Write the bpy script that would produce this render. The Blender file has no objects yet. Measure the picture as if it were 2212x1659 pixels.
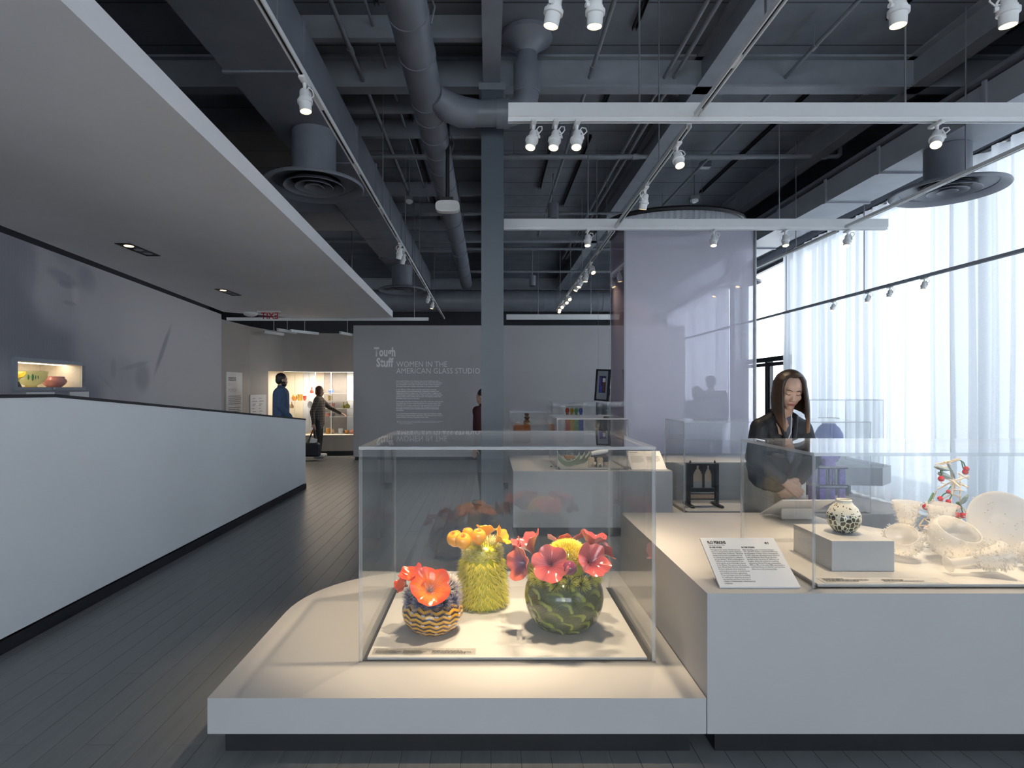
import bpy, math, random
from mathutils import Vector, Matrix, Quaternion
R = math.radians
PI = math.pi
SC = bpy.context.scene
COL = SC.collection
F = 1230.0           # focal length in pixels of the 2212 x 1659 frame
VX, VY = 1055.0, 840.0
CAMZ = 1.5

def at(x, y, d):
    """pixel + distance -> world point"""
    return Vector(((x - VX) / F * d, d, CAMZ + (VY - y) / F * d))

def onz(x, y, z):
    """pixel on the horizontal plane z"""
    d = (CAMZ - z) * F / (y - VY)
    return at(x, y, d)

# ------------------------------------------------------------------ camera
cam = bpy.data.cameras.new('camera')
cam.sensor_fit = 'HORIZONTAL'
cam.sensor_width = 36.0
cam.lens = 36.0 * F / 2212.0
cam.shift_x = (1106.0 - VX) / 2212.0
cam.shift_y = (VY - 829.5) / 2212.0
cam.clip_start = 0.05
cam.clip_end = 200
camo = bpy.data.objects.new('camera', cam)
camo.location = (0, 0, CAMZ)
camo.rotation_euler = (R(90), 0, 0)
COL.objects.link(camo)
SC.camera = camo

# ------------------------------------------------------------------ world (overcast daylight)
world = bpy.data.worlds.new('overcast_sky')
SC.world = world
world.use_nodes = True
bg = world.node_tree.nodes['Background']
bg.inputs['Color'].default_value = (0.86, 0.93, 1.0, 1)
bg.inputs['Strength'].default_value = 4.4

# ------------------------------------------------------------------ exposure / render quality
vs = SC.view_settings
vs.view_transform = 'Standard'
vs.look = 'None'
vs.exposure = 0.48
vs.gamma = 1.0
vs.use_curve_mapping = False
SC.cycles.max_bounces = 7
SC.cycles.diffuse_bounces = 4
SC.cycles.glossy_bounces = 3
SC.cycles.transmission_bounces = 4
SC.cycles.transparent_max_bounces = 32
SC.cycles.caustics_reflective = False
SC.cycles.caustics_refractive = False
SC.cycles.sample_clamp_indirect = 4.0
SC.cycles.use_denoising = True
SC.cycles.use_adaptive_sampling = True
SC.cycles.use_light_tree = False
SC.cycles.adaptive_threshold = 0.05

# ------------------------------------------------------------------ node helpers
class NT:
    """tiny expression helper around a node tree"""
    def __init__(s, mat):
        s.t = mat.node_tree
        s.n = s.t.nodes
    def new(s, typ, **kw):
        n = s.n.new(typ)
        for k, v in kw.items():
            setattr(n, k, v)
        return n
    def put(s, sock, v):
        if isinstance(v, bpy.types.NodeSocket):
            s.t.links.new(v, sock)
        elif v is not None:
            sock.default_value = v
    def m(s, op, a, b=None, c=None, clamp=False):
        n = s.new('ShaderNodeMath', operation=op, use_clamp=clamp)
        for i, v in enumerate((a, b, c)):
            if v is not None:
                s.put(n.inputs[i], v)
        return n.outputs[0]
    def mix(s, f, a, b):
        n = s.new('ShaderNodeMix', data_type='RGBA')
        s.put(n.inputs[0], f)
        for i, v in ((6, a), (7, b)):
            if isinstance(v, (tuple, list)):
                v = tuple(v)[:3] + (1,)
            s.put(n.inputs[i], v)
        return n.outputs[2]
    def ramp(s, f, stops):
        n = s.new('ShaderNodeValToRGB')
        e = n.color_ramp.elements
        while len(e) < len(stops):
            e.new(0.5)
        for q, (p, c) in zip(e, stops):
            q.position = p
            q.color = tuple(c)[:3] + (1,)
        s.put(n.inputs[0], f)
        return n.outputs[0]
    def noise(s, vec=None, scale=5, detail=3, rough=0.5):
        n = s.new('ShaderNodeTexNoise')
        if vec is not None:
            s.put(n.inputs['Vector'], vec)
        n.inputs['Scale'].default_value = scale
        n.inputs['Detail'].default_value = detail
        n.inputs['Roughness'].default_value = rough
        return n.outputs['Fac']
    def coord(s, which='Object'):
        return s.new('ShaderNodeTexCoord').outputs[which]
    def xyz(s, vec):
        n = s.new('ShaderNodeSeparateXYZ')
        s.put(n.inputs[0], vec)
        return n.outputs
    def sstep(s, x, a, b):
        n = s.new('ShaderNodeMapRange', interpolation_type='SMOOTHSTEP')
        s.put(n.inputs[0], x)
        n.inputs[1].default_value = a
        n.inputs[2].default_value = b
        return n.outputs[0]
    def bump(s, h, strength=0.1, dist=0.01):
        n = s.new('ShaderNodeBump')
        n.inputs['Strength'].default_value = strength
        n.inputs['Distance'].default_value = dist
        s.put(n.inputs['Height'], h)
        return n.outputs[0]

MATS = {}

def newmat(name):
    m = bpy.data.materials.new(name)
    m.use_nodes = True
    MATS[name] = m
    return m, NT(m), m.node_tree.nodes['Principled BSDF']

def pbr(name, col, rough=0.5, metal=0.0, var=0.06, scale=8.0, bump=0.0, spec=0.5, coat=0.0, emit=None, estr=0.0, trans=0.0, sss=0.0):
    m, t, p = newmat(name)
    c = t.coord('Object')
    f = t.noise(c, scale, 4)
    lo = tuple(max(0, v * (1 - var)) for v in col)
    hi = tuple(min(1, v * (1 + var)) for v in col)
    t.put(p.inputs['Base Color'], t.ramp(f, [(0.3, lo), (0.7, hi)]))
    p.inputs['Roughness'].default_value = rough
    p.inputs['Metallic'].default_value = metal
    p.inputs['Specular IOR Level'].default_value = spec
    p.inputs['Coat Weight'].default_value = coat
    p.inputs['Coat Roughness'].default_value = 0.05
    if bump:
        t.put(p.inputs['Normal'], t.bump(t.noise(c, scale * 6, 5), bump, 0.005))
    if emit:
        p.inputs['Emission Color'].default_value = tuple(emit) + (1,)
        p.inputs['Emission Strength'].default_value = estr
    return m

def clear(name, tint=(1, 1, 1), refl=1.0, haze=0.0, hazecol=(0.8, 0.8, 0.8), rough=0.01, ior=1.49, transl=0.0):
    """acrylic / thin glass: clear straight-through with Fresnel reflection"""
    m, t, p = newmat(name)
    t.n.remove(p)
    out = t.n['Material Output']
    tr = t.new('ShaderNodeBsdfTransparent')
    tr.inputs[0].default_value = tuple(tint) + (1,)
    gl = t.new('ShaderNodeBsdfGlossy')
    gl.inputs['Color'].default_value = (refl, refl, refl, 1)
    gl.inputs['Roughness'].default_value = rough
    fr = t.new('ShaderNodeFresnel')
    fr.inputs['IOR'].default_value = ior
    last = tr.outputs[0]
    if haze > 0:
        df = t.new('ShaderNodeBsdfDiffuse')
        df.inputs[0].default_value = tuple(hazecol) + (1,)
        src = df.outputs[0]
        if transl > 0:
            tl = t.new('ShaderNodeBsdfTranslucent')
            tl.inputs[0].default_value = tuple(hazecol) + (1,)
            mx = t.new('ShaderNodeMixShader')
            mx.inputs[0].default_value = transl
            t.t.links.new(df.outputs[0], mx.inputs[1])
            t.t.links.new(tl.outputs[0], mx.inputs[2])
            src = mx.outputs[0]
        mh = t.new('ShaderNodeMixShader')
        mh.inputs[0].default_value = haze
        t.t.links.new(last, mh.inputs[1])
        t.t.links.new(src, mh.inputs[2])
        last = mh.outputs[0]
    # the Fresnel node turns its ior inside out on back faces; keep one value for both sides
    geo = t.new('ShaderNodeNewGeometry')
    back = geo.outputs['Backfacing']
    t.put(fr.inputs['IOR'], t.m('ADD', ior, t.m('MULTIPLY', back, 1.0 / ior - ior)))
    mf = t.new('ShaderNodeMixShader')
    t.t.links.new(fr.outputs[0], mf.inputs[0])
    t.t.links.new(last, mf.inputs[1])
    t.t.links.new(gl.outputs[0], mf.inputs[2])
    t.t.links.new(mf.outputs[0], out.inputs['Surface'])
    return m

# ------------------------------------------------------------------ mesh builder
class G:
    """collects shapes in world coordinates; build() links them as one mesh object"""
    def __init__(s):
        s.v = []
        s.f = []
        s.mi = []
        s.cur = 0
    def add(s, verts, faces):
        o = len(s.v)
        s.v += [tuple(v) for v in verts]
        s.f += [tuple(i + o for i in q) for q in faces]
        s.mi += [s.cur] * len(faces)
        return s
    def box(s, x0, x1, y0, y1, z0, z1):
        v = [(x0, y0, z0), (x1, y0, z0), (x1, y1, z0), (x0, y1, z0), (x0, y0, z1), (x1, y0, z1), (x1, y1, z1), (x0, y1, z1)]
        return s.add(v, [(0, 3, 2, 1), (4, 5, 6, 7), (0, 1, 5, 4), (1, 2, 6, 5), (2, 3, 7, 6), (3, 0, 4, 7)])
    def cbox(s, x0, x1, y0, y1, z0, z1, b=0.004, M=None):
        """box with chamfered vertical and top/bottom edges"""
        p = [(x0 + b, y0), (x1 - b, y0), (x1, y0 + b), (x1, y1 - b), (x1 - b, y1), (x0 + b, y1), (x0, y1 - b), (x0, y0 + b)]
        cx, cy = (x0 + x1) / 2, (y0 + y1) / 2
        kx = ((x1 - x0) / 2 - b) / ((x1 - x0) / 2)
        ky = ((y1 - y0) / 2 - b) / ((y1 - y0) / 2)
        rings = []
        for z, sh in ((z0, 1), (z0 + b, 0), (z1 - b, 0), (z1, 1)):
            rings.append([((cx + (x - cx) * (kx if sh else 1)), (cy + (y - cy) * (ky if sh else 1)), z) for x, y in p])
        v = [q for r in rings for q in r]
        f = []
        for k in range(3):
            for i in range(8):
                j = (i + 1) % 8
                f.append((k * 8 + i, k * 8 + j, (k + 1) * 8 + j, (k + 1) * 8 + i))
        f.append(tuple(range(7, -1, -1)))
        f.append(tuple(range(24, 32)))
        if M is not None:
            v = [M @ Vector(q) for q in v]
        return s.add(v, f)
    def obox(s, M, sx, sy, sz):
        """box of full sizes centred on matrix M"""
        v = [M @ Vector((a * sx / 2, b * sy / 2, c * sz / 2)) for a, b, c in
             ((-1, -1, -1), (1, -1, -1), (1, 1, -1), (-1, 1, -1), (-1, -1, 1), (1, -1, 1), (1, 1, 1), (-1, 1, 1))]
        return s.add(v, [(0, 3, 2, 1), (4, 5, 6, 7), (0, 1, 5, 4), (1, 2, 6, 5), (2, 3, 7, 6), (3, 0, 4, 7)])
    def bar(s, a, b, w, h, up=(0, 0, 1)):
        """rectangular bar from a to b"""
        a, b = Vector(a), Vector(b)
        d = (b - a)
        L = d.length
        d.normalize()
        u = Vector(up)
        if abs(d.dot(u)) > 0.99:
            u = Vector((0, 1, 0))
        x = d.cross(u).normalized()
        z = x.cross(d).normalized()
        M = Matrix((x, d, z)).transposed().to_4x4()
        M.translation = (a + b) / 2
        return s.obox(M, w, L, h)
    def cyl(s, a, b, r0, r1=None, n=16, cap=True):
        a, b = Vector(a), Vector(b)
        r1 = r0 if r1 is None else r1
        d = (b - a).normalized()
        u = Vector((0, 0, 1)) if abs(d.z) < 0.9 else Vector((1, 0, 0))
        x = d.cross(u).normalized()
        y = d.cross(x).normalized()
        v = []
        for p, r in ((a, r0), (b, r1)):
            for i in range(n):
                t = 2 * PI * i / n
                v.append(p + x * (r * math.cos(t)) + y * (r * math.sin(t)))
        f = [(i, i + n, (i + 1) % n + n, (i + 1) % n) for i in range(n)]
        if cap:
            f += [tuple(range(n)), tuple(range(2 * n - 1, n - 1, -1))]
        return s.add(v, f)
    def tube(s, pts, r, n=8, closed=False):
        pts = [Vector(p) for p in pts]
        m = len(pts)
        rs = r if isinstance(r, (list, tuple)) else [r] * m
        v = []
        prev = None
        for i, p in enumerate(pts):
            d = (pts[(i + 1) % m] - pts[i - 1]) if closed else (pts[min(i + 1, m - 1)] - pts[max(i - 1, 0)])
            d.normalize()
            if prev is None:
                u = Vector((0, 0, 1)) if abs(d.z) < 0.9 else Vector((1, 0, 0))
                x = d.cross(u).normalized()
            else:
                x = (prev - d * prev.dot(d))
                x = x.normalized() if x.length > 1e-6 else d.orthogonal().normalized()
            prev = x
            y = d.cross(x)
            for k in range(n):
                t = 2 * PI * k / n
                v.append(p + (x * math.cos(t) + y * math.sin(t)) * rs[i])
        f = []
        for i in range(m if closed else m - 1):
            i2 = (i + 1) % m
            for k in range(n):
                k2 = (k + 1) % n
                f.append((i * n + k, i * n + k2, i2 * n + k2, i2 * n + k))
        if not closed:
            f += [tuple(range(n - 1, -1, -1)), tuple(range((m - 1) * n, m * n))]
        return s.add(v, f)
    def lathe(s, prof, n=32, c=(0, 0, 0), M=None, wob=None, close=False):
        """profile of (r, z); revolved about the vertical through c"""
        c = Vector(c)
        v = []
        for r, z in prof:
            for i in range(n):
                t = 2 * PI * i / n
                rr = r * (wob(t, z) if wob else 1)
                q = Vector((rr * math.cos(t), rr * math.sin(t), z))
                v.append((M @ q if M is not None else q) + c)
        f = []
        m = len(prof)
        for k in range(m if close else m - 1):
            k2 = (k + 1) % m
            for i in range(n):
                j = (i + 1) % n
                f.append((k * n + i, k * n + j, k2 * n + j, k2 * n + i))
        if not close:
            if prof[0][0] > 1e-5:
                f.append(tuple(range(n - 1, -1, -1)))
            if prof[-1][0] > 1e-5:
                f.append(tuple(range((m - 1) * n, m * n)))
        return s.add(v, f)
    def prism(s, poly, z0, z1):
        n = len(poly)
        v = [(x, y, z0) for x, y in poly] + [(x, y, z1) for x, y in poly]
        f = [(i, (i + 1) % n, (i + 1) % n + n, i + n) for i in range(n)]
        f += [tuple(range(n - 1, -1, -1)), tuple(range(n, 2 * n))]
        return s.add(v, f)
    def extr(s, poly, M, t):
        """flat outline (x, y) extruded by t along local z, placed by M"""
        n = len(poly)
        v = [M @ Vector((x, y, -t / 2)) for x, y in poly] + [M @ Vector((x, y, t / 2)) for x, y in poly]
        f = [(i, (i + 1) % n, (i + 1) % n + n, i + n) for i in range(n)]
        f += [tuple(range(n - 1, -1, -1)), tuple(range(n, 2 * n))]
        return s.add(v, f)
    def sheet(s, grid, th):
        """grid[i][j] of points -> thickened sheet"""
        a, b = len(grid), len(grid[0])
        P = [[Vector(p) for p in r] for r in grid]
        N = []
        for i in range(a):
            for j in range(b):
                du = P[min(i + 1, a - 1)][j] - P[max(i - 1, 0)][j]
                dv = P[i][min(j + 1, b - 1)] - P[i][max(j - 1, 0)]
                q = du.cross(dv)
                N.append(q.normalized() if q.length > 1e-9 else Vector((0, 0, 1)))
        v = [P[i][j] + N[i * b + j] * (th / 2) for i in range(a) for j in range(b)]
        v += [P[i][j] - N[i * b + j] * (th / 2) for i in range(a) for j in range(b)]
        f = []
        o = a * b
        for i in range(a - 1):
            for j in range(b - 1):
                q = (i * b + j, (i + 1) * b + j, (i + 1) * b + j + 1, i * b + j + 1)
                f.append(q)
                f.append(tuple(o + k for k in reversed(q)))
        edge = [(i, 0) for i in range(a)] + [(a - 1, j) for j in range(1, b)] + [(i, b - 1) for i in range(a - 2, -1, -1)] + [(0, j) for j in range(b - 2, 0, -1)]
        for k in range(len(edge)):
            i1 = edge[k][0] * b + edge[k][1]
            q = edge[(k + 1) % len(edge)]
            i2 = q[0] * b + q[1]
            f.append((i1, o + i1, o + i2, i2))
        return s.add(v, f)
    def ball(s, c, r, n=16, m=10, sq=(1, 1, 1), M=None):
        prof = []
        c = Vector(c)
        v = []
        for k in range(m + 1):
            ph = PI * k / m
            for i in range(n):
                t = 2 * PI * i / n
                q = Vector((r * sq[0] * math.sin(ph) * math.cos(t), r * sq[1] * math.sin(ph) * math.sin(t), -r * sq[2] * math.cos(ph)))
                v.append((M @ q if M is not None else q) + c)
        f = []
        for k in range(m):
            for i in range(n):
                j = (i + 1) % n
                f.append((k * n + i, k * n + j, (k + 1) * n + j, (k + 1) * n + i))
        return s.add(v, f)
    def mesh(s, name, mats, smooth=True, org=(0, 0, 0), angle=38):
        me = bpy.data.meshes.new(name)
        ox, oy, oz = org
        me.from_pydata([(x - ox, y - oy, z - oz) for x, y, z in s.v], [], s.f)
        for m in (mats if isinstance(mats, (list, tuple)) else [mats]):
            me.materials.append(MATS[m] if isinstance(m, str) else m)
        if any(s.mi):
            me.polygons.foreach_set('material_index', s.mi)
        me.validate()
        if smooth:
            me.shade_smooth()
            me.set_sharp_from_angle(angle=R(angle))
        me.update()
        return me
    def build(s, name, mat, parent=None, smooth=True, angle=38, org=None):
        wl = wloc(parent)
        o0 = Vector(org) if org is not None else (wl if parent is not None else Vector((0, 0, 0)))
        o = bpy.data.objects.new(name, s.mesh(name, mat, smooth, o0, angle))
        COL.objects.link(o)
        o.parent = parent
        o.location = o0 - wl
        return o

def wloc(o):
    p = Vector((0, 0, 0))
    while o is not None:
        p += o.location
        o = o.parent
    return p

def tag(o, label, cat, group=None):
    o['label'] = label
    o['category'] = cat
    if group:
        o['group'] = group
    return o

def thing(name, label, cat, loc=(0, 0, 0), group=None):
    o = bpy.data.objects.new(name, None)
    COL.objects.link(o)
    o.location = loc
    o.empty_display_size = 0.05
    return tag(o, label, cat, group)

def struct(o, label=None, cat=None):
    o['kind'] = 'structure'
    if label:
        o['label'] = label
    if cat:
        o['category'] = cat
    return o

def inst(name, mesh, parent=None, loc=(0, 0, 0), M=None):
    o = bpy.data.objects.new(name, mesh)
    COL.objects.link(o)
    o.parent = parent
    if M is not None:
        o.matrix_local = M
    else:
        o.location = loc
    return o

def lettering(name, body, size, M, mat, parent, align='LEFT', sx=1.0, bold=0.0, space=1.0, line=1.0, char=1.0):
    """flat lettering as a mesh; M places the text plane (x right, y up, z towards the reader)"""
    c = bpy.data.curves.new(name, 'FONT')
    c.body = body
    c.size = size
    c.align_x = align
    c.offset = bold
    c.space_character = char
    c.space_word = space
    c.space_line = line
    c.resolution_u = 2
    c.fill_mode = 'FRONT'
    o = bpy.data.objects.new(name + '_tmp', c)
    COL.objects.link(o)
    dg = bpy.context.evaluated_depsgraph_get()
    me = bpy.data.meshes.new_from_object(o.evaluated_get(dg))
    bpy.data.objects.remove(o)
    bpy.data.curves.remove(c)
    me.materials.clear()
    me.materials.append(MATS[mat])
    wl = wloc(parent)
    T = Matrix.Translation(-wl) @ M @ Matrix.Diagonal((sx, 1, 1, 1))
    me.transform(T)
    me.name = name
    q = bpy.data.objects.new(name, me)
    COL.objects.link(q)
    q.parent = parent
    return q

def print_lines(M, w, h, rows, mat, parent, seed=0, lead=0.0):
    """lines of print too small to read: word-long bars, rows = (fraction of the width) per line"""
    rr = random.Random(seed)
    q = G()
    n = len(rows)
    for i, fr in enumerate(rows):
        y = -h * (i + 0.5) / n
        x = 0.0
        while x < w * fr:
            L = rr.uniform(0.03, 0.10) * w
            L = min(L, w * fr - x)
            if L > 0.008 * w:
                q.obox(M @ Matrix.Translation((x + L / 2, y, 0.0004)), L, h / n * 0.42, 0.0006)
            x += L + 0.018 * w
    return q.build('text_block', mat, parent, False)

def facing_cam(p):
    """text plane that faces -Y at point p"""
    return Matrix.Translation(Vector(p)) @ Matrix.Rotation(R(90), 4, 'X')

def aim_matrix(direction, up=(0, 0, 1)):
    """rotation whose -Z axis points along direction"""
    return Vector(direction).to_track_quat('-Z', 'Y').to_matrix().to_4x4()
# ================================================================== materials
pbr('plinth_paint', (0.46, 0.46, 0.465), 0.45, var=0.02, scale=3)
pbr('low_wall_paint', (0.86, 0.89, 0.92), 0.5, var=0.02, scale=2)
pbr('soffit_paint', (0.82, 0.82, 0.84), 0.6, var=0.03, scale=2)
pbr('track_white', (0.82, 0.83, 0.84), 0.35, var=0.02)
pbr('lamp_white', (0.80, 0.80, 0.80), 0.3, var=0.02)
pbr('black_paint', (0.012, 0.013, 0.016), 0.5, var=0.15)
pbr('dark_base', (0.02, 0.021, 0.027), 0.4, var=0.1)
pbr('duct_paint', (0.175, 0.188, 0.222), 0.42, var=0.12, scale=3, bump=0.05)
pbr('beam_paint', (0.25, 0.268, 0.30), 0.5, var=0.1, scale=4)
pbr('column_paint', (0.085, 0.105, 0.130), 0.4, var=0.05, scale=2)
pbr('pipe_paint', (0.20, 0.215, 0.24), 0.4, var=0.1)
pbr('rod_metal', (0.30, 0.31, 0.33), 0.35, metal=0.6, var=0.1)
pbr('steel', (0.45, 0.46, 0.48), 0.3, metal=0.8, var=0.05)
pbr('grey_frame', (0.30, 0.33, 0.38), 0.4, var=0.05)
pbr('white_print', (0.98, 0.98, 0.98), 0.6, var=0.02)
pbr('grey_print', (0.25, 0.25, 0.26), 0.6, var=0.02)
pbr('black_print', (0.02, 0.02, 0.022), 0.6, var=0.02)
pbr('sign_card', (0.76, 0.76, 0.76), 0.45, var=0.02)
pbr('title_wall_paint', (0.44, 0.43, 0.44), 0.55, var=0.03, scale=1.5)
pbr('far_wall_paint', (0.44, 0.40, 0.37), 0.6, var=0.04, scale=1.5)
pbr('dark_wall', (0.02, 0.022, 0.027), 0.7, var=0.2, scale=2)
pbr('case_lining', (0.78, 0.73, 0.62), 0.6, var=0.03)
pbr('exit_red', (0.55, 0.02, 0.06), 0.4, var=0.05)
pbr('warm_lens', (1, 0.85, 0.6), 0.3, emit=(1.0, 0.70, 0.34), estr=3.6)
MATS['warm_lens'].cycles.emission_sampling = 'NONE'
pbr('led_strip', (1, 0.95, 0.85), 0.3, emit=(1.0, 0.86, 0.66), estr=7.0)
clear('acrylic', (0.985, 0.99, 0.99), 0.95, ior=1.49)
clear('acrylic_edge', (0.86, 0.89, 0.91), 0.95, haze=0.38, hazecol=(0.93, 0.95, 0.97), ior=1.7, rough=0.05)
clear('window_glass', (0.97, 0.98, 0.98), 0.9, ior=1.5)
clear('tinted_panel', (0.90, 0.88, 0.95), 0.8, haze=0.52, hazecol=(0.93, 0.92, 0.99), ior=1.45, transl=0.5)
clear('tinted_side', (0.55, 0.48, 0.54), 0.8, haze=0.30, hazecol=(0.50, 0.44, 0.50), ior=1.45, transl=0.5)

def mat_deck():
    m, t, p = newmat('deck_concrete')
    c = t.coord('Object')
    f = t.noise(c, 1.6, 6, 0.6)
    g = t.noise(c, 22, 4)
    base = t.ramp(f, [(0.3, (0.125, 0.138, 0.163)), (0.7, (0.20, 0.215, 0.245))])
    x = t.xyz(c)
    seam = t.m('LESS_THAN', t.m('FRACT', t.m('MULTIPLY', x[1], 1.6)), 0.03)
    t.put(p.inputs['Base Color'], t.mix(seam, base, (0.04, 0.045, 0.055)))
    p.inputs['Roughness'].default_value = 0.6
    t.put(p.inputs['Normal'], t.bump(g, 0.25, 0.01))
mat_deck()

def mat_plank():
    m, t, p = newmat('dark_plank')
    c = t.coord('Object')
    mp = t.new('ShaderNodeMapping')
    t.put(mp.inputs[0], c)
    mp.inputs['Scale'].default_value = (14, 0.8, 1)
    oi = t.new('ShaderNodeObjectInfo').outputs['Random']
    ad = t.new('ShaderNodeVectorMath', operation='ADD')
    t.put(ad.inputs[0], mp.outputs[0])
    t.put(ad.inputs[1], t.m('MULTIPLY', oi, 37.0))
    f = t.noise(ad.outputs[0], 2.2, 5, 0.6)
    base = t.ramp(f, [(0.3, (0.14, 0.148, 0.158)), (0.75, (0.185, 0.194, 0.206))])
    t.put(p.inputs['Base Color'], t.mix(t.m('MULTIPLY', oi, 0.15), base, (0.165, 0.172, 0.182)))
    t.put(p.inputs['Roughness'], t.m('MULTIPLY_ADD', f, 0.10, 0.28))
    t.put(p.inputs['Normal'], t.bump(f, 0.06, 0.003))
mat_plank()

def mat_floor():
    m, t, p = newmat('dark_floor')
    c = t.coord('Object')
    x = t.xyz(c)
    seam = t.m('LESS_THAN', t.m('FRACT', t.m('DIVIDE', x[0], 0.122)), 0.025)
    f = t.noise(c, 3, 5, 0.6)
    base = t.ramp(f, [(0.3, (0.14, 0.148, 0.158)), (0.7, (0.185, 0.194, 0.206))])
    t.put(p.inputs['Base Color'], t.mix(seam, base, (0.006, 0.006, 0.007)))
    p.inputs['Roughness'].default_value = 0.38
mat_floor()

# ================================================================== floor with boards
g = G()
g.box(-2.80, 0.4994, 1.5, 13.2, -0.20, -0.022)
g.box(-9.5, -2.80, -5.2, 19.2, -0.20, 0.0)
g.box(0.4994, 7.0, -5.2, 19.2, -0.20, 0.0)
g.box(-2.80, 0.4994, -5.2, 1.5, -0.20, 0.0)
g.box(-2.80, 0.4994, 13.2, 19.2, -0.20, 0.0)
floor = struct(g.build('floor', 'dark_floor', smooth=False), 'dark stained floorboards with a soft sheen', 'floor')
rnd = random.Random(4)
PW = 0.1222
pm = {}
def plank_mesh(L):
    L = round(L, 2)
    if L not in pm:
        q = G()
        q.cbox(-PW / 2 + 0.0005, PW / 2 - 0.0005, 0.0005, L - 0.0005, -0.021, 0.0, 0.0009)
        pm[L] = q.mesh('plank', 'dark_plank', smooth=False)
    return pm[L]
ncol = int(round((0.53 + 2.80) / PW))
for i in range(ncol):
    x = -2.80 + PW * (i + 0.5)
    y = 1.5
    first = True
    while y < 13.19:
        L = [0.9, 1.5, 2.1][i % 3] if first else [2.2, 2.6, 3.0][rnd.randrange(3)]
        if y + L > 12.5:
            L = 13.2 - y
        inst('plank', plank_mesh(L), floor, (x, y, 0.0))
        y += L
        first = False

# ================================================================== ceiling deck
struct(G().box(-9.5, 7.0, -5.2, 19.2, 4.9, 5.05).build('ceiling', 'deck_concrete', smooth=False), 'dark painted concrete ceiling deck', 'ceiling')

# ================================================================== left soffit (hung ceiling)
def sof_r(y): return -1.376 - 0.0372 * (y - 1.83)
def wall_l(y): return -3.28 - 0.117 * y
g = G()
g.prism([(wall_l(-3) + 0.06, -3), (sof_r(-3), -3), (sof_r(10.0), 10.0), (wall_l(9.25) + 0.9, 10.0), (wall_l(9.25) + 0.06, 9.25)], 2.75, 2.865)
soffit = struct(g.build('ceiling_left', 'soffit_paint', smooth=False), 'white hung ceiling panel with slot lights', 'ceiling')
for (xa, ya, L) in ((-3.14, 4.88, 0.46), (-3.36, 7.12, 0.48)):
    t = thing('slot_downlight', 'black recessed slot downlight in the white hung ceiling', 'downlight', (xa, ya, 2.75), 'slot downlights in the hung ceiling')
    q = G()
    q.box(xa - 0.065, xa - 0.055, ya, ya + L, 2.743, 2.7498)
    q.box(xa + 0.055, xa + 0.065, ya, ya + L, 2.743, 2.7498)
    q.box(xa - 0.055, xa + 0.055, ya, ya + 0.01, 2.743, 2.7498)
    q.box(xa - 0.055, xa + 0.055, ya + L - 0.01, ya + L, 2.743, 2.7498)
    q.build('frame', 'black_paint', t, False)
    G().box(xa - 0.055, xa + 0.055, ya + 0.01, ya + L - 0.01, 2.7475, 2.7496).build('recess', 'black_paint', t, False)
    for k in range(3):
        yy = ya + L * (0.2 + 0.3 * k)
        q = G().cyl((xa, yy, 2.7475), (xa, yy, 2.745), 0.038, n=18)
        q.build('lamp', 'warm_lens' if k == 0 else 'grey_frame', t)

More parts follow.
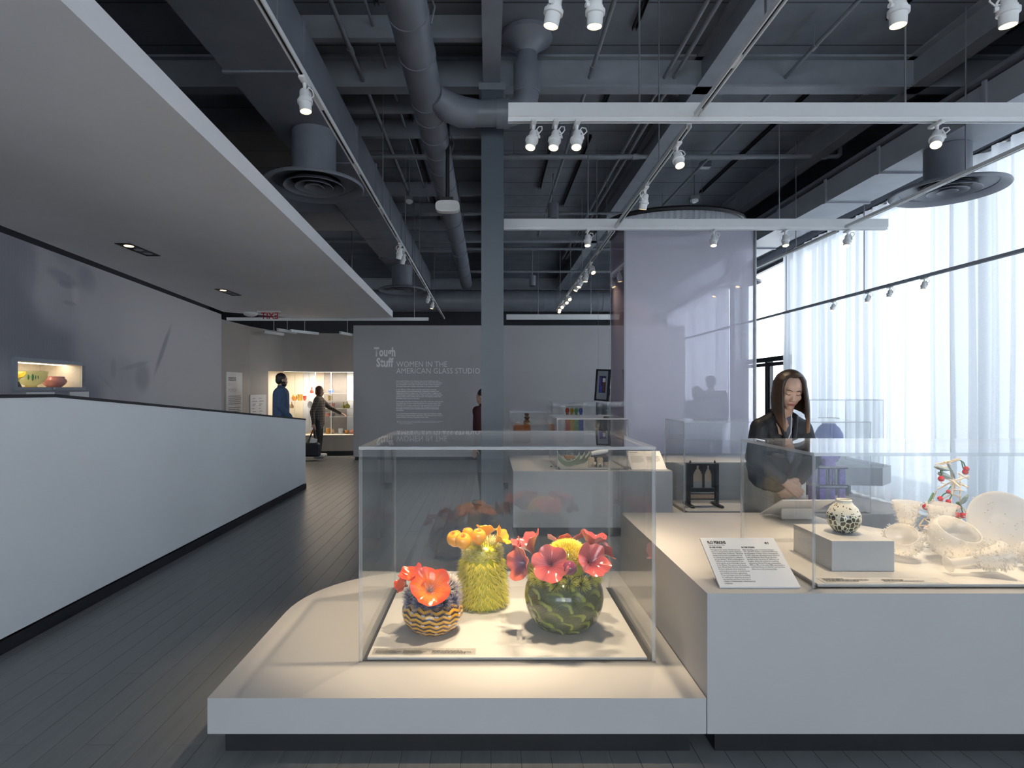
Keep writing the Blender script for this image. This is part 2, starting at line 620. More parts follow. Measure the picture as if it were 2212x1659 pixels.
# ================================================================== left wall with printed mural
def mat_mural():
    m, t, p = newmat('mural_print')
    c = t.coord('Object')
    X = t.xyz(c)
    def pxl(x, y):
        Y = 4034.0 / (911.0 - x)
        return Y, CAMZ + (VY - y) / F * Y
    def ell(x, y, wx, wy, ang=0.0, soft=0.95):
        cy, cz = pxl(x, y)
        ry = abs(pxl(x + wx / 2, y)[0] - pxl(x - wx / 2, y)[0]) / 2
        rz = wy / 2 / F * cy
        dy = t.m('SUBTRACT', X[1], cy)
        dz = t.m('SUBTRACT', X[2], cz)
        ca, sa = math.cos(R(ang)), math.sin(R(ang))
        a = t.m('DIVIDE', t.m('ADD', t.m('MULTIPLY', dy, ca), t.m('MULTIPLY', dz, sa)), ry)
        b = t.m('DIVIDE', t.m('SUBTRACT', t.m('MULTIPLY', dz, ca), t.m('MULTIPLY', dy, sa)), rz)
        r = t.m('SQRT', t.m('ADD', t.m('MULTIPLY', a, a), t.m('MULTIPLY', b, b)))
        return t.m('SUBTRACT', 1.0, t.sstep(r, 1.0 - soft * 0.5, 1.0 + soft * 0.5))
    tone = t.sstep(X[1], pxl(60, 0)[0], pxl(330, 0)[0])
    tone = t.m('MULTIPLY_ADD', tone, 0.42, 0.36)
    def blend(tone, e, val, amt):
        k = t.m('MULTIPLY', e, amt)
        return t.m('ADD', t.m('MULTIPLY', tone, t.m('SUBTRACT', 1.0, k)), t.m('MULTIPLY', k, val))
    for args, val, amt in (
        ((20, 560, 130, 160), 0.18, 0.9), ((20, 680, 190, 190), 0.08, 0.95), ((120, 760, 170, 170, -20), 0.06, 0.95),
        ((185, 800, 110, 150, -30), 0.05, 0.9), ((105, 610, 85, 170, 8), 0.52, 0.9), ((140, 670, 60, 90, 0), 0.42, 0.8),
        ((60, 575, 40, 120), 0.22, 0.7), ((136, 600, 62, 26, -8), 0.20, 0.7), ((188, 604, 40, 52, -20), 0.20, 0.65), ((140, 614, 30, 16), 0.14, 0.6), ((164, 640, 16, 40, 8), 0.66, 0.7), ((120, 535, 90, 40, -14), 0.30, 0.6),
        ((150, 655, 30, 9), 0.26, 0.8), ((210, 720, 90, 200, -28), 0.60, 0.7), ((255, 815, 90, 90, 0), 0.50, 0.8),
        ((308, 815, 30, 60, 24), 0.28, 0.7), ((290, 790, 60, 10, 10), 0.34, 0.6), ((245, 795, 12, 40), 0.30, 0.6), ((238, 835, 60, 8, -30), 0.34, 0.6), ((352, 755, 7, 120, -36), 0.26, 0.8), ((270, 850, 80, 40), 0.60, 0.6)):
        tone = blend(tone, ell(*args), val, amt)
    u = t.m('MULTIPLY', X[1], 330.0)
    v = t.m('MULTIPLY', X[2], 330.0)
    dots = t.m('MULTIPLY', t.m('SINE', t.m('ADD', u, v)), t.m('SINE', t.m('SUBTRACT', v, t.m('MULTIPLY', u, 0.6))))
    amp = t.m('MULTIPLY', t.m('SUBTRACT', 0.85, tone), 0.42)
    tone2 = t.m('ADD', tone, t.m('MULTIPLY', dots, amp), clamp=True)
    t.put(p.inputs['Base Color'], t.ramp(tone2, [(0.0, (0.16, 0.165, 0.21)), (0.5, (0.42, 0.41, 0.44)), (1.0, (0.70, 0.67, 0.67))]))
    p.inputs['Roughness'].default_value = 0.6
mat_mural()
NY0, NY1 = 4034.0 / (911 - 24), 4034.0 / (911 - 178)        # niche opening along the wall
NZ0, NZ1 = 1.485, 1.755
def wseg(g, y0, y1, z0, z1, th=0.12, off=0.0):
    x0, x1 = wall_l(y0) + off, wall_l(y1) + off
    g.prism([(x0, y0), (x1, y1), (x1 - th, y1), (x0 - th, y0)], z0, z1)
g = G()
wseg(g, -3, NY0, 0, 2.72)
wseg(g, NY1, 9.32, 0, 2.72)
wseg(g, NY0, NY1, 0, NZ0)
wseg(g, NY0, NY1, NZ1, 2.72)
wall_left = struct(g.build('wall_left', 'mural_print', smooth=False), 'grey wall printed with a large halftone photo mural', 'wall')
g = G()
wseg(g, -3, 9.32, 2.72, 4.9, 0.12, -0.25)
g.prism([(wall_l(9.32) - 0.25, 9.32), (wall_l(9.32) - 3.5, 9.32), (wall_l(9.32) - 3.5, 9.4), (wall_l(9.32) - 0.25, 9.4)], 2.76, 4.9)
struct(g.build('wall_upper', 'dark_wall', smooth=False), 'dark upper wall above the hung ceiling', 'wall')

# niche display case set in the mural wall
ym = (NY0 + NY1) / 2
case = thing('wall_niche_case', 'small lit display niche with grey metal frame in the mural wall', 'display case', (wall_l(ym), ym, NZ0))
g = G()
def nseg(g, y0, y1, z0, z1, o0, o1):
    g.prism([(wall_l(y0) + o0, y0), (wall_l(y1) + o0, y1), (wall_l(y1) - o1, y1), (wall_l(y0) - o1, y0)], z0, z1)
nseg(g, NY0 - 0.0, NY1, NZ1 - 0.03, NZ1, 0.03, 0.10)
nseg(g, NY0, NY1, NZ0, NZ0 + 0.03, 0.03, 0.10)
nseg(g, NY0, NY0 + 0.035, NZ0 + 0.03, NZ1 - 0.03, 0.03, 0.10)
g.build('frame', 'grey_frame', case, False)
g = G()
nseg(g, NY0 + 0.035, NY1 + 0.05, NZ0 + 0.015, NZ0 + 0.03, -0.10, 0.42)
nseg(g, NY0 + 0.035, NY1 + 0.05, NZ1 - 0.02, NZ1, -0.10, 0.42)
nseg(g, NY0 + 0.035, NY1 + 0.05, NZ0, NZ1, -0.40, 0.42)
nseg(g, NY0 + 0.02, NY0 + 0.035, NZ0, NZ1, -0.10, 0.42)
nseg(g, NY1 - 0.01, NY1 + 0.05, NZ0, NZ1, 0.0, 0.42)
g.build('lining', 'case_lining', case, False)
g = G()
nseg(g, NY0 + 0.06, NY1 - 0.04, NZ1 - 0.032, NZ1 - 0.024, -0.13, 0.20)
g.build('light_strip', 'led_strip', case, False)
g = G()
nseg(g, NY0 + 0.035, NY1 - 0.01, NZ0 + 0.03, NZ1 - 0.03, -0.012, 0.018)
g.build('pane', 'window_glass', case, False)
yl = (NY0 * 0.5 + NY1 * 0.5)
G().ball((wall_l(yl) + 0.034, yl, NZ0 + 0.014), 0.012, 10, 8).build('lock', 'steel', case)
for yy, w in ((4.72, 0.36), (5.30, 0.30)):
    q = G()
    nseg(q, yy, yy + w, NZ0 - 0.075, NZ0 - 0.012, 0.006, 0.0)
    o = tag(q.build('caption_plate', 'sign_card', None, False, org=(wall_l(yy), yy, NZ0 - 0.07)), 'small pale caption plate on the wall under the lit niche', 'sign', 'caption plates under the niche')

# ================================================================== low ramp wall
XL = -2.755
g = G()
prof = [(-2.0, 0.085), (8.58, 0.085), (8.58, 1.03), (3.62, 1.447), (-2.0, 1.46)]
n = len(prof)
v = [(XL, y, z) for y, z in prof] + [(XL - 0.14, y, z) for y, z in prof]
g.add(v, [tuple(range(n)), tuple(range(2 * n - 1, n - 1, -1))] + [(i, i + n, (i + 1) % n + n, (i + 1) % n) for i in range(n)])
lw = struct(g.build('wall_low', 'low_wall_paint', smooth=False), 'white ramp guard wall with sloping black capped top', 'wall')
g = G()
top = [(-2.0, 1.46), (3.62, 1.447), (8.58, 1.03)]
for (ya, za), (yb, zb) in zip(top[:-1], top[1:]):
    v = []
    for x in (XL + 0.006, XL - 0.146):
        for (y, z) in ((ya, za), (yb, zb)):
            v += [(x, y, z), (x, y, z + 0.02)]
    g.add(v, [(0, 2, 3, 1), (4, 5, 7, 6), (1, 3, 7, 5), (0, 4, 6, 2), (0, 1, 5, 4), (2, 6, 7, 3)])
g.build('cap_rail', 'dark_base', lw, False)
G().box(XL - 0.13, XL - 0.02, -2.0, 8.56, 0.0, 0.085).build('toe_kick', 'black_paint', lw, False)
G().box(XL - 0.002, XL + 0.012, -2.0, 8.58, 0.0, 0.075).build('base_strip', 'dark_base', lw, False)
struct(G().prism([(-4.6, 8.5), (XL - 0.15, 8.5), (XL - 0.15, -2.0), (-4.6, -2.0)], 0.0, 0.02).build('floor_ramp', 'dark_floor', smooth=False), 'dark ramp floor behind the low wall', 'floor')

# ================================================================== title wall
TY = 12.06
g = G().box(-2.86, 4.17, TY, TY + 0.3, 0.06, 2.843)
title = struct(g.build('wall_title', 'title_wall_paint', smooth=False), 'grey partition wall with white exhibition title and text', 'wall')
G().box(-2.83, 4.14, TY + 0.03, TY + 0.27, 0.0, 0.06).build('toe_kick', 'black_paint', title, False)
def on_title(x, y):
    p = at(x, y, TY)
    p.y = TY - 0.004
    return facing_cam(p)
PXT = TY / F
lettering('lettering', 'Tough', 26.5 * PXT, on_title(808, 769), 'white_print', title, sx=0.66, bold=0.0105, char=1.04)
lettering('lettering', 'Stuff', 26.5 * PXT, on_title(813, 792), 'white_print', title, sx=0.72, bold=0.0105, char=1.04)
lettering('lettering', 'WOMEN IN THE', 17.2 * PXT, on_title(856, 792.5), 'white_print', title, sx=0.875, bold=-0.001)
lettering('lettering', 'AMERICAN GLASS STUDIO', 17.2 * PXT, on_title(856, 807), 'white_print', title, sx=0.885, bold=-0.001)
BODY = [
    ['Tough Stuff: Women in the American Glass Studio highlights the vision,', 'grit, and creativity of women who helped shape the Studio Glass Movement',
     'from its beginning in the 1960s. These artists pushed against expectations', 'and opened new ways of thinking about glass as an expressive medium.'],
    ['In the 1960s and 1970s, artists across the United States embraced', 'experimentation and personal expression. Ceramicists, scientists, and',
     'glassworkers joined in, stepping out of the factory setting to explore glass', 'independently in a studio environment. While a small circle of scientists and',
     'ceramic artists is often credited with launching the American Studio Glass', 'Movement, there is more to the story.'],
    ['Tough Stuff revisits these foundational years with a wider lens, demonstrating', 'the critical role of women artists through their art and their stories. The',
     'exhibition brings together adventurous early experiments as well as later,', 'more refined approaches to glass, along with the personal histories of',
     'the artists, to provide a more complete picture of the movement than', 'ever before.'],
    ['It is just the beginning: the Museum hopes to spark new questions, amplify', 'more voices, and inspire deeper exploration. We invite you to join us as we', 'continue building the story of American Studio Glass.']]
ypx = 824.5
for para in BODY:
    lettering('text_block', '\n'.join(para), 4.05 * PXT, on_title(856, ypx), 'white_print', title, sx=0.80, line=0.925, bold=0.0012)
    ypx += 3.72 * len(para) + 3.65
lettering('text_block', 'Listen to artist voices throughout the exhibition as they speak of Tough Stuff, artist recordings and\ntheir stories and memories of working with glass. Press the button near the label to start\naudio from the speaker above.', 2.7 * PXT, on_title(863, 911), 'white_print', title, sx=0.88, line=0.95, bold=0.0004)
def speaker_icon(M, s, mat, parent):
    q = G()
    q.extr([(0, -0.16 * s), (0.16 * s, -0.16 * s), (0.42 * s, -0.38 * s), (0.42 * s, 0.38 * s), (0.16 * s, 0.16 * s), (0, 0.16 * s)], M, 0.001)
    for r in (0.22, 0.40):
        arc = [(0.46 * s + r * s * math.cos(a), r * s * math.sin(a)) for a in [R(-50 + 10 * k) for k in range(11)]]
        arc += [(0.46 * s + (r + 0.07) * s * math.cos(a), (r + 0.07) * s * math.sin(a)) for a in [R(50 - 10 * k) for k in range(11)]]
        q.extr(arc, M, 0.001)
    return q.build('speaker_icon', mat, parent, False)
speaker_icon(on_title(857, 911), 6 * PXT, 'white_print', title)

# ================================================================== far wall with lit display window
FW = [(-4.79, 10.2), (-4.77, 11.4), (-4.66, 12.05), (-4.5, 12.45), (-4.2, 12.7), (-3.5, 12.82), (-2.2, 12.92)]
def wpoly(g, pts, z0, z1, th=0.06):
    for (a, b) in zip(pts[:-1], pts[1:]):
        d = Vector((b[0] - a[0], b[1] - a[1])).normalized()
        nx, ny = -d.y * th, d.x * th
        g.prism([a, b, (b[0] + nx, b[1] + ny), (a[0] + nx, a[1] + ny)], z0, z1)
g = G()
wpoly(g, FW[:3], 0.0, 2.75)
wpoly(g, FW[2:], 1.88, 2.75)
wpoly(g, FW[2:], 0.1, 0.46)
wall_far = struct(g.build('wall_far', 'far_wall_paint', smooth=False), 'curved grey brown wall holding the lit display window', 'wall')
g = G()
wpoly(g, [(x, y + 0.06) for x, y in FW[2:]], 0.0, 0.1)
g.build('toe_kick', 'black_paint', wall_far, False)
g = G()
wpoly(g, [(-4.79, 9.4), (-4.79, 10.2)], 0.0, 2.75)
g.build('return_panel', 'far_wall_paint', wall_far, False)
struct(G().box(-9.5, 7.0, 19.0, 19.2, 0, 4.9).build('wall_end', 'dark_wall', smooth=False), 'dark end wall of the gallery', 'wall')
struct(G().box(-9.5, -9.3, 9.0, 19.2, 0, 4.9).build('wall_side', 'dark_wall', smooth=False), 'dark side wall beyond the partition', 'wall')

# ================================================================== steel frame overhead
def ibeam(a, b, z0, name='ceiling_beam', w=0.17, h=0.33, lab='dark painted steel beam under the deck'):
    q = G()
    q.bar((a[0], a[1], z0 + 0.012), (b[0], b[1], z0 + 0.012), w, 0.024)
    q.bar((a[0], a[1], z0 + h / 2), (b[0], b[1], z0 + h / 2), 0.02, h - 0.02)
    q.bar((a[0], a[1], z0 + h - 0.012), (b[0], b[1], z0 + h - 0.012), w, 0.024)
    return struct(q.build(name, 'beam_paint', smooth=False), lab, 'beam')
for x in (-2.15, 0.03, 2.2, 4.38):
    ibeam((x, -5.0), (x, 18.9), 4.57)
for y in (-0.2, 5.86, 11.9, 17.6):
    ibeam((-7.0, y), (5.5, y), 4.57, w=0.15)
for ypix in (87, 243, 297, 423, 465, 497, 545):
    d = 3.17 * F / (VY - ypix)
    q = G()
    q.bar((-2.06, d, 4.70), (-0.06, d, 4.70), 0.07, 0.06)
    q.bar((-2.06, d, 4.80), (-0.06, d, 4.80), 0.02, 0.19)
    struct(q.build('ceiling_joist', 'beam_paint', smooth=False), 'small dark steel joist between the beams', 'joist')

# ------------------------------------------------------------------ column
cx, cy = 0.04, 5.84
g = G()
g.box(cx - 0.112, cx + 0.112, cy - 0.115, cy - 0.10, 0, 4.57)
g.box(cx - 0.112, cx + 0.112, cy + 0.10, cy + 0.115, 0, 4.57)
g.box(cx - 0.01, cx + 0.01, cy - 0.10, cy + 0.10, 0, 4.57)
col = struct(g.build('column', 'column_paint', smooth=False), 'dark grey steel column', 'column')
g = G()
g.box(cx - 0.108, cx - 0.012, cy - 0.09, cy + 0.09, 0.0, 4.2)
g.box(cx + 0.012, cx + 0.108, cy - 0.09, cy + 0.09, 0.0, 4.2)
g.build('cladding', 'column_paint', col, False)
G().box(cx - 0.135, cx + 0.135, cy - 0.14, cy + 0.14, 4.50, 4.569).build('cap_plate', 'beam_paint', col, False)

# ================================================================== window wall, curtains and door
def win_x(y): return 5.17 + 0.0577 * (y - 5.5)
def wx(g, y0, y1, z0, z1, o0, o1):
    g.prism([(win_x(y0) + o0, y0), (win_x(y0) + o1, y0), (win_x(y1) + o1, y1), (win_x(y1) + o0, y1)], z0, z1)
g = G()
wx(g, -5.2, 19.2, 4.0, 4.9, 0.12, 0.32)
wx(g, -5.2, -4.6, 0.0, 4.0, 0.12, 0.32)
wx(g, 12.95, 13.25, 0.0, 4.0, 0.0, 0.32)
wall_right = struct(g.build('wall_right', 'beam_paint', smooth=False), 'window wall behind the white curtains', 'wall')
struct(G().box(4.3, 5.9, -5.0, 19.0, 4.20, 4.24).build('ceiling_right', 'duct_paint', smooth=False), 'dark soffit along the window wall', 'ceiling')
for i, (y0, y1) in enumerate(((-4.6, -1.0), (-1.0, 2.6), (2.6, 6.2), (6.2, 10.3), (10.3, 12.95), (13.25, 16.0), (16.0, 18.9))):
    g = G()
    for yy in (y0, y1 - 0.05):
        wx(g, yy, yy + 0.05, 0.0, 4.0, 0.16, 0.24)
    wx(g, y0 + 0.05, y1 - 0.05, 0.0, 0.06, 0.16, 0.24)
    wx(g, y0 + 0.05, y1 - 0.05, 3.94, 4.0, 0.16, 0.24)
    if y0 == 10.3:
        wx(g, y0 + 0.05, y1 - 0.05, 2.05, 2.14, 0.14, 0.26)
    w = struct(g.build('window_%d' % (i + 1), 'dark_base', smooth=False), 'tall window with slim dark frame', 'window')
    q = G()
    wx(q, y0 + 0.05, y1 - 0.05, 0.06 if y0 != 10.3 else 2.14, 3.94, 0.195, 0.205)
    q.build('pane', 'window_glass', w, False)
# door in the bare bay
g = G()
for yy in (10.36, 11.55, 12.80):
    wx(g, yy, yy + 0.09, 0.0, 2.05, 0.13, 0.26)
for (ya, yb) in ((10.45, 11.55), (11.64, 12.80)):
    wx(g, ya, ya + 0.07, 0.02, 2.03, 0.16, 0.22)
    wx(g, yb - 0.07, yb, 0.02, 2.03, 0.16, 0.22)
    wx(g, ya + 0.07, yb - 0.07, 1.96, 2.03, 0.16, 0.22)
    wx(g, ya + 0.07, yb - 0.07, 0.02, 0.20, 0.16, 0.22)
door = struct(g.build('door_1', 'dark_base', smooth=False), 'dark framed double glass exit door', 'door')
for (ya, yb) in ((10.45, 11.55), (11.64, 12.80)):
    q = G()
    wx(q, ya + 0.07, yb - 0.07, 0.20, 1.96, 0.185, 0.195)
    q.build('pane', 'window_glass', door, False)
def door_M(y, z):
    X = win_x(y) + 0.18
    M = Matrix.Translation((X, y, z)) @ Matrix.Rotation(R(-90 - math.degrees(math.atan(0.0577)) * -1), 4, 'Z') @ Matrix.Rotation(R(90), 4, 'X')
    return M
lettering('lettering', 'EMERGENCY\nEXIT ONLY', 0.09, door_M(11.3, 1.36), 'grey_print', door, align='CENTER', sx=-0.8)

# curtains
def mat_curtain():
    m, t, p = newmat('sheer_curtain')
    t.n.remove(p)
    out = t.n['Material Output']
    c = t.coord('Object')
    X = t.xyz(c)
    f = t.noise(c, 60, 2)
    col = t.ramp(f, [(0.2, (0.555, 0.585, 0.63)), (0.8, (0.61, 0.635, 0.675))])
    d = t.new('ShaderNodeBsdfDiffuse')
    tl = t.new('ShaderNodeBsdfTranslucent')
    t.put(d.inputs[0], col)
    t.put(tl.inputs[0], col)
    mx = t.new('ShaderNodeMixShader')
    mx.inputs[0].default_value = 0.50
    t.t.links.new(d.outputs[0], mx.inputs[1])
    t.t.links.new(tl.outputs[0], mx.inputs[2])
    tr = t.new('ShaderNodeBsdfTransparent')
    m2 = t.new('ShaderNodeMixShader')
    m2.inputs[0].default_value = 0.06
    t.t.links.new(mx.outputs[0], m2.inputs[1])
    t.t.links.new(tr.outputs[0], m2.inputs[2])
    t.t.links.new(m2.outputs[0], out.inputs['Surface'])
mat_curtain()
pbr('curtain_rail', (0.03, 0.03, 0.035), 0.4)
def curtain(y0, y1, seed, where):
    rr = random.Random(seed)
    n = int((y1 - y0) / 0.012)
    ph, s, pts = 0.0, 0.0, []
    freq = 2 * PI / 0.22
    amp, ta = 0.045, 0.045
    for i in range(n + 1):
        y = y0 + (y1 - y0) * i / n
        if i % 22 == 0:
            freq = 2 * PI / rr.uniform(0.20, 0.42)
            ta = rr.uniform(0.05, 0.095)
        amp += (ta - amp) * 0.08
        ph += freq * (y1 - y0) / n
        ed = min(1.0, (y - y0) / 0.07, (y1 - y) / 0.07)
        pts.append((y, ed * (amp * math.tanh(1.9 * math.sin(ph)) + 0.014 * math.sin(2.3 * ph + seed)), ph))
    zs = [0.03, 0.5, 1.2, 2.0, 2.8, 3.5, 3.97]
    grid = []
    for y, o, ph in pts:
        row = []
        for z in zs:
            k = 1.0 - 0.25 * (z / 4.0)
            drift = 0.03 * math.sin(z * 1.1 + ph * 0.13 + seed) * (1 - z / 4.2)
            e_ = min(1.0, (y - y0) / 0.3, (y1 - y) / 0.3)
            row.append((win_x(y) + o * k - 0.02, y + drift * e_, z))
        grid.append(row)
    q = G()
    a, b = len(grid), len(zs)
    q.add([p for r_ in grid for p in r_], [(i * b + j, (i + 1) * b + j, (i + 1) * b + j + 1, i * b + j + 1) for i in range(a - 1) for j in range(b - 1)])
    t = thing('curtain', 'white sheer floor length curtain ' + where, 'curtain', (win_x((y0 + y1) / 2) - 0.02, (y0 + y1) / 2, 0.03), 'sheer curtains along the window wall')
    q.build('fabric', 'sheer_curtain', t, True, 180)
    q = G()
    wx(q, y0, y1, 3.975, 4.0, -0.04, 0.0)
    q.build('rail', 'curtain_rail', t, False)
for i, (a, b, w_) in enumerate(((-4.5, -1.2, 'by the rear window'), (-1.2, 2.6, 'level with the tall plinth block front'), (2.6, 5.0, 'behind the spiky glass vitrine'), (5.0, 6.9, 'behind the round diffuser'), (6.9, 8.7, 'behind the floating plinth'),
                              (8.7, 10.5, 'next to the dark framed door'), (13.3, 16.0, 'seen through the tinted glass, beside the dark pier'), (16.0, 18.8, 'seen through the tinted glass at the far end'))):
    curtain(a, b, i + 3, w_)

# unseen rear of the room; window added behind the viewer for fill daylight
g = G()
g.box(-9.5, 7.0, -5.2, -5.0, 4.0, 4.9)
g.box(-9.5, -4.2, -5.2, -5.0, 0.0, 4.0)
g.box(2.46, 7.0, -5.2, -5.0, 0.0, 4.0)
g.box(-4.2, 4.5, -5.2, -5.0, 0.0, 0.8)
struct(g.build('wall_rear', 'soffit_paint', smooth=False), 'pale rear wall with an added fill window', 'wall')
g = G()
for x in (-4.2, -2.05, 0.12, 2.4):
    g.box(x, x + 0.06, -5.13, -5.07, 0.8, 4.0)
w = struct(g.build('window_8', 'dark_base', smooth=False), 'unseen rear window added for fill daylight', 'window')
G().box(-4.14, 2.4, -5.105, -5.095, 0.8, 4.0).build('pane', 'window_glass', w, False)
# ================================================================== plinths
def inset(poly, d):
    xs_, ys_ = [p[0] for p in poly], [p[1] for p in poly]
    cx, cy = (min(xs_) + max(xs_)) / 2, (min(ys_) + max(ys_)) / 2
    kx, ky = 1 - 2 * d / (max(xs_) - min(xs_)), 1 - 2 * d / (max(ys_) - min(ys_))
    return [(cx + (x - cx) * kx, cy + (y - cy) * ky) for x, y in poly]

def arc(cx, cy, r, a0, a1, n=14):
    return [(cx + r * math.cos(R(a0 + (a1 - a0) * i / n)), cy + r * math.sin(R(a0 + (a1 - a0) * i / n))) for i in range(n + 1)]

def plinth(name, label, poly, ztop, zbot=0.10, mat='plinth_paint', seams=(), kick=0.05):
    cx = sum(p[0] for p in poly) / len(poly)
    cy = sum(p[1] for p in poly) / len(poly)
    t = thing(name, label, 'plinth', (cx, cy, 0))
    G().prism(poly, zbot, ztop).build('body', mat, t, False)
    G().prism(inset(poly, kick), 0.0, zbot).build('toe_kick', 'black_paint', t, False)
    return t

Z1, Z2 = 0.245, 0.67
low_poly = [(-1.14, 2.31), (0.884, 2.31), (0.884, 3.92)] + arc(-0.42, 3.20, 0.72, 90, 180)
plinth('display_plinth', 'low white plinth with rounded corner carrying the glass cactus vitrine', low_poly, Z1)
blk_poly = [(0.888, 2.31), (3.9, 2.31), (3.9, 3.25)] + [(2.75, 3.25), (2.35, 3.36), (2.15, 3.6), (2.12, 3.82)] + [(0.888, 3.82)]
plinth('display_plinth', 'tall white plinth block with the spiky clear glass bowls on it', blk_poly, Z2)
P5 = [(0.25, 5.75), (1.86, 5.75), (1.86, 7.1), (0.25, 7.1)]
plinth('display_plinth', 'white plinth block beside the steel column with green crescent bowls', P5, Z2)
P3 = [(1.87, 5.7), (3.95, 5.7)] + arc(3.92, 6.2, 0.5, -90, 0)[1:] + [(4.38, 6.4), (4.15, 6.72), (3.4, 6.75), (3.4, 6.42), (1.87, 6.42)]
plinth('display_plinth', 'low white rounded plinth under the black loom and purple tower', P3, Z1)
plinth('display_plinth', 'tall white plinth block standing behind the black loom', [(1.87, 6.425), (3.31, 6.425), (3.31, 7.3), (1.87, 7.3)], Z2)
Pf = [(3.9, 6.95), (4.75, 6.86), (5.02, 7.1), (5.05, 8.8), (3.75, 8.8), (3.75, 7.2)]
plinth('display_plinth', 'floating pale plinth near the curtains under the blue vase', Pf, 0.545, 0.33, kick=0.35)
Pb = [(0.2, 8.48), (3.1, 8.48), (3.1, 10.4), (0.2, 10.4)]
plinth('display_plinth', 'white plinth block below the hanging framed panel', Pb, Z2)
G2 = [(-1.0, 8.9), (0.14, 8.9), (0.14, 10.4), (-1.0, 10.4)]

# ================================================================== acrylic vitrines
def vitrine(label, x0, x1, y0, y1, z0, z1, th=0.014, deck=True, gap=0.02, group=None):
    t = thing('vitrine', label, 'display case', ((x0 + x1) / 2, (y0 + y1) / 2, z0), group)
    def pane(name, a0, a1, b0, b1, c0, c1, thin):
        q = G()
        q.box(a0, a1, b0, b1, c0, c1)
        # faces order: bottom, top, front(-y), right(+x), back(+y), left(-x)
        edge = {'x': (0, 1, 2, 4), 'y': (0, 1, 3, 5), 'z': (2, 3, 4, 5)}[thin]
        q.mi = [1 if i in edge else 0 for i in range(6)]
        return q.build(name, ['acrylic', 'acrylic_edge'], t, False)
    pane('front_pane', x0, x1, y0, y0 + th, z0, z1 - th, 'y')
    pane('back_pane', x0, x1, y1 - th, y1, z0, z1 - th, 'y')
    pane('side_pane', x0, x0 + th, y0 + th, y1 - th, z0, z1 - th, 'x')
    pane('side_pane', x1 - th, x1, y0 + th, y1 - th, z0, z1 - th, 'x')
    pane('top_pane', x0, x1, y0, y1, z1 - th, z1, 'z')
    if deck:
        G().box(x0 + th, x1 - th, y0 + th, y1 - th, z0, z0 + 0.002).build('gap_liner', 'dark_base', t, False)
        G().cbox(x0 + th + gap, x1 - th - gap, y0 + th + gap * 0.4, y1 - th - gap * 0.3, z0 + 0.002, z0 + 0.015, 0.002).build('deck_board', 'plinth_paint', t, False)
    return t
DZ = 0.0155
V1 = (-0.594, 0.768, 2.61, 3.60)
vitrine('large clear acrylic vitrine over the three glass cacti', *V1, Z1, 1.235)
V2 = (1.35, 3.3, 2.36, 3.05)
vitrine('long clear acrylic vitrine over the spiky glass bowls', *V2, Z2, 1.235, gap=0.012)
V3 = (0.70, 1.43, 5.82, 6.6)
vitrine('clear acrylic vitrine over green crescent bowls and wooden oxen', *V3, Z2, 1.20)
V4 = (1.98, 2.98, 5.76, 6.38)
vitrine('clear acrylic vitrine over the black loom', *V4, Z1, 1.17)
V5 = (3.02, 3.86, 5.74, 6.40)
vitrine('tall narrow clear acrylic vitrine over the purple tower', *V5, Z1, 1.17)
V6 = (0.95, 1.95, 8.52, 9.3)
vitrine('clear acrylic vitrine over the rainbow glass heads', *V6, Z2, 1.31, deck=False)
V7 = (0.32, 0.90, 8.52, 9.15)
vitrine('clear acrylic vitrine over the amber glass box', *V7, Z2, 1.16, deck=False)
V8 = (3.95, 4.86, 7.0, 7.75)
vitrine('clear acrylic vitrine over the tall blue glass vase', *V8, 0.545, 1.37, deck=False)

# ================================================================== tilted text panels
def text_panel(label, x0, x1, ylo, zlo, yhi, zhi, head=None, sub=None, cols=None, flip=False, group=None, th=0.008):
    """card leaning from its low edge to its high edge"""
    lo, hi = Vector(((x0 + x1) / 2, ylo, zlo)), Vector(((x0 + x1) / 2, yhi, zhi))
    up = (hi - lo).normalized()
    xx = Vector((1, 0, 0)) if not flip else Vector((-1, 0, 0))
    nn = xx.cross(up).normalized()
    M = Matrix((xx, up, nn)).transposed().to_4x4()
    M.translation = (lo + hi) / 2
    w, h = x1 - x0, (hi - lo).length
    t = thing('text_panel', label, 'sign', (lo.x, lo.y, zlo), group)
    q = G()
    Mc = M @ Matrix.Translation((0, 0, -th / 2))
    q.obox(Mc, w, h, th)
    q.build('card', 'sign_card', t, False)
    # hidden foot that carries the card
    foot = M @ Matrix.Translation((0, h * 0.1, -th - 0.02))
    zb = Z2
    q = G()
    cy_ = lo.y + (hi.y - lo.y) * 0.55
    zt = lo.z + (hi.z - lo.z) * 0.45
    q.box(lo.x - w * 0.3, lo.x + w * 0.3, min(cy_, cy_) - 0.006, cy_ + 0.006, zlo, zt)
    q.box(lo.x - w * 0.3, lo.x + w * 0.3, min(lo.y, cy_) + 0.01, max(lo.y, cy_) - 0.006, zlo, zlo + 0.003)
    q.build('support', 'acrylic_edge', t, False)
    def tx(u, v):
        return M @ Matrix.Translation((-w / 2 + u * w, h / 2 - v * h, 0.0008))
    if head:
        lettering('lettering', head, h * 0.085, tx(0.075, 0.13), 'black_print', t, sx=0.62, bold=0.0009)
    if sub:
        lettering('lettering', sub, h * 0.04, tx(0.075, 0.175), 'black_print', t, sx=0.8)
    for (u, v, ti, body) in cols or ():
        lettering('lettering', ti, h * 0.045, tx(u, v), 'black_print', t, sx=0.7, bold=0.0005)
        lettering('text_block', body, h * 0.040, tx(u, v + 0.05), 'black_print', t, sx=0.74, line=0.99)
    if head:
        speaker_icon(tx(0.84, 0.115), h * 0.07, 'black_print', t)
    return t
